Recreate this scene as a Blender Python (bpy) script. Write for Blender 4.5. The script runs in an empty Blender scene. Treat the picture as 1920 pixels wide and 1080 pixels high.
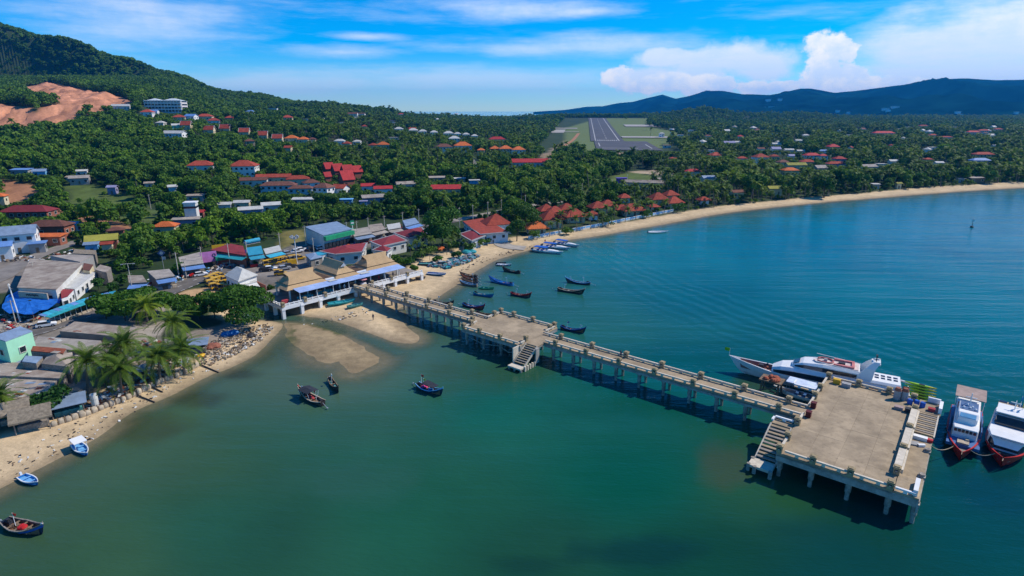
import bpy, math, random
import numpy as np
random.seed(7); rng = np.random.default_rng(7)
scene = bpy.context.scene
COL = scene.collection
R = math.radians
# ------------------------------------------------------------------ camera
F_PX, Y_HOR, CAM_H = 1105.0, 204.0, 55.0
PITCH = math.atan((540 - Y_HOR) / F_PX)
cam_d = bpy.data.cameras.new("camera"); cam = bpy.data.objects.new("camera", cam_d); COL.objects.link(cam)
cam.location = (0, 0, CAM_H); cam.rotation_euler = (math.pi / 2 - PITCH, 0, 0)
cam_d.sensor_width = 36; cam_d.lens = 36 * F_PX / 1920; cam_d.clip_start = 1; cam_d.clip_end = 60000
scene.camera = cam
SP, CP = math.sin(PITCH), math.cos(PITCH)
def ray(x, y):
    dx = (x - 960) / F_PX; v = (540 - y) / F_PX
    return dx, SP * v + CP, CP * v - SP
def at(x, y, z=0.0):
    dx, dy, dz = ray(x, y); t = (z - CAM_H) / dz
    return np.array([dx * t, dy * t, z])
def proj(X, Y, Z):
    Zc = Z - CAM_H
    dep = Y * CP - Zc * SP; up = Y * SP + Zc * CP
    return 960 + F_PX * X / dep, 540 - F_PX * up / dep
def zat(x, y, Y):
    dx, dy, dz = ray(x, y); return CAM_H + Y * dz / dy
# ------------------------------------------------------------------ node helpers
class NT:
    def __init__(s, tree): s.t = tree; s.n = tree.nodes; s.l = tree.links
    def new(s, typ, **kw):
        n = s.n.new(typ)
        for k, v in kw.items(): setattr(n, k, v)
        return n
    def put(s, sock, v):
        if hasattr(v, 'is_output'): s.l.new(v, sock)
        else: sock.default_value = v
    def m(s, op, a, b=None, c=None, clamp=False):
        n = s.new('ShaderNodeMath', operation=op, use_clamp=clamp)
        s.put(n.inputs[0], a)
        if b is not None: s.put(n.inputs[1], b)
        if c is not None: s.put(n.inputs[2], c)
        return n.outputs[0]
    def vm(s, op, a, b=None):
        n = s.new('ShaderNodeVectorMath', operation=op); s.put(n.inputs[0], a)
        if b is not None: s.put(n.inputs[1], b)
        return n.outputs[0]
    def mix(s, f, a, b, blend='MIX'):
        n = s.new('ShaderNodeMix', data_type='RGBA', blend_type=blend)
        s.put(n.inputs['Factor'], f)
        for i, v in ((6, a), (7, b)):
            if isinstance(v, (tuple, list)): v = tuple(v)[:3] + (1,)
            s.put(n.inputs[i], v)
        return n.outputs[2]
    def noise(s, vec, scale, detail=3, rough=.55, out='Fac'):
        n = s.new('ShaderNodeTexNoise'); s.put(n.inputs['Vector'], vec)
        n.inputs['Scale'].default_value = scale; n.inputs['Detail'].default_value = detail; n.inputs['Roughness'].default_value = rough
        return n.outputs[out]
    def ramp(s, f, a, b, lo=0., hi=1.):
        n = s.new('ShaderNodeMapRange', interpolation_type='SMOOTHSTEP'); s.put(n.inputs[0], f)
        n.inputs[1].default_value = a; n.inputs[2].default_value = b; n.inputs[3].default_value = lo; n.inputs[4].default_value = hi
        return n.outputs[0]
# ------------------------------------------------------------------ world, sun, exposure
SUN = np.array([0.66, 0.20, 0.72]); SUN /= np.linalg.norm(SUN)
SUN_EL = math.asin(SUN[2]); SUN_AZ = math.atan2(SUN[0], SUN[1])
world = bpy.data.worlds.new("World"); scene.world = world; world.use_nodes = True
w = NT(world.node_tree); w.n.clear()
sky = w.new('ShaderNodeTexSky', sky_type='NISHITA', sun_disc=False, sun_elevation=SUN_EL, sun_rotation=SUN_AZ, altitude=50, air_density=0.8, dust_density=0.0, ozone_density=5.0)
hs = w.new('ShaderNodeHueSaturation'); w.l.new(sky.outputs[0], hs.inputs['Color'])
hs.inputs['Saturation'].default_value = 1.75; hs.inputs['Hue'].default_value = 0.5; hs.inputs['Value'].default_value = 1.05
geo = w.new('ShaderNodeTexCoord')
sep = w.new('ShaderNodeSeparateXYZ'); w.l.new(geo.outputs['Generated'], sep.inputs[0])
AZ = w.m('ARCTAN2', sep.outputs[0], sep.outputs[1]); EL = w.m('ARCSINE', sep.outputs[2])
def azel(x, y):
    d = np.array(ray(x, y)); d /= np.linalg.norm(d); return math.atan2(d[0], d[1]), math.asin(d[2])
cmb = w.new('ShaderNodeCombineXYZ'); w.l.new(AZ, cmb.inputs[0]); w.l.new(EL, cmb.inputs[1])
AE = cmb.outputs[0]
def stretch(sx, sy, off=0.):
    c = w.new('ShaderNodeCombineXYZ'); w.put(c.inputs[0], w.m('MULTIPLY', AZ, sx)); w.put(c.inputs[1], w.m('MULTIPLY', EL, sy)); c.inputs[2].default_value = off
    return c.outputs[0]
def blobs(lst):
    acc = None
    for x, y, rx, ry in lst:
        a, e = azel(x, y)
        u = w.m('DIVIDE', w.m('SUBTRACT', AZ, a), rx / F_PX); v = w.m('DIVIDE', w.m('SUBTRACT', EL, e), ry / F_PX)
        q = w.m('SUBTRACT', 1., w.m('SQRT', w.m('ADD', w.m('MULTIPLY', u, u), w.m('MULTIPLY', v, v))))
        acc = q if acc is None else w.m('SMOOTH_MAX', acc, q, .12)
    return acc
puff = w.noise(stretch(38, 44), 1., 7, .6)
puffB = w.noise(stretch(16, 20, 4.), 1., 5, .55)
# crisp cumulus: the tower and the low row in front of the anvils
cum = blobs([(1552, 88, 46, 26), (1580, 96, 30, 24), (1548, 122, 36, 40), (1562, 150, 60, 34), (1160, 146, 38, 22), (1205, 158, 60, 22), (1262, 150, 48, 22), (1325, 160, 62, 26), (1420, 166, 46, 14), (1466, 162, 40, 13), (1640, 160, 56, 18), (1690, 152, 34, 12)])
cum_m = w.ramp(w.m('ADD', cum, w.m('MULTIPLY', w.m('SUBTRACT', puff, .52), 1.5)), .02, .34)
anv = blobs([(1360, 112, 150, 36), (1270, 108, 110, 22), (1420, 122, 90, 40), (1310, 136, 90, 44), (1230, 150, 110, 30)])
wisp = w.noise(stretch(9, 60, 3.), 1., 6, .65)
anv_m = w.m('MULTIPLY', w.ramp(w.m('ADD', anv, w.m('ADD', w.m('MULTIPLY', w.m('SUBTRACT', puffB, .5), 1.0), w.m('MULTIPLY', w.m('SUBTRACT', puff, .5), .5))), .05, .62), w.ramp(wisp, .15, .6, .72, .97))
rgt = blobs([(1780, 100, 230, 62), (1950, 70, 260, 70), (2100, 90, 300, 120), (1900, 130, 330, 60), (2500, 60, 400, 160)])
rgt_m = w.m('MULTIPLY', w.ramp(w.m('ADD', rgt, w.m('MULTIPLY', w.m('SUBTRACT', w.noise(stretch(7, 26, 9.), 1., 5, .6), .5), 1.1)), .0, .6), w.ramp(wisp, .15, .6, .7, .95))
cir = w.noise(stretch(3.2, 24, 2.), 1., 6, .62)
cir_m = w.m('MULTIPLY', w.ramp(cir, .5, .85), .4)
band = blobs([(1120, 88, 330, 34), (980, 92, 260, 20), (640, 98, 170, 16), (690, 68, 90, 9), (960, 16, 260, 26), (1090, 22, 130, 14), (540, 160, 520, 44), (900, 150, 420, 40), (250, 40, 230, 60)])
band_m = w.m('MULTIPLY', w.ramp(w.m('ADD', band, w.m('MULTIPLY', w.m('SUBTRACT', w.noise(stretch(6, 34, 5.), 1., 6, .62), .5), 1.6)), .0, 1.15), .62)
thin = w.m('MAXIMUM', w.m('MULTIPLY', cir_m, w.ramp(EL, .0, .1)), band_m)
soft = w.m('MAXIMUM', w.m('MAXIMUM', anv_m, rgt_m), thin)
mask = w.m('MULTIPLY', w.m('MAXIMUM', soft, w.m('MULTIPLY', cum_m, .97)), w.ramp(EL, -.01, .02))
lump = w.ramp(w.noise(stretch(26, 30, 7.), 1., 5, .6), .35, .66)
ccol = w.mix(w.m('MULTIPLY', w.m('MAXIMUM', cum_m, w.m('MULTIPLY', w.ramp(EL, .05, .13), .7)), lump), (.70, .81, .97), (1., .97, .94))
bg1 = w.new('ShaderNodeBackground'); w.l.new(w.mix(1., hs.outputs[0], (.70, .87, .93), 'MULTIPLY'), bg1.inputs[0]); bg1.inputs[1].default_value = 0.15
bg2 = w.new('ShaderNodeBackground'); w.l.new(ccol, bg2.inputs[0]); bg2.inputs[1].default_value = 1.05
mx = w.new('ShaderNodeMixShader'); w.l.new(mask, mx.inputs[0]); w.l.new(bg1.outputs[0], mx.inputs[1]); w.l.new(bg2.outputs[0], mx.inputs[2])
wo = w.new('ShaderNodeOutputWorld'); w.l.new(mx.outputs[0], wo.inputs[0])
sun_d = bpy.data.lights.new("sun", 'SUN'); sun_d.energy = 4.0; sun_d.angle = R(0.55); sun_d.color = (1, .92, .79)
sun = bpy.data.objects.new("sun", sun_d); COL.objects.link(sun)
from mathutils import Vector, Matrix
sun.rotation_euler = Vector(SUN).to_track_quat('Z', 'Y').to_euler(); sun.location = (200, 60, 400)
scene.view_settings.view_transform = 'Standard'; scene.view_settings.look = 'None'
scene.view_settings.exposure = 0.22; scene.view_settings.gamma = 1.0; scene.view_settings.use_curve_mapping = False
scene.cycles.max_bounces = 6; scene.cycles.transparent_max_bounces = 12; scene.cycles.volume_bounces = 0
scene.cycles.caustics_reflective = False; scene.cycles.caustics_refractive = False
# ------------------------------------------------------------------ materials
def s2l(c): return tuple((x / 12.92 if x <= .04045 else ((x + .055) / 1.055) ** 2.4) for x in c)
MATS = {}
def mat(name, col, rough=.8, var=.18, scale=.7, bump=0., metal=0., spec=.3, corr=0., col2=None, dirt=0., rnd=.07):
    if name in MATS: return MATS[name]
    m = bpy.data.materials.new(name); m.use_nodes = True; t = NT(m.node_tree); b = t.n['Principled BSDF']
    g = t.new('ShaderNodeNewGeometry'); pos = g.outputs['Position']
    f = t.noise(pos, scale, 5, .62)
    hi = tuple(min(1, c * (1 + var)) for c in col); lo = tuple(c * (1 - var) for c in (col2 or col))
    c = t.mix(t.ramp(f, .3, .7), lo, hi)
    if dirt:
        d = t.ramp(t.noise(pos, scale * 4.3, 6, .7), .52, .72)
        c = t.mix(t.m('MULTIPLY', d, dirt), c, tuple(x * .45 for x in col))
    oi = t.new('ShaderNodeObjectInfo'); c = t.mix(1., c, t.mix(oi.outputs['Random'], (1 - rnd,) * 3, (1 + rnd,) * 3), 'MULTIPLY')
    t.put(b.inputs['Base Color'], c); b.inputs['Roughness'].default_value = rough; b.inputs['Metallic'].default_value = metal
    b.inputs['Specular IOR Level'].default_value = spec
    h = None
    if corr:
        tc = t.new('ShaderNodeTexCoord'); wv = t.new('ShaderNodeTexWave', wave_type='BANDS', bands_direction='X'); t.l.new(tc.outputs['Object'], wv.inputs[0])
        wv.inputs['Scale'].default_value = corr; h = wv.outputs[1]
    if bump or corr:
        bp = t.new('ShaderNodeBump'); bp.inputs['Strength'].default_value = bump or .35; bp.inputs['Distance'].default_value = .08
        t.put(bp.inputs['Height'], h if h is not None else t.noise(pos, scale * 9, 5, .6)); t.l.new(bp.outputs[0], b.inputs['Normal'])
    MATS[name] = m; return m
def glass(name='window_glass', col=(.02, .03, .04)): return mat(name, col, rough=.08, var=.25, scale=1.5, spec=.6)
def foliage(name, a, b_, c_):
    m = bpy.data.materials.new(name); m.use_nodes = True; t = NT(m.node_tree); b = t.n['Principled BSDF']
    oi = t.new('ShaderNodeObjectInfo'); g = t.new('ShaderNodeNewGeometry')
    k = t.mix(oi.outputs['Random'], a, b_)
    k = t.mix(t.m('MULTIPLY', g.outputs['Random Per Island'], .75), k, c_)
    k = t.mix(1., k, t.mix(t.ramp(t.noise(g.outputs['Position'], .014, 4, .6), .3, .7), (.60, .70, .90), (1.5, 1.35, .9)), 'MULTIPLY')
    t.put(b.inputs['Base Color'], k); b.inputs['Roughness'].default_value = .65; b.inputs['Specular IOR Level'].default_value = .25
    tr = t.new('ShaderNodeBsdfTranslucent'); t.put(tr.inputs[0], k); ms = t.new('ShaderNodeMixShader'); ms.inputs[0].default_value = .3
    t.l.new(b.outputs[0], ms.inputs[1]); t.l.new(tr.outputs[0], ms.inputs[2]); t.l.new(ms.outputs[0], t.n['Material Output'].inputs[0])
    return m
M = dict(
 concrete=mat('pier_concrete', (.345, .268, .175), .9, .22, .35, .25, dirt=.5), conc_pale=mat('rail_concrete', (.60, .53, .42), .85, .14, 1.2, .2, dirt=.3),
 conc_dark=mat('beam_concrete', (.34, .32, .29), .9, .25, .9, .2, dirt=.5), pile=mat('pile_concrete', (.30, .27, .23), .9, .35, 1.3, .3, dirt=.6),
 pillar=mat('pillar_ochre', (.33, .26, .15), .9, .3, 2.2, .2, dirt=.4), white=mat('white_paint', (.78, .78, .77), .5, .05, .8, dirt=.08),
 offwhite=mat('offwhite_wall', (.62, .61, .57), .8, .1, .4, dirt=.15), dark=mat('dark_metal', (.03, .03, .035), .6, .3, 2), glass=glass(),
 black=mat('black_rubber', (.012, .012, .013), .7), wood=mat('weathered_wood', (.20, .14, .09), .9, .35, 2.5, .3), woodgrey=mat('grey_wood', (.24, .21, .18), .9, .3, 2.5, .3),
 tan=mat('tan_roof', (.46, .31, .165), .85, .09, .5, corr=2.2), tandark=mat('roof_fascia_brown', (.10, .06, .035), .8), awn=mat('blue_awning', (.31, .43, .70), .55, .1, .5, corr=2.5),
 red=mat('red_paint', (.50, .02, .015), .45, .15, 1), redroof=mat('red_tile_roof', (.33, .055, .03), .85, .22, .5, corr=3, dirt=.4, rnd=.16), orange=mat('orange_tile_roof', (.55, .13, .03), .8, .2, .5, corr=3, dirt=.4, rnd=.16),
 maroon=mat('maroon_roof', (.24, .03, .035), .8, .12, .5, corr=2.5, dirt=.4, rnd=.16), brown=mat('brown_roof', (.16, .065, .045), .85, .2, .6, corr=3, dirt=.4, rnd=.16), crimson=mat('crimson_roof', (.42, .03, .03), .75, .15, .5, corr=3, dirt=.4, rnd=.16),
 greyroof=mat('grey_sheet_roof', (.34, .30, .26), .85, .2, .35, corr=2.2, dirt=.4), fibre=mat('fibre_cement_roof', (.34, .295, .245), .92, .2, .3, corr=2.2, dirt=.45, col2=(.27, .21, .17)), paleroof=mat('pale_sheet_roof', (.50, .50, .47), .7, .12, .5, corr=2.2, dirt=.2),
 blueroof=mat('blue_sheet_roof', (.12, .24, .50), .6, .12, .5, corr=2.2, dirt=.4, rnd=.16), steelroof=mat('steel_blue_roof', (.22, .30, .42), .55, .15, .5, corr=2.2, dirt=.4, rnd=.16), tealroof=mat('teal_sheet_roof', (.04, .33, .48), .6, .1, .5, corr=2.2, dirt=.4, rnd=.16),
 yelroof=mat('olive_yellow_roof', (.33, .31, .05), .8, .15, .5, corr=2.2, dirt=.4, rnd=.16), rust=mat('rusty_sheet', (.25, .07, .035), .9, .3, 1, corr=2.2), tarp=mat('blue_tarpaulin', (.015, .12, .46), .5, .2, .8, .3),
 mint=mat('mint_wall', (.36, .72, .50), .8, .05, .6), cream=mat('cream_wall', (.60, .52, .34), .8, .08, .6), yellow=mat('yellow_paint', (.62, .36, .02), .4, .1, 1), blue=mat('blue_paint', (.02, .10, .42), .45, .15, 1),
 teal=mat('teal_paint', (.03, .30, .34), .5, .2, 1), green=mat('green_paint', (.02, .28, .13), .5, .15, 1), pink=mat('pink_board', (.60, .22, .50), .6, .1, 1), palewall=mat('pale_blue_wall', (.50, .55, .60), .8, .08, .6, dirt=.2), lblue=mat('light_blue_paint', (.16, .42, .72), .6, .12, .8),
 asphalt=mat('asphalt', (.135, .122, .108), .95, .2, .3, .1, dirt=.2), slabgrey=mat('old_concrete_slab', (.26, .23, .195), .95, .2, .25, .15, dirt=.3), line=mat('road_line', (.6, .6, .58), .8), trunk=mat('palm_trunk', (.21, .17, .13), .95, .25, 3, .3),
 bark=mat('bark', (.085, .065, .045), .95, .3, 3, .3), deckwood=mat('boat_boards', (.19, .10, .055), .8, .3, 3, .1), hullnavy=mat('navy_hull', (.02, .035, .075), .4, .2, 1), hullblack=mat('tarred_hull', (.035, .027, .025), .6, .3, 1.5),
 hullblue=mat('bright_blue_hull', (.015, .16, .42), .4, .15, 1), redsoil=mat('red_earth', (.34, .16, .08), .95, .2, .3, .2), net=mat('net_teal', (.07, .25, .25), .9, .35, 2, .4), thatch=mat('thatch', (.23, .19, .14), .95, .3, 2, .5),
 kayak=mat('kayak_lime', (.30, .50, .02), .4, .1, 2), kayaky=mat('kayak_yellow', (.55, .50, .02), .4, .1, 2), grey=mat('grey_plastic', (.33, .33, .33), .6, .12, 2), lilac=mat('lilac_roof', (.28, .27, .42), .7, .15, .5), purple=mat('purple_panel', (.12, .07, .40), .6),
 sandbag=mat('sandbag', (.46, .38, .28), .95, .2, 2, .4, dirt=.4), skin=mat('skin', (.30, .17, .11), .6), cloth=mat('dark_cloth', (.05, .05, .07), .9), clothr=mat('red_cloth', (.40, .05, .06), .9), silver=mat('silver_paint', (.45, .46, .48), .3, .05, 1, metal=.3),
 brick=mat('brick_wall', (.30, .11, .07), .9, .15, 3, .2), rope=mat('rope', (.40, .34, .24), .9), screen=mat('solar_glass', (.02, .022, .03), .2), hotel=mat('hotel_wall', (.66, .62, .62), .8, .06, .5), boatdeck=mat('boat_blue_deck', (.05, .14, .34), .5, .15, 1),
)
M['leaf'] = foliage('broad_leaves', (.074, .178, .012), (.026, .105, .014), (.135, .225, .016))
M['leafnear'] = foliage('glossy_leaves', (.034, .110, .008), (.024, .085, .008), (.065, .150, .010))
M['frond'] = foliage('palm_fronds', (.078, .155, .014), (.048, .122, .014), (.15, .205, .018))
M['lime'] = foliage('lime_leaves', (.16, .24, .015), (.14, .22, .02), (.2, .26, .03))
M['bright'] = foliage('bright_leaves', (.035, .115, .010), (.03, .1, .012), (.055, .15, .018))
# ------------------------------------------------------------------ mesh helpers
class MB:
    def __init__(s): s.v = []; s.f = []
    def add(s, vs, fs):
        o = len(s.v); s.v += [tuple(map(float, p)) for p in vs]; s.f += [tuple(i + o for i in f) for f in fs]; return s
    def box(s, c, d, rz=0., taper=1., rx=0., ry=0.):
        x, y, z = (q / 2 for q in d); vs = []
        mt = Matrix.Rotation(rz, 3, 'Z') @ Matrix.Rotation(ry, 3, 'Y') @ Matrix.Rotation(rx, 3, 'X')
        for k in (-1, 1):
            tp = 1 if k < 0 else taper
            for i, j in ((-1, -1), (1, -1), (1, 1), (-1, 1)):
                p = mt @ Vector((i * x * tp, j * y * tp, k * z)); vs.append((p[0] + c[0], p[1] + c[1], p[2] + c[2]))
        return s.add(vs, [(3, 2, 1, 0), (4, 5, 6, 7), (0, 1, 5, 4), (1, 2, 6, 5), (2, 3, 7, 6), (3, 0, 4, 7)])
    def prism(s, poly, z0, z1):
        n = len(poly); vs = [(p[0], p[1], z0) for p in poly] + [(p[0], p[1], z1) for p in poly]
        return s.add(vs, [tuple(range(n))[::-1], tuple(range(n, 2 * n))] + [(i, (i + 1) % n, (i + 1) % n + n, i + n) for i in range(n)])
    def tube(s, a, b, r0, r1=None, n=6):
        r1 = r0 if r1 is None else r1; a = Vector(a); b = Vector(b); d = (b - a).normalized()
        e = d.orthogonal().normalized(); g = d.cross(e); vs = []
        for p, r in ((a, r0), (b, r1)):
            for i in range(n):
                t = 2 * math.pi * i / n; vs.append(p + e * math.cos(t) * r + g * math.sin(t) * r)
        return s.add(vs, [tuple(range(n))[::-1], tuple(range(n, 2 * n))] + [(i, (i + 1) % n, (i + 1) % n + n, i + n) for i in range(n)])
    def loft(s, rings, cap=True, close=True):
        n = len(rings[0]); o = len(s.v); vs = [p for r in rings for p in r]; fs = []
        for k in range(len(rings) - 1):
            for i in range(n if close else n - 1):
                j = (i + 1) % n; fs.append((k * n + i, k * n + j, (k + 1) * n + j, (k + 1) * n + i))
        if cap: fs += [tuple(range(n))[::-1], tuple(range((len(rings) - 1) * n, len(rings) * n))]
        return s.add(vs, fs)
    def sphere(s, c, r, n=8, m=5, sz=1.):
        rings = []
        for k in range(m + 1):
            t = -math.pi / 2 + math.pi * k / m; rr = max(.02, math.cos(t)) * r
            rings.append([(c[0] + rr * math.cos(2 * math.pi * i / n), c[1] + rr * math.sin(2 * math.pi * i / n), c[2] + r * sz * math.sin(t)) for i in range(n)])
        return s.loft(rings)
    def mesh(s, name, m, smooth=False):
        me = bpy.data.meshes.new(name); me.from_pydata(s.v, [], s.f)
        for k in (m if isinstance(m, (list, tuple)) else [m]): me.materials.append(k)
        if smooth: me.polygons.foreach_set('use_smooth', [True] * len(me.polygons))
        me.update(); return me
    def build(s, name, m, parent=None, loc=None, rz=0., smooth=False):
        o = bpy.data.objects.new(name, s.mesh(name, m, smooth)); COL.objects.link(o)
        if parent is not None: o.parent = parent
        if loc is not None: o.location = [float(q) for q in loc]
        if rz: o.rotation_euler = (0, 0, rz)
        return o
def tag(o, label=None, cat=None, group=None, kind=None):
    if label: o['label'] = label
    if cat: o['category'] = cat
    if group: o['group'] = group
    if kind: o['kind'] = kind
    return o
def thing(name, label, cat, loc=(0, 0, 0), rz=0., group=None):
    o = bpy.data.objects.new(name, None); COL.objects.link(o); o.location = [float(q) for q in loc]; o.rotation_euler = (0, 0, rz)
    o.empty_display_size = .5; return tag(o, label, cat, group)
CH = {}
def inst(me, name, parent=None, loc=(0, 0, 0), rz=0., sc=None):
    o = bpy.data.objects.new(name, me); COL.objects.link(o)
    if parent is not None: o.parent = parent
    o.location = [float(q) for q in loc]; o.rotation_euler = (0, 0, rz)
    if sc is not None: o.scale = (sc,) * 3 if isinstance(sc, (int, float)) else sc
    return o
def dup(root, loc, rz, label=None, group=None, sc=None):
    def cp(o, par):
        c = o.copy(); COL.objects.link(c)
        if par is not None: c.parent = par
        for k in list(o.children): cp(k, c)
        return c
    r = cp(root, None); r.location = [float(q) for q in loc]; r.rotation_euler = (0, 0, rz)
    if label: r['label'] = label
    if group: r['group'] = group
    if sc: r.scale = (sc,) * 3
    return r
# ------------------------------------------------------------------ terrain
def seg_dist(P, poly, closed=True):
    P = np.asarray(P); best = np.full(len(P), 1e18); n = len(poly)
    for i in range(n if closed else n - 1):
        a = poly[i]; b = poly[(i + 1) % n]; d = b - a; L = d @ d + 1e-12
        t = np.clip(((P - a) @ d) / L, 0, 1); q = a + t[:, None] * d
        best = np.minimum(best, ((P - q) ** 2).sum(1))
    return np.sqrt(best)
def inside(P, poly):
    P = np.asarray(P); r = np.zeros(len(P), bool); n = len(poly)
    for i in range(n):
        a = poly[i]; b = poly[(i + 1) % n]
        if a[1] == b[1]: continue
        c = ((a[1] > P[:, 1]) != (b[1] > P[:, 1])) & (P[:, 0] < (b[0] - a[0]) * (P[:, 1] - a[1]) / (b[1] - a[1]) + a[0]); r ^= c
    return r
def sdf(P, poly):
    d = seg_dist(P, poly); return np.where(inside(P, poly), d, -d)
def wpoly(pts, z=0.): return np.array([at(x, y, z)[:2] for x, y in pts])
SHORE_PX = [(-420, 1120), (0, 915), (60, 885), (110, 860), (180, 822), (250, 772), (330, 737), (395, 703), (430, 690), (480, 664), (512, 632), (531, 610), (505, 597), (478, 591), (505, 588), (560, 599), (597, 600), (640, 607), (680, 625), (717, 637), (772, 644), (785, 632), (767, 617), (750, 597), (742, 582), (775, 568), (812, 562), (830, 551), (860, 532), (890, 510), (925, 490), (960, 478), (1000, 467), (1050, 453), (1110, 444), (1180, 432), (1260, 418), (1350, 401), (1450, 389), (1550, 379), (1650, 371), (1760, 362), (1920, 352), (2300, 333)]
def smooth_line(p, k=4):
    out = []
    n = len(p)
    for i in range(n - 1):
        p0, p1, p2, p3 = p[max(i - 1, 0)], p[i], p[i + 1], p[min(i + 2, n - 1)]
        for j in range(k):
            t = j / k; out.append(.5 * ((2 * p1) + (-p0 + p2) * t + (2 * p0 - 5 * p1 + 4 * p2 - p3) * t * t + (-p0 + 3 * p1 - 3 * p2 + p3) * t ** 3))
    out.append(p[-1]); return np.array(out)
shore_line = smooth_line(wpoly(SHORE_PX), 3)
LAND = np.vstack([shore_line, [[9000, 900], [9000, 60000], [-9000, 60000], [-9000, 20]]])
BAR_A = smooth_line(wpoly([(535, 607), (580, 605), (630, 616), (662, 637), (690, 655), (716, 668), (712, 681), (687, 693), (660, 700), (645, 688), (638, 676), (612, 680), (575, 663), (545, 636), (535, 607)]), 3)
CHAN = smooth_line(wpoly([(470, 591), (520, 594), (560, 601), (600, 607), (650, 624), (700, 643), (745, 662)]), 3)
COLS = {
 -700: [(300, 400), (420, 320), (560, 230), (760, 60), (950, -20), (1400, -80), (1900, -40)],
 -250: [(345, 388), (460, 300), (600, 235), (740, 125), (930, 60), (1400, 5), (1900, 40)],
 0: [(345, 388), (480, 300), (620, 252), (665, 240), (700, 205), (760, 168), (950, 97), (1400, 44), (1900, 70)],
 150: [(345, 388), (480, 302), (640, 247), (680, 232), (715, 205), (770, 170), (900, 130), (1400, 75), (1800, 92)],
 250: [(345, 388), (480, 305), (660, 240), (710, 222), (760, 200), (900, 164), (1450, 113), (1900, 128)],
 330: [(345, 388), (480, 310), (700, 232), (800, 212), (1000, 188), (1500, 146), (1900, 160)],
 450: [(360, 380), (430, 335), (520, 295), (650, 258), (800, 232), (1100, 213), (1600, 183), (2000, 196)],
 600: [(400, 360), (500, 318), (620, 275), (800, 243), (1100, 226), (1500, 203), (1900, 211), (2600, 219)],
 700: [(420, 355), (520, 316), (700, 268), (1000, 240), (1400, 223), (1600, 208), (2000, 215), (2600, 221)],
 800: [(440, 345), (550, 315), (750, 274), (1100, 248), (1600, 229), (2000, 221), (2400, 223), (2700, 226)],
 930: [(450, 342), (620, 303), (850, 272), (1100, 252), (1600, 235), (2000, 228), (2350, 225), (2650, 228)],
1060: [(460, -3.0), (650, -3.2), (900, -3.4), (1039, -3.6), (1975, 222), (2250, 220.5), (2600, 222)],
 1220: [(460, -3.0), (650, -3.2), (900, -3.4), (1039, -3.6), (1975, 222), (2250, 220.5), (2600, 222)],
 1320: [(560, -3.5), (850, -5), (1280, -7), (1800, -14), (2100, 206), (2600, 222), (3500, 222)],
 1400: [(560, -3.5), (850, -5), (1280, -7), (1800, -10), (2200, 217), (2600, 224), (3500, 224)],
 1490: [(560, -3.5), (850, -5), (1280, -7), (1850, -9), (2300, 215), (2700, 226), (3500, 224)],
 1600: [(560, -3.5), (850, -5), (1280, -7), (1890, -9), (2600, -14), (3500, -20)],
 1920: [(560, -3.5), (850, -5), (1280, -7), (1890, -9), (2600, -14), (3500, -20)],
 2600: [(560, -3.5), (850, -5), (1280, -7), (1890, -9), (2600, -14), (3500, -20)]}
YS = np.concatenate([np.linspace(0, 340, 5), np.linspace(360, 1200, 43), np.linspace(1250, 4800, 60)])
UX = []; ZT = []
for xc, prof in COLS.items():
    ys = [0, 300 if prof[0][0] > 330 else 250] + [p[0] for p in prof]; zs = [2.4, 2.6] + [zat(xc, p[1], p[0]) if (p[1] > 0 or xc < 200) else -p[1] for p in prof]
    if 560 < xc < 1250: ys += [prof[-1][0] + 200, 4800]; zs += [-3, -8]
    UX.append((xc - 960) / 1140.); ZT.append(np.interp(YS, ys, zs))
UX = np.array(UX); ZT = np.array(ZT)
def vnoise(X, Y, s, seed=0):
    x = X / s; y = Y / s; xi = np.floor(x).astype(np.int64); yi = np.floor(y).astype(np.int64); fx = x - xi; fy = y - yi
    def h(a, b): q = np.sin(a * 127.1 + b * 311.7 + seed * 74.7) * 43758.5453; return q - np.floor(q)
    fx = fx * fx * (3 - 2 * fx); fy = fy * fy * (3 - 2 * fy)
    return (h(xi, yi) * (1 - fx) + h(xi + 1, yi) * fx) * (1 - fy) + (h(xi, yi + 1) * (1 - fx) + h(xi + 1, yi + 1) * fx) * fy
def fbm(X, Y, s, seed=0, o=4):
    r = 0; a = .5
    for k in range(o): r = r + a * (vnoise(X, Y, s / 2 ** k, seed + k) - .5); a *= .55
    return r
def base_h(X, Y):
    X = np.asarray(X, float); Y = np.asarray(Y, float); u = np.clip(X / np.maximum(Y, 1), UX[0], UX[-1])
    fi = np.interp(u, UX, np.arange(len(UX))); i = np.clip(fi.astype(int), 0, len(UX) - 2); f = fi - i; f = f * f * (3 - 2 * f)
    gj = np.interp(Y, YS, np.arange(len(YS))); j = np.clip(gj.astype(int), 0, len(YS) - 2); g = gj - j
    z = (ZT[i, j] * (1 - f) + ZT[i + 1, j] * f) * (1 - g) + (ZT[i, j + 1] * (1 - f) + ZT[i + 1, j + 1] * f) * g
    hill = np.clip((z - 14) / 60, 0, 1)
    return z + fbm(X, Y, 160, 3) * 26 * hill + fbm(X, Y, 50, 9) * 9 * hill
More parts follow.
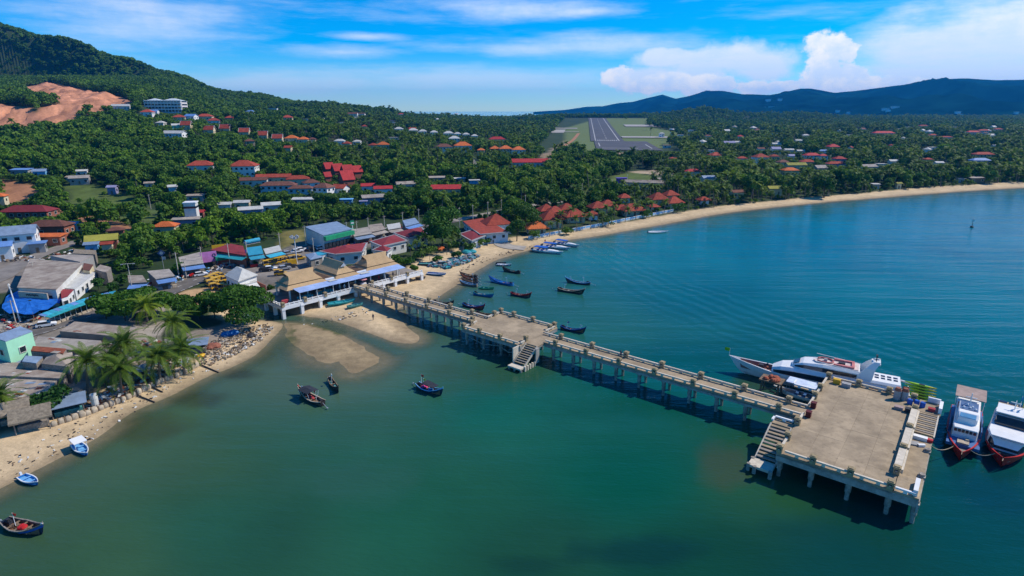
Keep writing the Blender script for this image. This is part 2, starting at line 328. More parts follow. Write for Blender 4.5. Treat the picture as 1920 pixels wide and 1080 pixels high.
def ground(X, Y):
    X = np.atleast_1d(np.asarray(X, float)); Y = np.atleast_1d(np.asarray(Y, float)); b = base_h(X, Y); z = b.copy()
    near = (Y < 1400)
    P = np.stack([X[near], Y[near]], 1); s = sdf(P, LAND); bb = b[near]
    jit = fbm(P[:, 0], P[:, 1], 14, 5) * 1.1
    s = s + jit * np.clip(1 - abs(s) / 12, 0, 1)
    slope = np.where(P[:, 0] / np.maximum(P[:, 1], 1) < -.36, .085, .06)
    zz = np.where(s > 0, np.minimum(bb, s * slope), np.maximum(-4, s * .05))
    dc = seg_dist(P, CHAN, False); zz = np.where((dc < 7) & (bb < 6), np.minimum(zz, np.maximum(-.35, -.3 + np.maximum(0, dc - 1.6) * .16)), zz)
    sa = sdf(P, BAR_A) - np.maximum(0, 2.2 - dc) * 1.5 + jit * .8
    zz = np.maximum(zz, np.clip((sa + fbm(P[:, 0], P[:, 1], 7, 17, 5) * 3.2) * .04, -4, .17)); z[near] = zz
    return z
# ground sheet
Yr = np.concatenate([np.linspace(25, 60, 20)[:-1], 60 * np.exp(np.linspace(0, math.log(450 / 60), 330))[:-1], 450 * np.exp(np.linspace(0, math.log(1300 / 450), 130))[:-1], np.linspace(1300, 4800, 90)])
Ur = np.linspace(-1.25, 1.25, 521)
UU, YY = np.meshgrid(Ur, Yr); XX = UU * YY
Zg = ground(XX.ravel(), YY.ravel())
ZG2 = Zg.reshape(XX.shape); RI = np.arange(len(Yr))
def gfast(X, Y):
    X = np.atleast_1d(np.asarray(X, float)); Y = np.atleast_1d(np.asarray(Y, float)); u = np.clip((X / np.maximum(Y, 1) + 1.25) / 2.5 * 520, 0, 519.999); v = np.clip(np.interp(Y, Yr, RI), 0, len(Yr) - 1.001)
    i = u.astype(int); j = v.astype(int); a = u - i; c = v - j
    return (ZG2[j, i] * (1 - a) + ZG2[j, i + 1] * a) * (1 - c) + (ZG2[j + 1, i] * (1 - a) + ZG2[j + 1, i + 1] * a) * c
def P(x, y, lift=0.):
    dx, dy, dz = ray(x, y); ts = np.concatenate([np.linspace(40, 400, 500), np.linspace(401, 1500, 800), np.linspace(1502, 5000, 900)]) / dy
    g = gfast(dx * ts, dy * ts) + lift; hz = CAM_H + dz * ts
    k = np.argmax(hz < g)
    if hz[k] >= g[k]: k = len(ts) - 1
    if k > 0:
        a = hz[k - 1] - g[k - 1]; b = g[k] - hz[k]; t = ts[k - 1] + (ts[k] - ts[k - 1]) * a / (a + b + 1e-9)
    else: t = ts[0]
    return np.array([dx * t, dy * t, CAM_H + dz * t])
def gz(x, y): return float(gfast(x, y)[0])
def grid_mesh(name, X, Y, Z, m):
    nr, nc = X.shape; v = np.stack([X.ravel(), Y.ravel(), Z.ravel()], 1).astype(np.float32)
    idx = np.arange(nr * nc).reshape(nr, nc); f = np.stack([idx[:-1, :-1], idx[:-1, 1:], idx[1:, 1:], idx[1:, :-1]], -1).reshape(-1, 4)
    me = bpy.data.meshes.new(name); me.vertices.add(len(v)); me.vertices.foreach_set('co', v.ravel())
    me.loops.add(f.size); me.loops.foreach_set('vertex_index', f.ravel().astype(np.int32)); me.polygons.add(len(f))
    me.polygons.foreach_set('loop_start', np.arange(0, f.size, 4, dtype=np.int32)); me.polygons.foreach_set('loop_total', np.full(len(f), 4, np.int32))
    me.polygons.foreach_set('use_smooth', np.ones(len(f), bool)); me.materials.append(m); me.update(); me.validate()
    o = bpy.data.objects.new(name, me); COL.objects.link(o); return o
def set_attr(o, name, arr):
    a = o.data.attributes.new(name, 'FLOAT_COLOR', 'POINT'); c = np.ones((len(arr), 4), np.float32); c[:, :arr.shape[1]] = arr; a.data.foreach_set('color', c.ravel())
pts2 = np.stack([XX.ravel(), YY.ravel()], 1)
S_all = np.full(len(pts2), 400.); nearm = pts2[:, 1] < 1400; S_all[nearm] = sdf(pts2[nearm], LAND)
S_bar = np.full(len(pts2), -99.); S_bar[nearm] = sdf(pts2[nearm], BAR_A)
gc = np.zeros((len(pts2), 3)); nz = fbm(pts2[:, 0], pts2[:, 1], 30, 21) * 2
gc[:] = np.array([.030, .052, .016]); gc += np.clip(nz, -.5, .8)[:, None] * np.array([.022, .02, .006])
def zone(poly_px, col, soft=4., lift=0., amt=1.):
    poly = np.array([P(x, y)[:2] for x, y in poly_px]); d = sdf(pts2[nearm], poly) + fbm(pts2[nearm][:, 0], pts2[nearm][:, 1], soft * 3, 33) * soft * 2.4
    a = (np.clip(d / soft + .5, 0, 1) * amt)[:, None]; v = (1 + 1.1 * fbm(pts2[nearm][:, 0], pts2[nearm][:, 1], 9, 41))[:, None]
    gc[nearm] = gc[nearm] * (1 - a) + np.array(col) * v * a; return poly
OPEN = []
def ozone(*a, **k): OPEN.append(zone(*a, **k))
REDE, ORG, GRS, DRY, GREY = (.34, .16, .08), (.48, .31, .16), (.095, .135, .028), (.19, .165, .05), (.27, .235, .19)
ozone([(38, 166), (90, 155), (180, 174), (254, 188), (246, 204), (215, 206), (180, 214), (140, 216), (190, 232), (80, 246), (0, 252), (-160, 262), (-160, 205), (0, 196), (70, 212), (110, 196), (60, 186)], (.52, .235, .13), 5)
ozone([(0, 338), (60, 345), (90, 380), (140, 398), (200, 410), (262, 432), (250, 446), (180, 425), (110, 402), (60, 392), (0, 385)], REDE, 4)
ozone([(120, 345), (210, 350), (300, 395), (290, 430), (200, 408), (130, 392)], GRS, 4, amt=.8)
ozone([(325, 552), (365, 542), (425, 536), (446, 556), (420, 572), (330, 574)], ORG, 2)
ozone([(532, 434), (570, 430), (576, 455), (548, 462), (520, 470)], DRY, 3)
ozone([(1148, 330), (1200, 320), (1240, 330), (1215, 350), (1140, 362), (1095, 372), (1085, 360)], GRS, 5)
ozone([(1108, 288), (1180, 286), (1185, 298), (1150, 304), (1112, 300)], (.33, .21, .14), 5)
ozone([(1005, 300), (1050, 270), (1075, 250), (1085, 262), (1062, 282), (1015, 318)], (.27, .20, .13), 6)
ozone([(920, 322), (970, 320), (975, 330), (930, 338)], (.34, .24, .12), 5)
ozone([(1180, 322), (1225, 318), (1290, 328), (1285, 333), (1220, 328)], (.36, .28, .19), 5)
GRASS_AIR = np.array([at(1062, 283, 3)[:2], at(1232, 283, 3)[:2], [at(1250, 255, 2)[0] + 40, 1230], [330, 1500], [470, 2050], [300, 2050], [120, 1400]])
OPEN.append(GRASS_AIR)
for zm in (pts2[:, 1] < 2100,):
    d = sdf(pts2[zm], GRASS_AIR); a = np.clip(d / 12 + .5, 0, 1)[:, None]; gc[zm] = gc[zm] * (1 - a) + np.array((.125, .165, .05)) * a
ozone([(-60, 604), (140, 596), (255, 585), (330, 560), (345, 585), (300, 640), (120, 755), (-60, 830)], GREY, 3)
ozone([(-60, 490), (40, 478), (60, 495), (30, 545), (-60, 560)], (.22, .19, .16), 3)
ozone([(395, 525), (560, 452), (660, 452), (790, 432), (800, 440), (640, 475), (600, 505), (480, 552), (420, 548)], (.19, .17, .15), 3)
ozone([(350, 625), (480, 590), (530, 600), (500, 640), (430, 672), (380, 680)], (.30, .25, .20), 2)
ozone([(860, 470), (905, 440), (960, 450), (985, 470), (900, 490), (870, 520), (800, 545), (790, 500)], (.44, .34, .21), 2)
# sand and wet sand along the waterline
uu = pts2[:, 0] / np.maximum(pts2[:, 1], 1)
bw = np.interp(uu, [-1, -.7, -.45, -.3, -.15, 0, .2, .5, .8], [15, 11, 9, 20, 24, 17, 14, 15, 20])
sj = S_all + fbm(pts2[:, 0], pts2[:, 1], 12, 8) * 5
a = np.clip((bw - sj) / 2.5 + .5, 0, 1)[:, None]; sand = np.array((.56, .42, .25)) * (1 + .5 * fbm(pts2[:, 0], pts2[:, 1], 7, 51))[:, None]
gc = gc * (1 - a) + sand * a
barm = (np.clip(S_bar / 2 + .6, 0, 1) * .8)[:, None]; gc = gc * (1 - barm) + np.array((.40, .30, .165)) * (1 + .7 * fbm(pts2[:, 0], pts2[:, 1], 5, 52))[:, None] * barm
wet = np.clip(1 - (Zg - .05) / .28, 0, 1)[:, None] * (Zg < .6)[:, None]
gc = gc * (1 - wet * .42)
deep = np.clip(-Zg / 1.5, 0, 1)[:, None]
gc = gc * (1 - deep * .35)
alg = (np.clip((fbm(pts2[:, 0], pts2[:, 1], 9, 61) + .06) * 7, 0, 1) * np.clip(1 - abs(S_all + 4.5) / 5.5, 0, 1) * ((uu < -.30) & (Zg < .08)))[:, None]
gc = gc * (1 - .85 * alg) + np.array((.055, .075, .022)) * .85 * alg
qv = np.zeros(len(pts2)); qv[nearm] = np.clip(sdf(pts2[nearm], OPEN[0]) / 8, 0, 1); gc = gc * (1 + qv * np.clip(fbm(pts2[:, 0], pts2[:, 1] * .3, 9, 95) * 1.6, -.6, .5))[:, None]
gc = np.clip(gc, .004, .9)
gm = bpy.data.materials.new('ground_cover'); gm.use_nodes = True; t = NT(gm.node_tree); b = t.n['Principled BSDF']
at_ = t.new('ShaderNodeAttribute', attribute_name='zone'); g = t.new('ShaderNodeNewGeometry')
f1 = t.noise(g.outputs['Position'], .5, 6, .65); f2 = t.noise(g.outputs['Position'], 3.5, 4, .6)
fine = t.m('ADD', t.m('MULTIPLY', f1, .7), t.m('MULTIPLY', f2, .5))
t.put(b.inputs['Base Color'], t.mix(1., at_.outputs['Color'], t.mix(t.ramp(fine, .35, .85), (.72, .72, .72), (1.25, 1.25, 1.25)), 'MULTIPLY')); b.inputs['Roughness'].default_value = .92; b.inputs['Specular IOR Level'].default_value = .2
bp = t.new('ShaderNodeBump'); bp.inputs['Strength'].default_value = .5; bp.inputs['Distance'].default_value = .25; t.put(bp.inputs['Height'], f1); t.l.new(bp.outputs[0], b.inputs['Normal'])
# gullied relief on the quarry face
qd = np.zeros(len(pts2)); qd[nearm] = np.clip(sdf(pts2[nearm], OPEN[0]) / 14, 0, 1)
Zg = Zg + qd * (fbm(pts2[:, 0], pts2[:, 1] * .35, 12, 71) * 20 + fbm(pts2[:, 0], pts2[:, 1], 30, 77) * 10)
gnd = grid_mesh('ground', XX, YY, Zg.reshape(XX.shape), gm); set_attr(gnd, 'zone', gc); tag(gnd, kind='structure')
# ------------------------------------------------------------------ water
Yw = np.concatenate([np.linspace(15, 60, 20)[:-1], 60 * np.exp(np.linspace(0, math.log(1300 / 60), 260))[:-1], [1300, 2000, 4000, 9000, 13000]])
Uw = np.linspace(-1.6, 1.6, 420); U2, Y2 = np.meshgrid(Uw, Yw); X2 = U2 * Y2
pw = np.stack([X2.ravel(), Y2.ravel()], 1); dw = np.full(len(pw), 0.); nm = pw[:, 1] < 1400; dw[nm] = np.maximum(0, -ground(pw[nm, 0], pw[nm, 1]))
sw = np.full(len(pw), -300.); sw[nm] = sdf(pw[nm], LAND)
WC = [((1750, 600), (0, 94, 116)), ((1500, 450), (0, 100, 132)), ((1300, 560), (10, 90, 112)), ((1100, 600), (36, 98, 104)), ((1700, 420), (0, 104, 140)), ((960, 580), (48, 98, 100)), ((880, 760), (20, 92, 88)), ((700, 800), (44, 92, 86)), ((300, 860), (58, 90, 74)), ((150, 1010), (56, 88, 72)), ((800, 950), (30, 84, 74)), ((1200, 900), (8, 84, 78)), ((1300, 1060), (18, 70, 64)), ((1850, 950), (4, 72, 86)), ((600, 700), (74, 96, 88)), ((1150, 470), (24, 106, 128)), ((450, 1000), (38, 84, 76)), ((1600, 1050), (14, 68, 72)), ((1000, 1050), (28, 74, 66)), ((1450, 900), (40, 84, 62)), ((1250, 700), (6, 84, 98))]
cw = np.zeros((len(pw), 3)); ww = np.zeros(len(pw))
lx = np.log(np.maximum(pw[:, 1], 10)); ux = pw[:, 0] / np.maximum(pw[:, 1], 1)
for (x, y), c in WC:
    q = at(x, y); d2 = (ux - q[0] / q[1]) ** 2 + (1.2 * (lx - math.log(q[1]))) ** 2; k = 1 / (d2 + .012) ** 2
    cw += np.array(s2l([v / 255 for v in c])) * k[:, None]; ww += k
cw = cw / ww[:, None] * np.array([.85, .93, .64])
cw *= (1 + fbm(pw[:, 0], pw[:, 1], 60, 13) * .5 + fbm(pw[:, 0], pw[:, 1], 16, 14) * .35)[:, None]
ppx, ppy = proj(pw[:, 0], pw[:, 1], np.zeros(len(pw)))
for x, y, rx, ry, c, am in ((265, 800, 95, 38, (50, 66, 32), .8), (370, 745, 70, 22, (42, 58, 34), .8), (450, 702, 45, 12, (40, 52, 26), .85), (505, 668, 40, 22, (66, 80, 46), .7), (1375, 880, 75, 50, (66, 74, 48), .6), (930, 705, 150, 42, (44, 76, 44), .6), (1190, 1035, 170, 40, (12, 54, 52), .7), (1000, 1060, 110, 25, (18, 58, 50), .6), (1860, 930, 110, 60, (4, 58, 66), .6), (1500, 990, 130, 40, (16, 62, 54), .5), (620, 900, 200, 60, (50, 92, 80), .4), (1440, 720, 60, 26, (56, 70, 40), .6), (1150, 760, 200, 30, (10, 74, 52), .5)):  # colour patches; the green band along the pier is its shadow painted in
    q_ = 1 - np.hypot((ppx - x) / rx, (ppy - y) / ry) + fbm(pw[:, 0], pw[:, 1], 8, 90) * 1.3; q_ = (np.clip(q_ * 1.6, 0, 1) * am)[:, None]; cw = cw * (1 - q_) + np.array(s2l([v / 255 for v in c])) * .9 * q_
sh = np.clip(1 - dw / 1.3, 0, 1)[:, None] * np.clip(1 - np.maximum(pw[:, 1] - 200, 0) / 900, .25, 1)[:, None]
cw = cw * (1 - .35 * sh) + np.array((.085, .105, .07)) * .35 * sh
far = pw[:, 1] > 1300; cw[far] = (.01, .20, .30)
wa = bpy.data.materials.new('sea_water'); wa.use_nodes = True; t = NT(wa.node_tree); b = t.n['Principled BSDF']
A = t.new('ShaderNodeAttribute', attribute_name='body'); D = t.new('ShaderNodeAttribute', attribute_name='depth'); g = t.new('ShaderNodeNewGeometry')
t.l.new(A.outputs['Color'], b.inputs['Base Color']); b.inputs['Roughness'].default_value = .07; b.inputs['IOR'].default_value = 1.33; b.inputs['Specular IOR Level'].default_value = .2
mp = t.new('ShaderNodeMapping'); t.l.new(g.outputs['Position'], mp.inputs[0]); mp.inputs['Rotation'].default_value = (0, 0, R(28)); mp.inputs['Scale'].default_value = (.35, 1., 1.)
mp2 = t.new('ShaderNodeMapping'); t.l.new(g.outputs['Position'], mp2.inputs[0]); mp2.inputs['Rotation'].default_value = (0, 0, R(38)); mp2.inputs['Scale'].default_value = (.12, 1., 1.)
sw1 = t.noise(mp.outputs[0], .55, 4, .6); sw2 = t.noise(mp.outputs[0], 2.2, 3, .6); sw3 = t.noise(mp2.outputs[0], .16, 3, .5)
wa_, wb_ = at(1085, 440), at(1580, 650); wd_ = (wb_ - wa_)[:2]; wl_ = float(np.linalg.norm(wd_)); wd_ /= wl_; wn_ = np.array([-wd_[1], wd_[0]])
so = t.new('ShaderNodeSeparateXYZ'); t.l.new(g.outputs['Position'], so.inputs[0]); rx_ = t.m('SUBTRACT', so.outputs[0], float(wa_[0])); ry_ = t.m('SUBTRACT', so.outputs[1], float(wa_[1]))
along = t.m('ADD', t.m('MULTIPLY', rx_, float(wd_[0])), t.m('MULTIPLY', ry_, float(wd_[1]))); across = t.m('ADD', t.m('MULTIPLY', rx_, float(wn_[0])), t.m('MULTIPLY', ry_, float(wn_[1])))
sn_ = t.m('DIVIDE', along, wl_); across = t.m('ADD', across, t.m('ADD', t.m('MULTIPLY', t.m('MULTIPLY', sn_, t.m('SUBTRACT', 1., sn_)), 34.), t.m('MULTIPLY', t.noise(g.outputs['Position'], .05, 2), 9.)))
wake = t.m('MULTIPLY', t.m('SINE', t.m('MULTIPLY', across, 1.35)), t.m('MULTIPLY', t.m('MULTIPLY', t.ramp(across, -24, -6), t.ramp(across, 26, 8)), t.m('MULTIPLY', t.ramp(sn_, -.1, .15), t.ramp(sn_, 1.5, .9))))
hgt = t.m('ADD', t.m('MULTIPLY', wake, .05), t.m('ADD', t.m('ADD', t.m('MULTIPLY', sw1, .16), t.m('MULTIPLY', sw2, .045)), t.m('MULTIPLY', sw3, .5)))
bp = t.new('ShaderNodeBump'); bp.inputs['Strength'].default_value = .75; bp.inputs['Distance'].default_value = 1.; t.put(bp.inputs['Height'], hgt); t.l.new(bp.outputs[0], b.inputs['Normal'])
tr = t.new('ShaderNodeBsdfTransparent'); ms = t.new('ShaderNodeMixShader')
dsep = t.new('ShaderNodeSeparateColor'); t.l.new(D.outputs['Color'], dsep.inputs[0])
t.put(ms.inputs[0], t.ramp(dsep.outputs[0], .0, .17, .36, 1.)); t.l.new(tr.outputs[0], ms.inputs[1]); t.l.new(b.outputs[0], ms.inputs[2]); t.l.new(ms.outputs[0], t.n['Material Output'].inputs[0])
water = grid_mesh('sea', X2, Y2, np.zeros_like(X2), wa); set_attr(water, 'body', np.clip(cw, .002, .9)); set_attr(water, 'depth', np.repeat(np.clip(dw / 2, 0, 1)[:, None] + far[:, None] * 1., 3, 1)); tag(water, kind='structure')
# seabed far below everything else, so the sheet of water has ground under it everywhere
sb = MB().add([(-21000, 10, -9), (21000, 10, -9), (21000, 13050, -9), (-21000, 13050, -9)], [(0, 1, 2, 3)]).build('seabed', M['redsoil']); tag(sb, kind='structure')
# ------------------------------------------------------------------ mountains
MC = [(1000, 209.5), (1060, 206), (1100, 200), (1130, 199), (1160, 193), (1185, 191), (1215, 183), (1240, 177), (1265, 185), (1290, 180), (1320, 171), (1355, 171), (1390, 177), (1440, 178), (1470, 172), (1495, 166), (1515, 166), (1560, 174), (1600, 170), (1680, 160), (1720, 153), (1750, 148), (1800, 147), (1860, 151), (1920, 149), (2200, 140), (2700, 150)]
mx_ = np.linspace(1000, 2700, 340); cr = np.interp(mx_, [p[0] for p in MC], [p[1] for p in MC])
tt = np.concatenate([np.linspace(0, 1, 60), np.linspace(1.02, 1.5, 14)])
Yb = np.interp(mx_, [1000, 1200, 1300, 1500, 1920, 2700], [5600, 5000, 3900, 3000, 2600, 2400]); Yc = Yb + 2300
TT, YB = np.meshgrid(tt, Yb, indexing='ij'); YC = np.broadcast_to(Yc, TT.shape); MY = YB + (YC - YB) * TT
MU = np.broadcast_to((mx_ - 960) / 1155., TT.shape); MX = MU * MY
zc = np.array([zat(x, y, Y) for x, y, Y in zip(mx_, cr, Yc)]); ZC = np.broadcast_to(zc, TT.shape)
prof = np.where(TT <= 1, TT ** 1.15, 1 - (TT - 1) * 1.2)
ridge = (1 - np.abs(fbm(MX, MY, 900, 81) * 3)) - .6
MZ = -4 + (ZC + 4) * prof + ridge * 210 * np.clip(TT * (1 - TT) * 4, 0, 1) * (ZC / 330) + fbm(MX, MY, 260, 83, 6) * 90 * np.clip(TT * 4, 0, 1) * np.clip(np.abs(1 - TT) * 3 + .12, 0, 1) * (ZC / 330)
mm = mat('mountain_forest', (.003, .020, .020), .95, .75, .005, 0, spec=0.); mo = grid_mesh('mountains', MX, MY, MZ, mm); tag(mo, kind='structure')
# ------------------------------------------------------------------ pier
PO = at(1456, 848, 4.2)[:2]; TH = R(-38.6); E1 = np.array([math.cos(TH), math.sin(TH)]); E2 = np.array([-E1[1], E1[0]])
def pf(a, b, z=0.): q = PO + E1 * a + E2 * b; return (float(q[0]), float(q[1]), z)
DK = 4.2
pier = thing('pier', 'long concrete pier running from the pavilion to the square end platform', 'pier', pf(0, 0, 0), TH)
def slabs(a0, a1, b0, b1, na, nb, z, th, m, par=None):
    da = (a1 - a0) / na; db = (b1 - b0) / nb; me = MB().box((0, 0, 0), (da - .02, db - .02, th)).mesh('deck_slab', m)
    for i in range(na):
        for j in range(nb): inst(me, 'deck_slab', par or pier, (a0 + da * (i + .5), b0 + db * (j + .5), z - th / 2 + random.uniform(-.012, .012)))
def underslab(a0, a1, b0, b1, z=DK - .3): MB().box(((a0 + a1) / 2, (b0 + b1) / 2, z - .15), (a1 - a0 - .1, b1 - b0 - .1, .3)).build('slab_bed', M['conc_dark'], pier)
W0, W1 = 14.0, 18.4
slabs(-124, -75, W0, W1, 9, 1, DK, .3, M['concrete']); slabs(-54, 0, W0, W1, 10, 1, DK, .3, M['concrete'])
slabs(-75, -57.2, 9, 23.8, 4, 3, DK, .3, M['concrete']); slabs(-57.2, -54, 11.2, 18.4, 1, 2, DK, .3, M['concrete'])
slabs(0, 15.4, 0, 34, 4, 7, DK, .3, M['concrete'])
for q in ((-124, -75, W0, W1), (-54, 0, W0, W1), (-75, -57.2, 9, 23.8), (-57.2, -54, 11.2, 18.4), (0, 15.4, 0, 34)): underslab(*q)
# edge beams under the deck
def beam(a0, b0, a1, b1, z=DK - .62, h=.75, w_=.5, m='conc_dark', nm='edge_beam'):
    L = math.hypot(a1 - a0, b1 - b0); MB().box((0, 0, 0), (L, w_, h)).build(nm, M[m], pier, ((a0 + a1) / 2, (b0 + b1) / 2, z), math.atan2(b1 - b0, a1 - a0))
for q in ((-124, W0 + .3, -75, W0 + .3), (-124, W1 - .3, -75, W1 - .3), (-54, W0 + .3, 0, W0 + .3), (-54, W1 - .3, 0, W1 - .3), (-75, 9.3, -57.2, 9.3), (-75, 23.5, -57.2, 23.5), (-57.5, 9.6, -57.5, 23.2), (-74.7, 9.6, -74.7, 23.2)): beam(*q)
for q in ((0, .3, 18.2, .3), (.3, .6, .3, 33.4), (0, 33.7, 18.6, 33.7), (15.1, .6, 15.1, 33.4)): beam(*q, h=1.1, z=DK - .85)
# rails: pale bars on short stubs between lamp pillars
PIL = MB().box((0, 0, .55), (.82, .82, 1.1)).box((0, 0, 1.17), (1.0, 1.0, .14)).box((0, 0, 1.30), (.66, .66, .12)); pil_me = PIL.mesh('lamp_pillar', M['pillar'])
rec_me = MB().box((0, 0, 0), (.05, .44, .34)).mesh('lamp_niche', M['dark']); gl_me = MB().box((0, 0, 0), (.07, .3, .1)).mesh('niche_sill', M['conc_pale'])
def pillar(a, b, par=pier, z=DK):
    p = inst(pil_me, 'lamp_pillar', par, (a, b, z))
    for k in range(4):
        t_ = k * math.pi / 2; inst(rec_me, 'lamp_niche', p, (.415 * math.cos(t_), .415 * math.sin(t_), .68), t_); inst(gl_me, 'niche_sill', p, (.43 * math.cos(t_), .43 * math.sin(t_), .6), t_)
def rail(a0, b0, a1, b1, z=DK, m='conc_pale', par=pier, h=.62, w_=.34, step=1.9):
    L = math.hypot(a1 - a0, b1 - b0); mb = MB().box((0, 0, h - .13), (L, w_, .26))
    n = max(1, int(L / step))
    for i in range(n): mb.box((-L / 2 + L * (i + .5) / n, 0, (h - .26) / 2 + .0), (.5, w_ - .08, h - .26))
    mb.build('rail', M[m], par, ((a0 + a1) / 2, (b0 + b1) / 2, z), math.atan2(b1 - b0, a1 - a0))
def run(pts, b):
    for i in range(len(pts) - 1):
        rail(pts[i] + .45, b, pts[i + 1] - .45, b)
fr1 = [-117.5, -109.3, -101, -92.7, -84.4, -76.3]; fr2 = [-51.2, -43.2, -35.2, -27.2, -19.2, -11.3, -3.6]
bk1 = [-113, -105, -96, -87.8, -80, -73.8]; bk2 = [-52.3, -44, -35.6, -27.4, -19.2, -10.8, -2.9]
for pts, b in ((fr1, W0 + .25), (fr2, W0 + .25), (bk1, W1 - .25), (bk2, W1 - .25)):
    run(pts, b)
    for a in pts:
        if not (a == -73.8): pillar(a, b)
rail(-124, W0 + .25, -118, W0 + .25); rail(-122, W1 - .25, -113.5, W1 - .25); rail(-54, W0 + .25, -51.7, W0 + .25); rail(-54, W1 - .25, -52.8, W1 - .25); rail(-3.1, W0 + .25, .2, W0 + .25); rail(-2.4, W1 - .25, .2, W1 - .25)
# small platform rails and pillars
for q in ((-74.7, 9.5, -74.7, 11.6), (-74.7, 12.4, -74.7, 14), (-74.7, 18.4, -74.7, 20.4), (-74.7, 21.2, -74.7, 23.2), (-74.3, 23.5, -70.9, 23.5), (-70, 23.5, -64.8, 23.5), (-63.9, 23.5, -58.4, 23.5), (-57.5, 19.2, -57.5, 23.1), (-74.3, 9.3, -70, 9.3), (-69.1, 9.3, -63.7, 9.3), (-62.8, 9.3, -57.9, 9.3), (-57.5, 9.6, -57.5, 11), (-57, W1 - .25, -54, W1 - .25)): rail(*q)
for a, b in ((-74.7, 9.3), (-74.7, 12), (-74.7, 20.8), (-74.7, 23.5), (-70.45, 23.5), (-64.35, 23.5), (-57.9, 23.5), (-57.9, 21.6), (-69.55, 9.3), (-63.25, 9.3), (-58.0, 12.2)): pillar(a, b)
def stair(a0, a1, b0, b1, z0, z1, n, dirb=-1):
    for i in range(n):
        tt_ = (i + .5) / n; zz = z0 + (z1 - z0) * (i + 1) / (n + 1)
        MB().box((0, 0, 0), (a1 - a0, abs(b1 - b0) / n * .82, .16)).build('stair_step', M['slabgrey'] if i % 2 else M['concrete'], pier, ((a0 + a1) / 2, b0 + (b1 - b0) * tt_, zz))
    for a in (a0 - .14, a1 + .14):
        d = b1 - b0; L = math.hypot(d, z1 - z0); MB().box((0, 0, 0), (.22, L, .4), rx=math.atan2(z1 - z0, d) if d > 0 else math.atan2(z0 - z1, -d)).build('stair_stringer', M['conc_pale'], pier, (a, (b0 + b1) / 2, (z0 + z1) / 2 - .1))
stair(-57.0, -54.2, 11.2, 6.6, DK, 1.0, 9)
MB().box((-55.6, 5.7, .75), (3.6, 1.8, .35)).build('stair_landing', M['conc_pale'], pier)
for i in range(5): MB().box((-53.7 + .0, 6.3 + i * .9, .35), (.4, .4, 1.5)).build('fender_block', M['conc_pale'], pier)
MB().box((-57.6, 8.2, 2.6), (.3, 2.6, 3.2)).build('stair_side_wall', M['conc_pale'], pier); MB().box((-53.6, 10.6, 2.3), (.3, 1.2, 3.4)).build('stair_side_wall', M['conc_dark'], pier)
for a, b in ((-57.2, 5.2), (-54, 5.2), (-55.6, 5.0)): MB().tube((a, b, -3), (a, b, .7), .28, n=8).build('landing_pile', M['pile'], pier)
# end platform rails, pillars
for q in ((.3, 1.0, .3, 4.4), (.3, 11.6, .3, 14.9), (.3, 18.6, .3, 22.6), (.3, 23.6, .3, 26.8), (.3, 27.6, .3, 32.9), (1.1, .3, 4.6, .3), (5.5, .3, 9.6, .3), (10.5, .3, 14.6, .3), (1.2, 33.7, 5.2, 33.7), (6.2, 33.7, 10.2, 33.7), (11.1, 33.7, 14, 33.7)): rail(*q)
for a, b in ((.3, .4), (.3, 5), (.3, 11), (.3, 23.1), (.3, 27.2), (.5, 33.6), (5.05, .35), (10.05, .35), (15.0, .35), (5.7, 33.6), (10.7, 33.6), (14.6, 33.4), (15.2, 5.0), (15.2, 12.4), (15.2, 20.2), (15.2, 28.4)): pillar(a, b)
redp = MB().box((0, 0, .5), (.8, .8, 1.0)).box((0, 0, 1.06), (.92, .92, .12)).mesh('gate_post', mat('oxide_red_post', (.10, .012, .010), .6, .2, 2))
inst(redp, 'gate_post', pier, (1.1, 14.9, DK)); inst(redp, 'gate_post', pier, (1.0, 18.9, DK))
wall_me = lambda L: MB().box((0, 0, .45), (.95, L, .9)).box((.62, 0, .35), (.25, L + .4, .7))
for b0, b1 in ((5.6, 11.8), (13.0, 19.6), (20.8, 27.6)): wall_me(b1 - b0).build('parapet_bench', M['conc_pale'], pier, (15.2, (b0 + b1) / 2, DK))
rail(15.6, .35, 18.0, .35, DK - .02, 'white'); MB().box((17.9, 2.3, DK + .45), (.55, 3.6, .9)).build('parapet_bench', M['white'], pier)
# lower ledge on the sea side with stairs rising to the far landing
slabs(15.5, 18.5, .1, 5, 1, 1, DK - .004, .3, M['concrete']); slabs(15.5, 18.5, 5.1, 22.4, 1, 3, 3.1, .3, M['concrete'])
slabs(15.5, 18.9, 29.3, 34.6, 1, 1, DK - .004, .3, M['concrete'])
stair(15.9, 18.5, 29.2, 22.6, DK, 3.1, 11)
MB().box((18.45, 13.5, 2.5), (.3, 27, .9)).build('edge_beam', M['conc_dark'], pier)
MB().box((18.7, 32, DK + .5), (.5, 3.4, 1.0)).build('parapet_bench', M['white'], pier); MB().box((17.6, 34.4, DK + .5), (1.9, .4, .9)).build('parapet_bench', M['white'], pier)
for q in ((15.45, 18.4, .2, 5), (15.45, 18.8, 29.3, 34.4)): underslab(*q)
underslab(15.45, 18.4, 5.05, 22.4, 2.8)
MB().box((18.35, 2.5, 3.45), (.25, 5.0, 1.0)).build('edge_beam', M['conc_dark'], pier); MB().box((16.9, 5.06, 3.5), (2.9, .1, .9)).build('riser_wall', M['conc_dark'], pier)
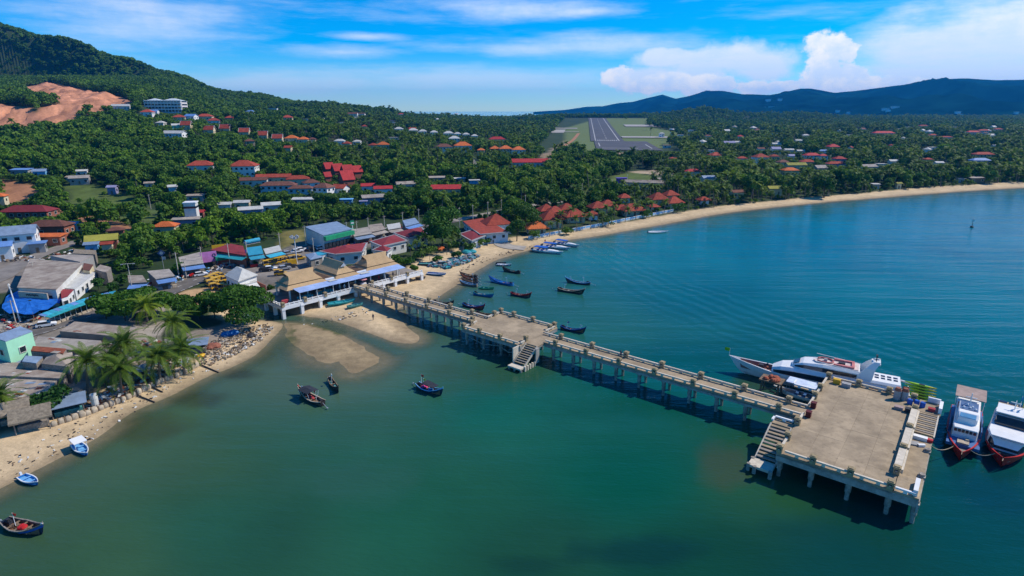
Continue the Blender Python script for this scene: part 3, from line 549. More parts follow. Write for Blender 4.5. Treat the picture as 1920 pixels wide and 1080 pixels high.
# left stairs of the end platform
slabs(-3.4, -.1, 9.2, 10.9, 1, 1, DK - .1, .25, M['concrete']); stair(-3.2, -.3, 9.1, 1.6, DK - .1, 1.2, 10)
MB().box((-1.9, .2, 1.0), (3.6, 2.6, .4)).build('stair_landing', M['conc_pale'], pier)
rail(-3.2, 10.9, -.3, 10.9, DK - .1, 'white'); rail(-3.3, 9.4, -3.3, 10.6, DK - .1, 'white')
for a, b in ((-3.6, -.9), (-2.6, -1.2), (-3.6, 1.2), (-.2, -1.2)): MB().tube((a, b, -3), (a, b, 1.3), .3, n=8).build('landing_pile', M['pile'], pier)
for a in (1.6, 4, 12): MB().box((a, 36.6, 4.3), (.1, .1, .1)) if 0 else None
# mooring float frame between walkway and ferry
slabs(-4.2, -.2, 27.2, 28.6, 1, 1, DK - .6, .25, M['concrete']); rail(-4.2, 27.1, -.3, 27.1, DK - .6, 'white'); rail(-4.3, 27.4, -4.3, 29.4, DK - .6, 'white')
# piles: each a thick collar above a thinner shaft
pile_me = MB().tube((0, 0, -4), (0, 0, 1.4), .30, .30, 8).tube((0, 0, 1.3), (0, 0, DK - .6), .42, .42, 8).mesh('pile', M['pile'])
head_me = MB().box((0, 0, 0), (.8, W1 - W0 - .3, .6)).mesh('cross_head', M['conc_dark'])
cap_me = MB().box((0, 0, 0), (.95, .95, .55)).mesh('pile_cap', M['conc_dark'])
def bent(a, bs=(W0 + .7, W1 - .7)):
    inst(head_me, 'cross_head', pier, (a, (W0 + W1) / 2, DK - .92))
    for b in bs: inst(pile_me, 'pile', pier, (a, b, 0))
for i in range(9): bent(-122 + i * 5.4)
for i in range(10): bent(-52 + i * 5.35)
for a in (-74.2, -68.8, -63.4, -58): 
    for b in (9.8, 14.2, 18.6, 23): inst(pile_me, 'pile', pier, (a, b, 0)); inst(cap_me, 'pile_cap', pier, (a, b, DK - .9))
for a in (.6, 5.1, 10.1, 15.1, 18.2):
    for b in (.6, 8.5, 17, 25.5, 33.4): inst(pile_me, 'pile', pier, (a, b, 0)); inst(cap_me, 'pile_cap', pier, (a, b, DK - 1.2))
for a0, b0, a1, b1 in ((-74, 9.8, -64, 9.8), (-64, 9.8, -58, 9.8)): MB().tube((a0, b0, 2.2), ((a0 + a1) / 2, b0 - .3, 1.5), .12).tube(((a0 + a1) / 2, b0 - .3, 1.5), (a1, b1, 2.2), .12).build('tie_bar', M['pile'], pier)
# things on and beside the end platform
def drum(a, b, z, label, m, r=.42, h=.95, group=None, nm='barrel', cat='barrel'):
    t_ = thing(nm, label, cat, pf(a, b, z), 0, group)
    mb = MB(); prof_ = [(0, .9), (.1, 1), (.48, 1.02), (.52, 1.02), (.9, 1), (1, .88)]
    mb.loft([[(r * q * math.cos(i * math.pi / 6), r * q * math.sin(i * math.pi / 6), h * zz) for i in range(12)] for zz, q in prof_]); mb.build('drum_body', m, t_)
    MB().tube((r * .5, 0, h - .01), (r * .5, 0, h + .05), .09, n=6).build('bung', M['dark'], t_); return t_
for k, (a, b) in enumerate(((14.2, 31.3), (15.2, 31.6), (16.1, 31.3))):
    drum(a, b, DK, ['blue plastic barrel at the platform edge, nearest the two grey tanks', 'middle one of the blue plastic barrels at the platform edge', 'blue plastic barrel nearest the kayaks and the stone pillar'][k], M['blue'], .42, .95, 'blue barrels')
for k, (a, b) in enumerate(((12.1, 32.0), (13.2, 32.5))):
    t_ = thing('water_tank', ['grey water tank with a red brown lid, nearer the ferry cabin', 'grey water tank with a red brown lid, beside the blue barrels'][k], 'tank', pf(a, b, DK), 0, 'grey water tanks')
    MB().tube((0, 0, 0), (0, 0, 1.75), .58, .56, 12).build('tank_body', M['grey'], t_); MB().tube((0, 0, 1.75), (0, 0, 2.3), .6, .42, 12).build('tank_lid', M['brick'], t_)
for k in range(6):
    t_ = thing('kayak', 'lime and yellow kayak stacked on the float behind the blue barrels, number %s from the top' % ('one', 'two', 'three', 'four', 'five', 'six')[k] if 0 else ['lime kayak on top of the stack at the ferry stern', 'lime kayak just below the top one of the stack', 'upper middle lime kayak of the stack at the stern', 'lower middle lime kayak of the stack at the stern', 'lime kayak just above the bottom one of the stack', 'bottom lime kayak of the stack behind the blue barrels'][k], 'kayak', pf(15.0 + .07 * k, 40.9 - k * .36, 4.4 - k * .42), TH - .05, 'stacked kayaks')
    rings = []
    for s_ in np.linspace(-1, 1, 9):
        w_ = .42 * max(.06, 1 - abs(s_) ** 2.4); zz = .12 * s_ * s_; rings.append([(2.6 * s_, w_ * math.cos(q), zz + .24 * max(.25, 1 - abs(s_) ** 3) * math.sin(q)) for q in np.linspace(0, 2 * math.pi, 9)[:-1]])
    MB().loft(rings).build('kayak_hull', M['kayak'], t_, smooth=True); MB().box((.2, 0, .24), (.9, .4, .06)).build('cockpit', M['dark'], t_)
    MB().loft([[(q[0], q[1] * 1.03, q[2] + .01) for q in r_] for r_ in rings[6:]]).build('bow_cap', M['kayaky'], t_)
fl = thing('pontoon', 'white pontoon float with rail behind the kayak stack', 'pontoon', pf(14.2, 41.0, .5), TH - .06)
MB().box((0, 0, 0), (6.2, 4.0, .9)).build('float_deck', M['grey'], fl); MB().box((0, 2.1, 3.0), (6.0, .3, .3)).build('top_tube', M['white'], fl)
for s_ in (-2.8, 0, 2.8): MB().tube((s_, 2.1, .4), (s_, 2.1, 2.9), .07).build('post', M['white'], fl)
def crate(a, b, z, d, label, m, nm='crate', rz=TH):
    t_ = thing(nm, label, 'box', pf(a, b, z), rz); MB().box((0, 0, d[2] / 2), d).build('box_body', m, t_); MB().box((0, 0, d[2] + .04), (d[0] + .06, d[1] + .06, .07)).build('lid', m, t_)
crate(12.9, 27.8, DK, (1.3, .9, .5), 'pale pink low crate on the deck near the blue barrels', mat('dusty_pink', (.42, .30, .27)))
crate(14.3, 27.6, DK, (.9, .9, .7), 'dark grey crate beside the pale pink one by the parapet', M['dark'])
crate(16.9, 20.6, 3.1, (1.9, .8, .5), 'white cool box on the lower ledge below the stairs', M['white'], 'cool_box')
crate(17.3, 18.2, 3.1, (1.0, .45, .3), 'white plastic box lying on the lower ledge', M['white'], 'plastic_box', TH + .6)
crate(16.2, 18.3, 3.1, (1.5, 1.2, .15), 'flat grey board lying on the lower ledge beside the bench wall', M['grey'], 'board', TH + .3)
crate(18.2, 20.6, 3.1, (.8, .6, .4), 'red bundle at the outer edge of the lower ledge', M['red'], 'bundle')
crate(17.5, 30.6, DK, (1.0, .8, .5), 'red and grey equipment case on the far landing', M['clothr'], 'case')
crate(2.2, 32.2, DK, (1.2, .8, .9), 'yellow box at the far platform corner by the ferry', M['yellow'], 'chest'); crate(3.9, 31.8, DK, (1.5, 1.0, .7), 'grey crate next to the yellow box by the ferry', M['grey'])
# timber dolphin with an orange net heap beside the ferry bow
dl = thing('mooring_dolphin', 'timber mooring dolphin heaped with orange nets beside the ferry bow', 'mooring', pf(-8.6, 28.6, 0), TH)
for x_, y_ in ((-1.5, -1), (1.5, -1), (1.5, 1.2), (-1.5, 1.2)): MB().tube((x_ * 1.3, y_ * 1.3, -3), (x_, y_, 3.2), .2, n=6).build('raker', M['wood'], dl)
MB().tube((-1.6, -1.1, .8), (1.8, -1.2, 2.6), .16).tube((1.6, -1.1, .8), (-1.8, -1.2, 2.2), .16).build('brace', M['wood'], dl); MB().box((0, .1, 3.1), (4.2, 3.2, .3)).build('top_boards', M['wood'], dl)
mb = MB()
for k in range(7): mb.sphere((random.uniform(-1.5, 1.5), random.uniform(-.9, 1.1), 3.4), random.uniform(.6, .9), 8, 5, .7)
mb.build('net_heap', mat('orange_net', (.36, .10, .05), .95, .35, 3, .4), dl)
# ------------------------------------------------------------------ boats
def hull_mesh(L, B, D, bow=1.0, stern=.3, draft=.35, stw=.5, n=15, rake=.12, floor=.3, full=.75):
    """outer skin, inner floor: station 0 = stern, 1 = bow; x forward, z=0 waterline"""
    out, inn, gun = [], [], []
    for k in range(n):
        s = k / (n - 1); hb = B / 2 * ((stw + (1 - stw) * min(1, s / .35) ** .8) if s < .35 else max(.02, (1 - ((s - .35) / .65) ** (1.6 + full)))) 
        zs = D + bow * max(0, (s - .45) / .55) ** 2.2 + stern * max(0, (.35 - s) / .35) ** 1.8; zk = -draft * (1 - max(0, (s - .7) / .3) ** 2 * 1.15) if s > .7 else -draft * (.5 + .5 * min(1, s / .3))
        x = -L / 2 + L * s; xr = x + rake * L * max(0, (s - .6) / .4) ** 2
        xb = x
        out.append([(xb, 0, zk), (xb * 1 + (xr - xb) * .35, hb * .62, zk + (zs - zk) * .25), (xb + (xr - xb) * .75, hb * .92, zk + (zs - zk) * .68), (xr, hb, zs), (xr, hb * .9, zs), (xb + (xr - xb) * .8, hb * .8, max(floor, zk + .12))])
    return out
def hull(par, L, B, D, m, mfloor, mgun, **k):
    st = hull_mesh(L, B, D, **k); rings = []
    for r_ in st: rings.append([(x, -y, z) for x, y, z in r_[3::-1]] + [r_[1], r_[2], r_[3]])
    mb = MB(); mb.loft(rings, cap=False, close=False); n = len(rings[0]); mb.f.append(tuple(range(n))[::-1]); mb.build('hull', m, par, smooth=False)
    fl_ = [[(q[5][0], -q[5][1], q[5][2]), q[5]] for q in st]; rr = [[(q[4][0], -q[4][1], q[4][2]), (q[5][0], -q[5][1], q[5][2]), q[5], q[4]] for q in st[:-1]]
    MB().loft(rr, cap=False, close=False).build('inner_boards', mfloor, par)
    g_ = MB()
    for sg in (-1, 1):
        g_.loft([[(q[3][0], sg * (q[3][1] + .05), q[3][2] - .10), (q[3][0], sg * (q[3][1] + .05), q[3][2] + .05), (q[4][0], sg * (q[4][1] - .02), q[4][2] + .05), (q[4][0], sg * (q[4][1] - .02), q[4][2] - .06)] for q in st])
    g_.build('gunwale', mgun, par); return st
def flag(par, x, y, z, h, m, sz=.6, pole='white'):
    p = MB().tube((0, 0, 0), (0, 0, h), .045, .03, 5).build('flag_pole', M[pole], par, (x, y, z)); mb = MB()
    mb.loft([[(sz * 1.3 * i / 4, .08 * math.sin(i * 1.7), h - sz), (sz * 1.3 * i / 4, .08 * math.sin(i * 1.7 + .4), h - .05), (sz * 1.3 * i / 4, .08 * math.sin(i * 1.7 + .4) + .02, h - .05), (sz * 1.3 * i / 4, .08 * math.sin(i * 1.7) + .02, h - sz)] for i in range(5)]).build('flag', m, p)
BOATG = 'moored longtail fishing boats'
def longtail(px, py, ang, label, L=9.5, m='hullblack', mg='wood', mf='deckwood', canopy=None, stripe=None, poles=1, ribbon='red', flagm=None, heap=None, loc=None, bow=1.25, z=0., B=None):
    q = at(px, py, z) if loc is None else loc; t_ = thing('longtail_boat', label, 'boat', (q[0], q[1], z), ang, BOATG); B = B or L * .185
    st = hull(t_, L, B, .62, M[m], M[mf], M[mg], bow=bow, stern=.45, rake=.10, floor=.16, stw=.55)
    for s_ in (-.28, -.08, .12, .27): MB().box((L * s_, 0, .52), (.28, B * .86, .06)).build('thwart', M['wood'], t_)
    MB().box((-L * .40, 0, .78), (.9, .5, .5)).box((-L * .40, 0, 1.12), (.5, .36, .25)).tube((-L * .37, 0, 1.2), (-L * .30, 0, 1.05), .03).build('engine', M['dark'], t_)
    MB().tube((-L * .44, 0, .8), (-L * .74, .35, .28), .05).tube((-L * .735, .35, .20), (-L * .735, .35, .40), .16, .16, 6).build('propeller_shaft', M['silver'], t_)
    MB().tube((L * .565, 0, .62 + bow * .95), (L * .60, 0, .62 + bow * 1.28), .09, .05).build('stem_post', M[mg], t_)
    if ribbon: MB().tube((L * .558, 0, .62 + bow * .86), (L * .575, 0, .62 + bow * 1.06), .16, .13).build('bow_ribbon', M[ribbon], t_)
    if stripe:
        mb = MB()
        for sg in (-1, 1): mb.loft([[(r_[2][0], sg * (r_[2][1] + .03), r_[2][2]), (r_[3][0], sg * (r_[3][1] + .035), r_[3][2] - .14), (r_[3][0], sg * (r_[3][1] + .01), r_[3][2] - .14), (r_[2][0], sg * (r_[2][1] - .0), r_[2][2])] for r_ in st[8:]])
        mb.build('bow_panel', M[stripe], t_)
    for k in range(poles):
        x_ = (-L * .22, L * .34, L * .1)[k]; flag(t_, x_, 0, .4, 2.1 - .3 * k, M[flagm] if flagm and k == 0 else M['white'], .42)
    if canopy:
        c = MB(); c.loft([[(x_, -B * .62, 2.0), (x_, 0, 2.28), (x_, B * .62, 2.0), (x_, B * .62, 1.95), (x_, 0, 2.22), (x_, -B * .62, 1.95)] for x_ in (-L * .1, L * .32)]); c.build('canopy', M[canopy], t_)
        for x_ in (-L * .09, L * .31):
            for sg in (-1, 1): MB().tube((x_, sg * B * .42, .5), (x_, sg * B * .58, 1.97), .035).build('canopy_post', M['white'], t_)
    if heap:
        c = MB()
        for k in range(5): c.sphere((random.uniform(-.06, .16) * L, random.uniform(-.2, .2), .5), random.uniform(.3, .5), 7, 4, .6)
        c.build('net_heap', M[heap], t_)
    c = MB()
    for k in range(5): c.box((random.uniform(-.3, .25) * L, random.uniform(-.3, .3), .45), (random.uniform(.2, .5), random.uniform(.2, .4), random.uniform(.15, .4)), random.uniform(0, 3))
    c.build('gear', M[random.choice(['wood', 'grey', 'dark', 'net'])], t_); return t_
def head(x0, y0, x1, y1):  # heading from stern pixel to bow pixel, and the midpoint, on the water
    a = at(x0, y0); b_ = at(x1, y1); return (a + b_) / 2, math.atan2(b_[1] - a[1], b_[0] - a[0]), float(np.linalg.norm(b_ - a))
def LT(x0, y0, x1, y1, label, **k):
    c, a, L = head(x0, y0, x1, y1); return longtail(0, 0, a, label, L=min(12, max(6.5, L * .86)), loc=c, **k)
LT(1110, 535, 1060, 529, 'dark longtail boat, farthest out to sea beyond the brown one', m='hullnavy', mg='lblue', poles=2, ribbon=None, flagm='white')
LT(1042, 544, 1096, 552, 'weathered brown longtail boat with pale gunwale lying parallel to the navy one', m='hullblack', mg='sandbag', poles=1, ribbon='brick')
LT(957, 553, 994, 559, 'longtail boat with bright red bow anchored off the small green dinghy', m='hullnavy', stripe='red', mg='red', poles=2, flagm='white', ribbon='red')
LT(966, 537, 917, 527, 'bright blue longtail boat with blue cover and high bow post', m='hullblue', mg='blue', mf='lblue', poles=2, ribbon=None, heap='hullblue')
LT(886, 552, 925, 558, 'plain bright blue open boat without canopy, near the pier', m='hullblue', mg='teal', mf='boatdeck', poles=0, ribbon=None, bow=.7)
LT(865, 573, 909, 582, 'navy longtail boat with red bow panel close behind the pier rail', m='hullnavy', stripe='red', mg='blue', poles=2, flagm='white', ribbon='red')
LT(815, 569, 845, 573, 'dark longtail boat with its bow on the sand beside the pier', m='hullblack', mg='woodgrey', poles=2, ribbon=None)
LT(892, 590, 932, 596, 'tarred longtail boat half hidden behind the small platform rail', m='hullblack', mg='wood', poles=0, ribbon=None)
LT(1048, 616, 1098, 626, 'navy longtail boat with purple flag moored beside the small platform', m='hullnavy', mg='blue', poles=2, flagm='purple', ribbon=None)
LT(978, 514, 942, 508, 'slim black longtail boat nearest the sandy shore', m='hullblack', mg='dark', poles=0, ribbon='brick')
LT(610, 763, 560, 738, 'tarred longtail boat under a black flat canopy in the open bay', m='hullblack', mg='sandbag', canopy='dark', poles=2, flagm='clothr', heap='clothr', B=2.1)
LT(618, 714, 635, 738, 'small dark longtail boat without canopy beside the one under black cloth', m='hullblack', mg='wood', mf='dark', poles=1, ribbon=None)
yb = LT(780, 725, 830, 743, 'longtail boat with yellow and red flag, pink cloth and blue nets', m='hullnavy', mg='lblue', poles=1, flagm='kayaky', canopy=None, heap='hullblue', ribbon='teal', B=2.0)
MB().sphere((-1.6, 0, .55), .55, 8, 5, .6).sphere((-1.0, .2, .5), .45, 8, 5, .6).build('pink_cloth', mat('cloth_pink', (.62, .06, .20), .9), yb); flag(yb, -2.3, .25, .4, 2.7, M['red'], .5); MB().box((.4, 0, 1.75), (3.0, 1.7, .05), ry=.12).build('shade_net', M['dark'], yb)
LT(8, 985, 84, 1003, 'brown decked fishing boat with red net heap and blue bow', m='hullnavy', mg='woodgrey', stripe='blue', poles=1, flagm='red', heap='red', ribbon='white', B=2.3)
CB = ['topmost dark longtail boat of the cluster drawn up on the beach', 'second dark longtail boat of the beached cluster, with raised prow', 'third longtail boat of the beached cluster, navy with brown rail', 'lowest and palest longtail boat of the beached cluster']
for k, (x0, y0, x1, y1) in enumerate(((897, 523, 862, 516), (897, 529, 866, 522), (896, 534, 868, 528), (893, 538, 866, 533))): LT(x0, y0, x1, y1, CB[k], m=['hullblack', 'hullblack', 'hullnavy', 'woodgrey'][k], mg=['wood', 'brick', 'wood', 'lblue'][k], poles=1 if k % 2 else 0, ribbon='brick', z=.1, bow=.7)
def skiff(px, py, ang, label, L=4.2, m='hullblue', mf='lblue', mg='white', engine='white', canopy=False, z=.0, B=None, cat='boat', nm='dinghy'):
    q = at(px, py, 0); t_ = thing(nm, label, cat, (q[0], q[1], z), ang); B = B or L * .36
    hull(t_, L, B, .45, M[m], M[mf], M[mg], bow=.35, stern=.0, rake=.06, floor=.12, stw=.8)
    for s_ in (-.2, .15): MB().box((L * s_, 0, .36), (.25, B * .8, .05)).build('thwart', M[mf], t_)
    if engine: MB().box((-L * .52, 0, .75), (.35, .32, .5), taper=.8).box((-L * .53, 0, .2), (.14, .12, .9)).build('outboard', M[engine], t_)
    if canopy:
        MB().box((-L * .14, 0, 1.75), (L * .5, B * 1.0, .1)).build('canopy', M['white'], t_)
        for x_ in (-.36, .08):
            for sg in (-1, 1): MB().tube((L * x_, sg * B * .42, .4), (L * x_, sg * B * .44, 1.72), .035).build('canopy_post', M['white'], t_)
    return t_
skiff(153, 845, R(-38), 'blue boat under a white flat canopy at the sandy edge', 5.2, canopy=True, engine='dark')
skiff(56, 903, R(-26), 'small blue dinghy with white outboard motor at the waterline', 4.4)
skiff(912, 542, R(-14), 'little green dinghy beside the beached boats', 4.6, m='green', mf='net', mg='green', engine=None)
skiff(944, 498, R(-12), 'small white and navy dinghy just off the sandy beach', 5.2, m='hullnavy', mf='white', engine=None); skiff(939, 495, R(-10), 'tiny dark dinghy behind the white and navy one', 3.6, m='hullblack', mf='dark', mg='dark', engine=None)
skiff(1233, 436, R(6), 'lone white speed skiff far out off the resort beach', 9, m='white', mf='white', engine='dark')
def skiff_land(px, py, ang, label, L, m, mf, **k):
    t_ = skiff(px, py, ang, label, L, m=m, mf=mf, engine=None, **k); q = P(px, py); t_.location = (q[0], q[1], q[2] + .28)
skiff_land(818, 516, R(-14), 'blue boat hauled out on the sand with a white foredeck', 6.5, 'hullblue', 'boatdeck'); skiff_land(808, 497, R(0), 'long dark boat hull hauled up by the nets and shrubs', 9, 'hullblack', 'net', mg='dark')
skiff_land(640, 570, R(28), 'teal upturned boat on the sand under the pavilion beams', 7.5, 'teal', 'teal', mg='teal'); skiff_land(666, 576, R(36), 'pale teal boat beside the pier on the wet sand', 4.5, 'net', 'net', mg='net')
skiff_land(788, 524, R(10), 'small brown boat lying by the end of the white parapet', 3.2, 'hullblack', 'wood', mg='wood')
def speedboat(x0, y0, x1, y1, label):
    c, a, L = head(x0, y0, x1, y1); L *= .95; t_ = thing('speedboat', label, 'boat', (c[0], c[1], 0), a, 'speedboats moored side by side'); B = L * .26
    hull(t_, L, B, .85, M['white'], M['white'], M['white'], bow=.45, stern=0, rake=.1, floor=.5, stw=.85)
    mb = MB()
    st = hull_mesh(L, B, .85, bow=.45, stern=0, rake=.1, floor=.5, stw=.85)
    for sg in (-1, 1): mb.loft([[(r_[1][0], sg * (r_[1][1] + .03), r_[1][2] + .1), (r_[2][0], sg * (r_[2][1] + .04), r_[2][2] - .05), (r_[2][0], sg * (r_[2][1]), r_[2][2] - .06), (r_[1][0], sg * (r_[1][1]), r_[1][2] + .1)] for r_ in st])
    mb.build('hull_stripe', M['hullnavy'], t_)
    mb = MB().loft([[(x_, -B * .36 * w_, .85), (x_, -B * .34 * w_, z_), (x_, B * .34 * w_, z_), (x_, B * .36 * w_, .85)] for x_, w_, z_ in ((L * .02, 1, 1.25), (L * .22, .85, 1.35), (L * .44, .4, 1.22))]); mb.build('foredeck', M['white'], t_)
    MB().box((-L * .2, 0, 2.1), (L * .46, B * .86, .12)).build('canopy', M['blue'], t_); MB().box((L * .04, 0, 1.5), (.1, B * .7, .7), ry=-.5).build('windscreen', M['glass'], t_)
    for x_ in (-.42, 0):
        for sg in (-1, 1): MB().tube((L * x_, sg * B * .4, .8), (L * x_, sg * B * .4, 2.1), .045).build('canopy_post', M['silver'], t_)
    for y_ in (-.5, .5): MB().box((-L * .53, y_, .9), (.6, .45, .8), taper=.8).build('outboard', M['dark'], t_)
    for x_ in (-.3, -.15): MB().box((L * x_, 0, .95), (.5, B * .7, .4)).build('seat', M['blue'], t_)
speedboat(998, 470, 1052, 477, 'nearest white and navy speedboat of the three at the beach'); speedboat(1016, 463, 1066, 469, 'middle speedboat of the three at the beach, with blue canopy'); speedboat(1040, 457, 1083, 464, 'farthest speedboat of the three at the beach')
# ---- big white ferry
bow_w = np.array(pf(-17.6, 34.9)); ste_w = np.array(pf(12.9, 39.4)); fa = math.atan2(*(bow_w - ste_w)[1::-1]); fc = (bow_w + ste_w) / 2; FL = float(np.linalg.norm(bow_w - ste_w))
fe = thing('passenger_ferry', 'big white streamlined ferry with dark window bands moored behind the end platform', 'ferry', (fc[0], fc[1], 0), fa)
FB = 6.2; fst = hull(fe, FL * .92, FB, 2.0, M['white'], mat('bow_deck_red', (.28, .14, .12), .8, .25, 2), M['white'], bow=1.5, stern=.0, rake=.10, floor=1.5, stw=.9, draft=.8, n=20, full=1.0)
def house(par, secs, name, m, r=.35):
    rings = []
    for x, w_, z0, z1 in secs:
        h = w_ / 2; rings.append([(x, -h, z0), (x, -h, z1 - r), (x, -h + r, z1), (x, h - r, z1), (x, h, z1 - r), (x, h, z0)])
    return MB().loft(rings).build(name, m, par)
def strip(par, pts, name, m, d=.04, both=True):  # window band: (x, half width, z0, z1) stations hugging the side walls
    mb = MB()
    for sg in ((-1, 1) if both else (1,)):
        mb.loft([[(x, sg * (h - .05), z0), (x, sg * (h + d), z0), (x, sg * (h + d), z1), (x, sg * (h - .05), z1)] for x, h, z0, z1 in pts])
    return mb.build(name, m, par)
k_ = FL / 31.
main = house(fe, [(x * k_, w_, z0, z1) for x, w_, z0, z1 in ((-14.5, 5.6, 1.6, 4.5), (-2, 5.8, 1.6, 4.5), (4, 5.5, 1.6, 4.4), (6.6, 4.6, 1.7, 4.0), (8.3, 3.0, 1.8, 3.2))], 'main_cabin', M['white'], .5)
strip(fe, [(x * k_, h, z0, z1) for x, h, z0, z1 in ((-8.4, 2.82, 2.75, 3.75), (-2, 2.9, 2.75, 3.8), (4, 2.75, 2.7, 3.7), (6.6, 2.3, 2.6, 3.35), (8.0, 1.6, 2.5, 2.95))], 'cabin_window_band', M['glass'])
strip(fe, [(x * k_, 2.82, 2.2, 3.9) for x in (-14.2, -8.9)], 'aft_lounge_opening', mat('aft_red_interior', (.30, .02, .05), .7, .4, 3))
for x in (-13, -11.6, -10.2): strip(fe, [(x * k_ - .06, 2.86, 2.0, 3.95), (x * k_ + .06, 2.86, 2.0, 3.95)], 'aft_mullion', M['white'])
for i in range(7): strip(fe, [((-7.6 + i * .9) * k_, 2.86, 2.05, 2.3), ((-7.2 + i * .9) * k_, 2.86, 2.05, 2.3)], 'porthole', M['dark'])
house(fe, [(x * k_, w_, z0, z1) for x, w_, z0, z1 in ((-14.4, 5.2, 4.47, 4.95), (-7.5, 5.3, 4.47, 4.95), (-7.4, 4.9, 4.47, 6.1), (-1, 4.9, 4.47, 6.2), (2.6, 4.3, 4.45, 5.7), (4.6, 3.0, 4.42, 4.75))], 'upper_cabin', M['white'], .4)
strip(fe, [(x * k_, h, z0, z1) for x, h, z0, z1 in ((-7.0, 2.45, 4.75, 5.5), (-1, 2.46, 4.75, 5.6), (2.4, 2.2, 4.7, 5.4), (4.1, 1.65, 4.55, 4.8))], 'upper_window_band', M['glass'])
MB().loft([[(x * k_, -h, z), (x * k_, h, z), (x * k_, h, z - .1), (x * k_, -h, z - .1)] for x, h, z in ((3.3, 1.2, 5.52), (4.4, 1.0, 4.96))]).build('bridge_windscreen', M['glass'], fe)
sdk = MB().prism([(x * k_, y) for x, y in ((-7.2, -1.9), (-2, -1.9), (.2, -1.2), (.9, 0), (.2, 1.2), (-2, 1.9), (-7.2, 1.9))], 6.1, 6.26).build('sun_deck', mat('sundeck_pink', (.60, .50, .47), .8), fe)
ringp = [(-1.2 + 1.5 * math.cos(q), 1.3 * math.sin(q)) for q in np.linspace(.5, 2 * math.pi - .5, 15)]
mb = MB()
for i in range(14): mb.tube((ringp[i][0] * k_, ringp[i][1], 6.45), (ringp[i + 1][0] * k_, ringp[i + 1][1], 6.42), .17, n=6)
mb.build('ring_sofa', mat('sofa_red', (.50, .17, .16), .7), fe)
for y_ in (-1.45, 1.45): MB().box((-4.6 * k_, y_, 6.42), (3.6, .5, .35)).build('bench', MATS['sofa_red'], fe)
MB().box((-6.2 * k_, 0, 6.42), (.5, 2.6, .35)).build('bench', MATS['sofa_red'], fe); MB().box((-4.2 * k_, .2, 6.45), (1.2, .9, .4)).build('deck_table', M['dark'], fe); MB().box((-1.3 * k_, 0, 6.5), (.6, .5, .5)).build('deck_table', M['grey'], fe)
mb = MB()
for sg in (-1, 1): mb.tube((-7.6 * k_, sg * 2.3, 6.1), (.5 * k_, sg * 2.2, 6.75), .06, n=5)
mb.build('deck_railing', M['white'], fe)
mb = MB()
for sg in (-1, 1): mb.loft([[(x, sg * y, z), (x + c_, sg * y, z), (x + c_, sg * (y - .25), z), (x, sg * (y - .25), z)] for x, c_, y, z in ((-9.6 * k_, 3.0, 2.5, 4.9), (-9.9 * k_, 1.6, 2.0, 7.0), (-10.6 * k_, 1.0, 1.2, 8.3))])
mb.box((-9.9 * k_, 0, 7.9), (1.5, 2.6, .3)); mb.build('radar_arch', M['white'], fe)
MB().tube((-9.9 * k_, -.5, 8.0), (-9.9 * k_, -.5, 9.1), .08).box((-9.9 * k_, -.5, 9.1), (.3, 1.2, .15)).tube((-9.9 * k_, .6, 8.0), (-9.9 * k_, .6, 9.6), .05).build('radar', M['dark'], fe)
for i in range(4):
    for y_ in (-.9, .35): MB().box(((-13.6 + i * 1.05) * k_, y_, 4.965), (.7, .75, .05)).build('roof_hatch', M['screen'], fe)
MB().box((-15.6 * k_, 0, 2.2), (1.6, 5.2, .15)).build('stern_deck', M['grey'], fe)
mb = MB()
for y_ in (-2.4, 0, 2.4): mb.tube((-16 * k_, y_, 2.2), (-16 * k_, y_, 3.3), .06)
mb.tube((-16 * k_, -2.4, 3.3), (-16 * k_, 2.4, 3.3), .06); mb.build('stern_railing', M['white'], fe)
flag(fe, 17.2 * k_, 0, 3.3, 2.0, M['kayak'], .8); flag(fe, -15.8 * k_, 1.8, 2.2, 2.6, M['clothr'], .8)
MB().box((10.5 * k_, 0, 2.6), (.9, .9, .6)).tube((12.4 * k_, .4, 2.3), (12.4 * k_, .4, 2.9), .2).tube((9.4 * k_, -.8, 2.0), (9.4 * k_, -.8, 3.0), .22).build('windlass', M['dark'], fe)
mb = MB()
for k in range(5): mb.sphere((random.uniform(9, 11) * k_, random.uniform(-.9, .9), 2.3), random.uniform(.25, .45), 7, 4, .7)
mb.build('rope_heap', M['brick'], fe)
# ---- small white canopy launch between the walkway and the ferry
q = pf(-3.3, 30.6); la = thing('canopy_launch', 'small launch under a pale blue flat canopy beside the platform corner', 'boat', q, TH + math.pi)
hull(la, 8.5, 2.6, .8, M['white'], M['grey'], M['white'], bow=.4, stern=0, floor=.4, stw=.85); MB().box((-.3, 0, 3.3), (6.2, 3.0, .14)).build('canopy', mat('canopy_pale_blue', (.55, .64, .80), .5), la)
for x_ in (-3.2, 2.6):
    for sg in (-1, 1): MB().tube((x_, sg * 1.2, .7), (x_, sg * 1.3, 3.25), .05).build('canopy_post', M['silver'], la)
for x_ in (-2, -.6, .8): MB().box((x_, 0, .75), (.5, 2.0, .4)).build('seat', M['boatdeck'], la)
MB().box((-4.4, 0, .9), (.6, .9, .9)).build('outboard', M['dark'], la)
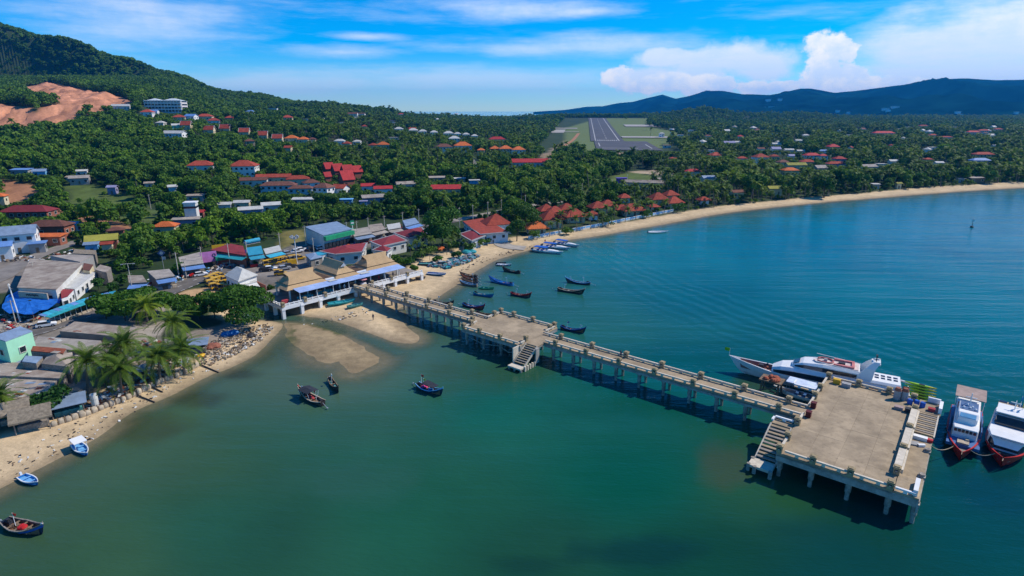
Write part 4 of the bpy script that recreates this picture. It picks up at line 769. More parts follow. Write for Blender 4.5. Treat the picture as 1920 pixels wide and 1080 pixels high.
# ---- blue and white tour boat with red hull
def tour(bow_ab, ste_ab, name, label, B):
    b_ = np.array(pf(*bow_ab)); s_ = np.array(pf(*ste_ab)); a = math.atan2(*(b_ - s_)[1::-1]); c = (b_ + s_) / 2; L = float(np.linalg.norm(b_ - s_)); t_ = thing(name, label, 'boat', (c[0], c[1], 0), a)
    hull(t_, L * .94, B, 1.45, M['red'], M['slabgrey'], M['red'], bow=.9, stern=0, rake=.06, floor=1.1, stw=.9, draft=.7, n=18, full=1.5); return t_, L
tb, L = tour((22.6, 22.4), (22.6, 43.2), 'tour_boat', 'blue and white tour boat with red hull and brown rear awning', 5.0)
MB().box((-1.2, 0, 1.35), (L * .78, 4.5, .5)).build('side_deck', M['boatdeck'], tb)
house(tb, [(-9, 3.5, 1.6, 3.6), (3.4, 3.6, 1.6, 3.6), (4.3, 3.3, 1.6, 3.45)], 'lower_cabin', M['white'], .15)
for i in range(6): MB().box((4.02, -1.3 + i * .52, 3.0), (.9, .38, .5)).build('front_window', M['glass'], tb)
strip(tb, [(-8, 1.78, 2.6, 3.2), (3.2, 1.8, 2.6, 3.2)], 'side_window_band', M['glass'])
house(tb, [(-3.4, 2.9, 3.55, 5.2), (1.4, 2.9, 3.55, 5.2), (2.4, 2.6, 3.55, 4.6)], 'wheelhouse', M['white'], .12)
MB().loft([[(x, -1.1, z), (x, 1.1, z), (x, 1.1, z - .08), (x, -1.1, z - .08)] for x, z in ((1.52, 5.13), (2.36, 4.72))]).build('wheelhouse_windscreen', mat('windscreen_blue', (.16, .38, .58), .15), tb)
MB().box((-1.6, 0, 5.24), (3.6, 2.5, .08)).build('wheelhouse_roof', mat('roof_dark_blue', (.06, .12, .24), .5), tb)
for x_, y_ in ((-.4, -.8), (-.6, .1), (-.3, .9), (-1.2, .4), (-1.8, -.3)): MB().sphere((x_, y_, 5.4), .2, 7, 4).build('roof_light', M['white'], tb)
MB().tube((-2.4, 0, 5.2), (-2.4, 0, 7.4), .09).box((-2.4, 0, 6.6), (.12, 1.6, .12)).tube((-2.4, 0, 7.4), (-3.4, 0, 6.2), .05).build('mast', M['white'], tb)
for sg in (-1, 1): MB().box((-1.0, sg * 2.2, 2.2), (7, .15, 1.2)).build('side_awning', M['boatdeck'], tb)
MB().box((-7.0, 0, 5.6), (5.6, 4.4, .12)).build('rear_awning', mat('awning_brown', (.34, .25, .21), .8), tb)
for x_ in (-9.6, -4.4):
    for sg in (-1, 1): MB().tube((x_, sg * 2.0, 3.5), (x_, sg * 2.05, 5.6), .05).build('awning_post', M['white'], tb)
for x_ in (-3.9, -4.8): MB().box((x_, 0, 4.0), (.7, 3.2, .5)).build('deck_bench', mat('bench_salmon', (.55, .26, .23), .7), tb)
MB().box((6.0, 0, 1.7), (1.4, 1.6, .4)).box((5.2, .5, 1.9), (.6, .5, .5)).build('bow_locker', M['sandbag'], tb)
# ---- white and black tour boat
tw, L = tour((27.8, 24.4), (29.2, 41.2), 'tour_boat', 'white tour boat with black window wall, red hull and rear flags', 6.0)
def wide(x, h, z0, z1): return [(x, -h, z0), (x, -h * .94, z1), (x, h * .94, z1), (x, h, z0)]
MB().loft([wide(-7.6, 2.7, 1.4, 3.6), wide(2.2, 2.7, 1.4, 3.6), wide(4.0, 2.1, 1.4, 3.2), wide(4.7, 1.6, 1.4, 2.2)]).build('lower_cabin', M['white'], tw)
MB().loft([wide(3.2, 2.45, 1.9, 2.9), wide(4.06, 2.12, 1.8, 2.95), wide(4.78, 1.65, 1.75, 2.1)]).build('front_window', M['glass'], tw)
MB().loft([wide(-7.4, 2.75, 3.55, 3.9), wide(2.6, 2.85, 3.55, 3.9), wide(4.4, 2.3, 3.5, 3.7)]).build('upper_deck_slab', M['white'], tw)
MB().loft([wide(-4.6, 2.35, 3.85, 5.3), wide(-.6, 2.35, 3.85, 5.3), wide(.2, 2.2, 3.85, 4.3)]).build('wheelhouse', M['glass'], tw)
MB().box((-3.6, 0, 5.42), (4.2, 4.9, .2)).build('wheelhouse_roof', M['white'], tw); MB().box((-6.2, 0, 5.3), (2.2, 5.0, .12)).build('rear_roof_panel', M['sandbag'], tw)
for y_ in (-1.9, -.6, .7, 1.9): MB().box((-6.9, y_, 5.42), (.8, 1.1, .06)).build('solar_panel', M['screen'], tw)
for sg in (-1, 1): MB().tube((-7, sg * 2.2, 3.8), (-7, sg * 2.2, 5.3), .06).build('roof_post', M['white'], tw)
MB().tube((-4.2, -.2, 5.4), (-4.2, -.2, 7.2), .08).box((-4.2, -.2, 6.8), (.1, 1.4, .1)).build('mast', M['white'], tw); flag(tw, -5.2, .8, 5.4, 1.6, M['kayaky'], .8); flag(tw, -5.6, .4, 5.4, 2.4, M['hullblue'], .7)
MB().box((5.6, .2, 1.4), (.8, 1.3, .4)).tube((6.2, -.6, 1.2), (6.2, -.6, 1.7), .15).build('windlass', M['dark'], tw)
def rope(a, b, label, sag=.8):
    mb = MB(); a = Vector(a); b = Vector(b); pts = [a.lerp(b, i / 8) - Vector((0, 0, sag * 4 * (i / 8) * (1 - i / 8))) for i in range(9)]
    for i in range(8): mb.tube(pts[i], pts[i + 1], .06, n=5)
    tag(mb.build('mooring_rope', M['rope']), label, 'rope')
rope(pf(18.6, 19.4, 3.1), pf(21.6, 24.5, 1.9), 'slack mooring rope from the ledge to the red bow of the blue boat'); rope(pf(23.6, 24.5, 1.9), pf(27, 26, 1.9), 'slack rope between the two red bows')
# channel marker far out
q = at(1822, 426); cmk = thing('channel_marker', 'thin channel marker standing alone in the far blue water', 'marker', (q[0], q[1], 0)); MB().tube((0, 0, -3), (0, 0, 4.2), .16, .1).build('mast', M['dark'], cmk); MB().box((0, 0, 3.4), (1.4, .2, .9)).build('day_board', M['white'], cmk); MB().sphere((0, 0, .3), .8, 8, 5, .5).build('float', M['dark'], cmk)
# ------------------------------------------------------------------ roads, runway, fields
BLK = []   # (x, y, radius) circles that trees keep clear of
def ribbon(pts, w_, m, name, lift=.12, kind='structure', lines=None, step=4.):
    p = smooth_line(np.array([P(x, y)[:2] for x, y in pts]), 8); d = np.gradient(p, axis=0); d /= np.linalg.norm(d, axis=1)[:, None]; nrm = np.stack([-d[:, 1], d[:, 0]], 1)
    nx = 7; off = np.linspace(-w_ / 2, w_ / 2, nx); X = p[:, :1] + nrm[:, :1] * off; Y = p[:, 1:] + nrm[:, 1:] * off; Z = gfast(X.ravel(), Y.ravel()).reshape(X.shape)
    Z = np.maximum(Z, np.median(Z, axis=1)[:, None]) + lift
    o = grid_mesh(name, X, Y, Z, m); tag(o, kind=kind)
    if lines:
        n = 0
        for k in range(1, len(p) - 3, 2):
            for of in lines:
                if of == 0 and k % 4 == 1: continue
                a = p[k] + nrm[k] * of; b_ = p[k + 1] + nrm[k + 1] * of; za = Z[k].max() + .02; zb = Z[k + 1].max() + .02
                MB().add([(a[0] - nrm[k][0] * .09, a[1] - nrm[k][1] * .09, za), (a[0] + nrm[k][0] * .09, a[1] + nrm[k][1] * .09, za), (b_[0] + nrm[k][0] * .09, b_[1] + nrm[k][1] * .09, zb), (b_[0] - nrm[k][0] * .09, b_[1] - nrm[k][1] * .09, zb)], [(0, 1, 2, 3)]).build('road_line', M['line'], o)
    for k in range(0, len(p)): BLK.append((p[k][0], p[k][1], w_ / 2 + 2.0))
    return o
ribbon([(-60, 655), (0, 632), (60, 622), (110, 607), (170, 594), (240, 572), (310, 548), (370, 524), (430, 502), (500, 482), (570, 466), (640, 452), (700, 442), (770, 430), (850, 414)], 8.5, M['asphalt'], 'road', .16, lines=(0, -3.9, 3.9))
ribbon([(820, 420), (880, 408), (940, 396), (1000, 385), (1060, 377), (1120, 366), (1180, 352), (1240, 334), (1290, 330)], 6, M['slabgrey'], 'inland_road', .14)
ribbon([(-60, 545), (0, 522), (30, 500), (75, 478), (120, 462), (150, 452)], 6.5, mat('dusty_street', (.20, .18, .16), .95, .2, .3), 'side_street', .14)
ribbon([(1010, 312), (1030, 296), (1055, 276), (1075, 262), (1085, 250)], 6, M['redsoil'], 'dirt_track', .14)
ribbon([(880, 330), (895, 318), (885, 300), (870, 290)], 5, M['slabgrey'], 'village_lane', .14)
ribbon([(935, 452), (950, 462), (985, 466)], 7, mat('ramp_concrete', (.33, .30, .26), .95, .2, .3), 'beach_ramp', .14)
# airport: runway laid on the rise of the ground
RW_A = np.array([(at(1117, 265, 3.6)[0] + at(1161, 265, 3.6)[0]) / 2, at(1117, 265, 3.6)[1]]); zfar = zat(1119, 222, 1975); RW_B = np.array([(ray(1107, 222)[0] + ray(1131, 222)[0]) / 2 / ray(1119, 222)[1] * 1975, 1975])
rd = (RW_B - RW_A) / np.linalg.norm(RW_B - RW_A); rn = np.array([rd[1], -rd[0]]); RL = float(np.linalg.norm(RW_B - RW_A))
def strip_air(s0, s1, o0, o1, m, name, lift, n=40, par=None, kind=None):
    ss = np.linspace(s0, s1, n); oo_ = np.linspace(o0, o1, 8); X = RW_A[0] + rd[0] * ss[:, None] + rn[0] * oo_; Y = RW_A[1] + rd[1] * ss[:, None] + rn[1] * oo_
    zc = np.interp(ss, np.linspace(-240, RL + 60, 70), [float(np.max(gfast([RW_A[0] + rd[0] * q + rn[0] * o for o in (-40, 0, 40)], [RW_A[1] + rd[1] * q + rn[1] * o for o in (-40, 0, 40)]))) for q in np.linspace(-240, RL + 60, 70)])
    o = grid_mesh(name, X, Y, np.repeat(zc[:, None] + lift, 8, 1), m); 
    if par is not None: o.parent = par
    if kind: tag(o, kind=kind)
    return o
RWW = float(np.linalg.norm(at(1117, 265, 3.6)[:2] - at(1161, 265, 3.6)[:2])) / 2
RL_ = mat('worn_runway_paint', (.40, .40, .40), .9, .25, .3)
rwm = mat('runway_asphalt', (.085, .085, .095), .9, .15, .05)
rw = strip_air(-8, RL, -RWW - 8, RWW + 8, rwm, 'runway', .9, 60, None, 'structure')
strip_air(-225, -8, -22, 62, rwm, 'runway_turning_pad', .9, 12, None, 'structure')
for sg in (-1, 1): strip_air(0, RL, sg * RWW - .8, sg * RWW + .8, RL_, 'runway_edge_line', 1.0, 60, rw)
for i in range(10):
    o = -RWW * .8 + i * RWW * 1.6 / 9
    strip_air(2, 26, o - .9, o + .9, RL_, 'threshold_bar', 1.0, 3, rw)
for i in range(14): strip_air(60 + i * 62, 90 + i * 62, -.5, .5, RL_, 'centre_line_dash', 1.0, 3, rw)
for s0, o in ((-150, -16), (-190, 52)): strip_air(s0, s0 + 90, o - .7, o + .7, RL_, 'taxi_line', 1.0, 3, rw)
strip_air(-190, -186, -14, 34, RL_, 'taxi_line', 1.0, 3, rw)
apron = mat('apron_concrete', (.36, .34, .31), .9, .12, .1)
strip_air(90, 125, RWW + 10, RWW + 130, apron, 'taxiway', .95, 6, None, 'structure'); strip_air(470, 560, RWW + 40, RWW + 130, apron, 'apron', .95, 6, None, 'structure')
strip_air(220, 330, -RWW - 130, -RWW - 60, apron, 'apron', .95, 6, None, 'structure'); strip_air(370, 400, -RWW - 110, -RWW - 35, apron, 'taxiway', .95, 6, None, 'structure'); strip_air(250, 262, -RWW - 100, -RWW - 30, apron, 'taxiway', 1.0, 6, None, 'structure')
for s_ in np.arange(-255, RL + 60, 25):
    for o in np.arange(-RWW - 60, RWW + 61, 20): q = RW_A + rd * s_ + rn * o; BLK.append((q[0], q[1], 22))
# ------------------------------------------------------------------ buildings
def roof_mb(kind, w_, d, rh, ov, th=.22):
    x, y = w_ / 2 + ov, d / 2 + ov; mb = MB()
    if kind == 'flat': mb.box((0, 0, .12), (2 * x, 2 * y, .26)); return mb
    if kind == 'shed':
        mb.loft([[(sx, -y, 0), (sx, y, rh), (sx, y, rh + th), (sx, -y, th)] for sx in (-x, x)]); return mb
    if kind == 'gable':
        mb.loft([[(sx, -y, 0), (sx, 0, rh), (sx, y, 0), (sx, y, th), (sx, 0, rh + th * 1.1), (sx, -y, th)] for sx in (-x, x)]); return mb
    r = max(0, x - y) if kind == 'hip' else x * .75
    vs = [(-x, -y, 0), (x, -y, 0), (x, y, 0), (-x, y, 0), (-x, -y, th), (x, -y, th), (x, y, th), (-x, y, th), (-r, 0, rh + th), (r, 0, rh + th)]
    mb.add(vs, [(3, 2, 1, 0), (0, 1, 5, 4), (1, 2, 6, 5), (2, 3, 7, 6), (3, 0, 4, 7), (4, 5, 9, 8), (5, 6, 9), (6, 7, 8, 9), (7, 4, 8)]); return mb
WIN_ME = {}
def win_me(w_, h):
    k = (round(w_, 1), round(h, 1))
    if k not in WIN_ME: WIN_ME[k] = (MB().box((0, 0, 0), (w_, .12, h)).mesh('window', M['glass']), MB().box((0, -.02, h / 2 + .05), (w_ + .2, .2, .1)).box((0, -.02, -h / 2 - .05), (w_ + .2, .24, .1)).box((w_ / 2 + .05, -.02, 0), (.1, .2, h)).box((-w_ / 2 - .05, -.02, 0), (.1, .2, h)).mesh('frame', M['offwhite']))
    return WIN_ME[k]
def house_parts(t_, w_, d, h, roof, rm, wm, rh, ov=.6, st=1, frames=False, door=True, sides=(0, 1, 3), ridge=None, wn=None, porch=False):
    MB().box((0, 0, h / 2 - 1.0), (w_, d, h + 2.0)).build('wall', wm, t_)
    ro = roof_mb(roof, w_, d, rh, ov).build('roof', rm, t_, (0, 0, h))
    if ridge:
        x = (w_ / 2 + ov) if roof == 'gable' else max(0.3, w_ / 2 - d / 2)
        MB().box((0, 0, rh + .28), (2 * x, .35, .16)).build('ridge_cap', ridge, ro)
        if roof == 'gable':
            for sx in (-1, 1):
                for sy in (-1, 1): MB().box((0, 0, 0), (.18, math.hypot(d / 2 + ov, rh), .2), rx=-sy * math.atan2(rh, d / 2 + ov)).build('barge_board', ridge, ro, (sx * (x + .02), sy * (d / 4 + ov / 2), rh / 2 + .22))
    if roof == 'gable':
        for sx in (-1, 1): MB().add([(sx * w_ / 2, -d / 2, 0), (sx * w_ / 2, d / 2, 0), (sx * w_ / 2, 0, rh * .96), (sx * (w_ / 2 - .15), -d / 2, 0), (sx * (w_ / 2 - .15), d / 2, 0), (sx * (w_ / 2 - .15), 0, rh * .96)], [(0, 1, 2), (5, 4, 3), (0, 2, 5, 3), (1, 4, 5, 2)]).build('gable_wall', wm, t_, (0, 0, h))
    hs_ = h / st
    for k in sides:
        L = (w_, d, w_, d)[k]; n = wn if (wn and k in (0, 2)) else max(1, int(L / 3.4)); a = (0, math.pi / 2, math.pi, -math.pi / 2)[k]; off = (d, w_, d, w_)[k] / 2
        for s_ in range(st):
            for i in range(n):
                u = -L / 2 + L * (i + .5) / n; isd = door and k == 0 and s_ == 0 and i == n // 2
                c = Vector((u, -off, 0)); c.rotate(Matrix.Rotation(a, 3, 'Z'))
                if isd:
                    dm = MB().box((0, 0, 0), (1.0, .14, 2.1)).build('door', M['wood'], t_, (c[0], c[1], 1.05), a); continue
                wm_, fm_ = win_me(min(1.5, L / n * .5), min(1.3, hs_ * .42)); wi = inst(wm_, 'window', t_, (c[0], c[1], hs_ * (s_ + .56)), a)
                if frames: inst(fm_, 'frame', wi)
    if porch:
        MB().box((0, -d / 2 - 1.2, .1), (w_ * .9, 2.4, .3)).build('porch', M['offwhite'], t_)
        for i in range(4): MB().box((-w_ * .42 + i * w_ * .28, -d / 2 - 2.2, h * .45), (.22, .22, h * .9)).build('column', M['white'], t_)
        roof_mb('shed', w_ * .92, 2.6, .6, .1).build('porch_roof', rm, t_, (0, -d / 2 - 1.2, h * .82))
    return t_
def bld(px, py, wpx, ratio, h, rz, roof, rm, wm, label, cat='house', name='house', group=None, rhk=.32, st=1, frames=False, **k):
    q = P(px, py); dep = q[1] * CP + (CAM_H - q[2]) * SP; w_ = wpx * dep / F_PX; d = w_ * ratio; away = q[:2] / np.linalg.norm(q[:2]); c = q[:2] + away * d * .3
    z = gz(*c); z = max(z, q[2]) + .1; t_ = thing(name, label, cat, (c[0], c[1], z), R(rz), group)
    h = h if h > 0 else -h * w_; house_parts(t_, w_, d, h, roof, M[rm], M[wm], rhk * min(d, w_), st=st, frames=frames, **k); BLK.append((c[0], c[1], math.hypot(w_, d) / 2 * .85 + 1.5)); VIS.append((c[0], c[1], math.hypot(w_, d) * .5, h)); return t_
VIS = []
VG = 'villas and houses among the trees'
# hillside and plain, left to right
T = [
 (278, 218, 20, .8, 4, 10, 'hip', 'redroof', 'white', 'small white house with red roof just left of the big white hotel'),
 (290, 216, 14, .8, 4, 10, 'gable', 'blueroof', 'white', 'white house with blue roof under the big hotel'),
 (230, 208, 34, .35, 5, 4, 'gable', 'paleroof', 'offwhite', 'long pale roofed hall at the right end of the quarry'),
 (337, 227, 20, .7, 4, 20, 'hip', 'redroof', 'cream', 'red roofed house below the big hotel, next to the blue roof'),
 (360, 225, 19, .7, 4, -10, 'gable', 'blueroof', 'white', 'blue roofed house between red roofs below the hotel'),
 (386, 227, 26, .6, 5, 12, 'hip', 'redroof', 'cream', 'wide red roofed villa right of the blue roof below the hotel'), (402, 233, 20, .8, 4, 24, 'hip', 'redroof', 'offwhite', 'red roofed villa just in front of the wide red one below the hotel'),
 (432, 227, 15, .8, 4, 5, 'hip', 'redroof', 'cream', 'isolated small red roof on the slope right of the hotel villas'),
 (303, 237, 14, .8, 3.5, 0, 'hip', 'paleroof', 'offwhite', 'pale round looking roof below the hotel on the slope'), (333, 242, 17, .6, 3.5, 30, 'gable', 'paleroof', 'mint', 'pale green roofed house among trees above the white long one'),
 (329, 259, 40, .4, 4, -8, 'gable', 'paleroof', 'white', 'long white roofed house alone in the trees on the left slope'),
 (380, 325, 44, .6, 5.5, 15, 'hip', 'redroof', 'white', 'white villa with brick red hip roof, left of the biggest villa'),
 (460, 332, 46, .7, 7.5, 8, 'hip', 'redroof', 'white', 'biggest white villa with broad red hip roof and tall windows'),
 (478, 350, 46, .35, 4, 14, 'gable', 'brown', 'offwhite', 'long brown red roof just below the biggest villa'),
 (515, 344, 60, .3, 4, 10, 'gable', 'redroof', 'cream', 'long red terrace roof behind the townhouse row'),
 (525, 366, 62, .34, 6, 8, 'hip', 'brown', 'palewall', 'left half of the red roofed townhouse row with blue white walls'), (566, 372, 42, .4, 6, 8, 'hip', 'brown', 'palewall', 'right half of the red roofed townhouse row with blue white walls'),
 (560, 350, 40, .5, 5, 20, 'hip', 'redroof', 'cream', 'red roofed house right behind the townhouse row'), (585, 360, 28, .7, 6, 30, 'hip', 'brown', 'white', 'brown red house at the right end behind the townhouses'),
 (609, 370, 32, .8, 6, -20, 'hip', 'brown', 'white', 'two storey house with steep brown roof right of the townhouses'), (640, 368, 26, .8, 5, -20, 'gable', 'redroof', 'white', 'smaller brown roofed white house next to the steep brown one'),
 (570, 384, 38, .4, 3, 6, 'shed', 'paleroof', 'grey', 'long pale shed roof in front of the townhouses'), (650, 386, 22, .6, 3.5, 6, 'flat', 'lblue', 'lblue', 'small bright blue container house by the trees'), (682, 388, 12, .8, 3, 10, 'flat', 'lilac', 'lblue', 'tiny pale blue hut beside the grey shed'),
 (692, 362, 25, .6, 4.5, 12, 'gable', 'crimson', 'white', 'red roofed white gabled house left of the crimson barn roof'), (719, 366, 32, .5, 4, 14, 'gable', 'crimson', 'white', 'low crimson roofed house in the middle of the village'),
 (700, 382, 40, .4, 3.5, 24, 'gable', 'greyroof', 'lilac', 'grey roofed shed with violet wall below the crimson roof'), (762, 355, 36, .4, 3.5, 20, 'gable', 'fibre', 'offwhite', 'long grey roof half hidden by trees above the crimson house'),
 (837, 368, 54, .42, 4.5, 4, 'gable', 'crimson', 'cream', 'cream walled hall with bright crimson gable roof'), (890, 352, 18, .8, 5, 10, 'flat', 'paleroof', 'lblue', 'pale blue white cube house right of the crimson hall'),
 (822, 341, 34, .4, 3, 8, 'shed', 'greyroof', 'grey', 'grey shed roofs behind the crimson hall'), (862, 343, 20, .5, 3, 8, 'shed', 'paleroof', 'grey', 'pale shed roof to the right behind the crimson hall'),
 (719, 281, 22, .8, 5, 14, 'hip', 'orange', 'cream', 'orange roofed villa in the trees left of the white row'), (700, 280, 14, .9, 4, 0, 'hip', 'redroof', 'cream', 'small red villa touching the orange one'), (651, 277, 14, .9, 4, 0, 'hip', 'redroof', 'cream', 'small red roof between two white rounded roofs'),
 (638, 272, 19, .6, 4, 0, 'hip', 'paleroof', 'white', 'left of the two white rounded roofs in the woods'), (670, 273, 14, .7, 4, 0, 'hip', 'paleroof', 'white', 'right of the two white rounded roofs in the woods'), (738, 264, 20, .4, 4, 0, 'flat', 'paleroof', 'white', 'flat white house above the orange villa'),
 (548, 268, 22, .8, 4.5, 8, 'hip', 'orange', 'cream', 'left orange roof of the pair on the slope'), (570, 270, 18, .8, 4.5, 8, 'hip', 'orange', 'cream', 'right orange roof of the pair on the slope'), (586, 270, 14, .8, 4.5, 8, 'hip', 'brown', 'cream', 'dark red roof beside the orange pair'), (469, 273, 16, .8, 4, 30, 'hip', 'brown', 'cream', 'brown roof alone among trees left of the orange pair'), (542, 288, 12, 1, 5, 0, 'gable', 'redroof', 'cream', 'narrow dark red roof deep in the trees'),
 (540, 228, 18, .8, 6, 10, 'hip', 'redroof', 'cream', 'lone red roofed house high under the wooded ridge'), (470, 214, 14, .6, 4, 0, 'hip', 'blueroof', 'white', 'tiny blue roofed house high on the slope'), (512, 208, 18, .5, 5, 0, 'flat', 'paleroof', 'white', 'white house under the saddle of the hills'), (605, 226, 8, .8, 4, 0, 'flat', 'paleroof', 'white', 'tiny white cube house on the slope'),
 (662, 221, 18, .5, 8, 0, 'gable', 'brown', 'white', 'dark roofed white block on the skyline slope, left part'), (678, 222, 14, .6, 9, 0, 'gable', 'tandark', 'white', 'dark roofed white block on the skyline slope, right part'),
 (833, 288, 30, .6, 7, 12, 'hip', 'brown', 'offwhite', 'grey pink two storey house left of the orange roofed one'), (868, 285, 32, .7, 7, 10, 'hip', 'orange', 'white', 'white house with broad orange roof left of the red one'), (902, 292, 13, .8, 6, 0, 'hip', 'orange', 'cream', 'small orange roof left of the orange triple'),
 (932, 268, 30, .5, 5, 8, 'hip', 'crimson', 'offwhite', 'red roofed house standing above the orange triple'), (928, 289, 18, .9, 6, 8, 'hip', 'orange', 'orange', 'left roof of the orange triple'), (948, 291, 24, .8, 7, 8, 'hip', 'orange', 'cream', 'middle roof of the orange triple'), (972, 295, 24, .8, 8, 8, 'hip', 'orange', 'white', 'right roof of the orange triple'),
 (992, 315, 68, .3, 5, 5, 'gable', 'crimson', 'offwhite', 'long pink red roofed building beside the dirt track'),
 (1165, 345, 18, .5, 4, 10, 'flat', 'purple', 'purple', 'violet container building at the edge of the grass field'), (1206, 354, 70, .2, 4, -14, 'gable', 'fibre', 'grey', 'long dark grey barn on the grass field'),
 # behind the right beach
 (1298, 334, 27, .5, 5, 5, 'hip', 'crimson', 'offwhite', 'crimson roofed house at the end of the pale lane'), (1326, 345, 24, .6, 4, 12, 'gable', 'steelroof', 'white', 'blue grey roofed house right of the lane end'), (1260, 305, 10, .8, 4, 0, 'hip', 'redroof', 'cream', 'small red roof left of the treed village, first one'), (1266, 306, 9, .8, 4, 0, 'hip', 'redroof', 'cream', 'small red roof left of the treed village, second one'), (1340, 303, 22, .8, 6, 14, 'hip', 'redroof', 'cream', 'red roofed house with white chimney block behind it'), (1333, 292, 9, .8, 6, 0, 'flat', 'paleroof', 'white', 'white block just behind the red roof'),
 (1390, 307, 16, .7, 5, 0, 'hip', 'redroof', 'offwhite', 'dull red roof with grey shed in front'), (1424, 309, 25, .8, 7, 8, 'hip', 'redroof', 'white', 'tall white house with orange red pagoda roof'), (1450, 303, 15, .8, 5, 0, 'hip', 'redroof', 'cream', 'red roof just right of the tall pagoda roofed house'), (1466, 315, 20, .7, 5, 10, 'hip', 'brown', 'cream', 'brown red roof above the olive one'), (1490, 321, 36, .4, 5, 4, 'gable', 'yelroof', 'cream', 'long olive yellow roof above the orange one'), (1479, 332, 28, .6, 5, 4, 'hip', 'orange', 'cream', 'orange red roof below the olive yellow one'),
 (1520, 303, 28, .5, 6, 4, 'hip', 'crimson', 'white', 'crimson roofed white house in the middle of the right village'), (1541, 304, 15, .7, 6, 4, 'hip', 'crimson', 'white', 'second crimson roof close on the right of the first'), (1512, 312, 24, .6, 4, 0, 'hip', 'redroof', 'cream', 'red roof right below the crimson pair'), (1560, 285, 20, .8, 6, 0, 'hip', 'crimson', 'cream', 'crimson roof farther back above the blue roof'), (1541, 290, 13, .6, 4, 0, 'gable', 'blueroof', 'white', 'small blue roof in the right village'),
 (1572, 308, 20, .7, 5, 0, 'hip', 'crimson', 'lilac', 'crimson roof of the right violet walled cluster'), (1566, 316, 34, .4, 4, 0, 'hip', 'redroof', 'lilac', 'long pinkish roof of the violet walled cluster'), (1535, 327, 20, .8, 5, 10, 'gable', 'greyroof', 'grey', 'grey house half covered by trees near the right beach'),
 (1626, 322, 28, .5, 4, 12, 'gable', 'greyroof', 'offwhite', 'grey gabled roof between palms right of the violet cluster'), (1650, 316, 14, .7, 4, 0, 'flat', 'paleroof', 'white', 'white gable house next to the tall mast'), (1672, 313, 14, .7, 5, 0, 'gable', 'paleroof', 'white', 'white and pink house right of the white gable'),
 (1450, 366, 24, .6, 4, 4, 'gable', 'yelroof', 'cream', 'pale yellow house on the shore beside the lime tree'), (1380, 372, 22, .6, 3.5, 14, 'gable', 'brown', 'cream', 'little cream house with brown roof hidden on the shore'), (1683, 354, 8, .8, 3.5, 0, 'gable', 'yelroof', 'cream', 'tiny yellow hut on the right beach'), (1640, 354, 12, .6, 3, 0, 'shed', 'paleroof', 'grey', 'small grey hut under the beach trees'),
 (1835, 309, 33, .4, 4, 0, 'hip', 'blueroof', 'lblue', 'broad bright blue roof in the right woods'), (1840, 301, 34, .4, 6, 0, 'hip', 'redroof', 'cream', 'red roof right behind the bright blue one'), (1738, 307, 13, .7, 4, 0, 'hip', 'redroof', 'cream', 'small pink red roof left of the blue roof'), (1758, 314, 14, .6, 4, 0, 'gable', 'paleroof', 'white', 'small white house below the pink red roof'), (1828, 343, 27, .4, 3.5, 6, 'shed', 'greyroof', 'wood', 'grey beach shed near the far right end'), (1800, 343, 12, .5, 3, 0, 'shed', 'greyroof', 'grey', 'small grey hut left of the beach shed'),
 (1655, 256, 38, .3, 6, 0, 'hip', 'crimson', 'white', 'long crimson roofed white building far back on the plain'), (1366, 275, 20, .5, 5, 0, 'gable', 'lilac', 'offwhite', 'pale violet roof near the runway village'), (1379, 274, 13, .6, 5, 0, 'gable', 'paleroof', 'white', 'white house right of the pale violet roof'), (1387, 263, 10, .8, 6, 0, 'hip', 'crimson', 'white', 'little crimson roof above the pale violet one'), (1455, 276, 16, .5, 4, 0, 'gable', 'paleroof', 'white', 'pale roof in the middle of the plain village'), (1453, 288, 16, .8, 5, 0, 'gable', 'lilac', 'offwhite', 'violet grey roof below the pale one'), (1478, 288, 16, .5, 4, 0, 'gable', 'paleroof', 'offwhite', 'pale bluish roof right of the violet grey one'), (1500, 290, 14, .5, 4, 0, 'gable', 'paleroof', 'offwhite', 'pale bluish roof left of the small blue roof'), (1482, 302, 10, .9, 5, 0, 'gable', 'lilac', 'white', 'narrow white gabled house in the right village'),
 (1497, 269, 13, .5, 4, 0, 'gable', 'paleroof', 'white', 'pale roof at the back of the plain village'), (1748, 258, 14, .5, 4, 0, 'hip', 'redroof', 'white', 'red roof left in the far right village'), (1768, 262, 30, .2, 4, 0, 'hip', 'redroof', 'white', 'long red roof in the far right village'), (1822, 254, 22, .4, 6, 0, 'hip', 'crimson', 'white', 'crimson hotel roof in the far right village'), (1842, 252, 20, .4, 7, 0, 'hip', 'redroof', 'white', 'red hotel roof right of the crimson one, far right'), (1870, 248, 14, .5, 6, 0, 'hip', 'redroof', 'white', 'last red roof at the far right village'), (1730, 240, 16, .4, 5, 0, 'hip', 'redroof', 'white', 'red roof under the mountain foot'), (1700, 242, 10, .5, 5, 0, 'flat', 'paleroof', 'white', 'white block under the mountain foot'), (1790, 243, 12, .5, 6, 0, 'flat', 'paleroof', 'white', 'white block right of the roof under the mountain foot'),
 # airport buildings
 (1275, 262, 10, .6, 8, 0, 'flat', 'paleroof', 'white', 'white airport building beside the control tower'), (1240, 258, 9, .6, 7, 0, 'hip', 'paleroof', 'white', 'white hip roofed fire station left of the control tower'), (1295, 253, 9, .8, 9, 0, 'flat', 'paleroof', 'white', 'pale block right of the control tower'), (1250, 278, 14, .5, 4, 0, 'flat', 'tan', 'offwhite', 'beige low building by the runway pad'),
 # left middle ground
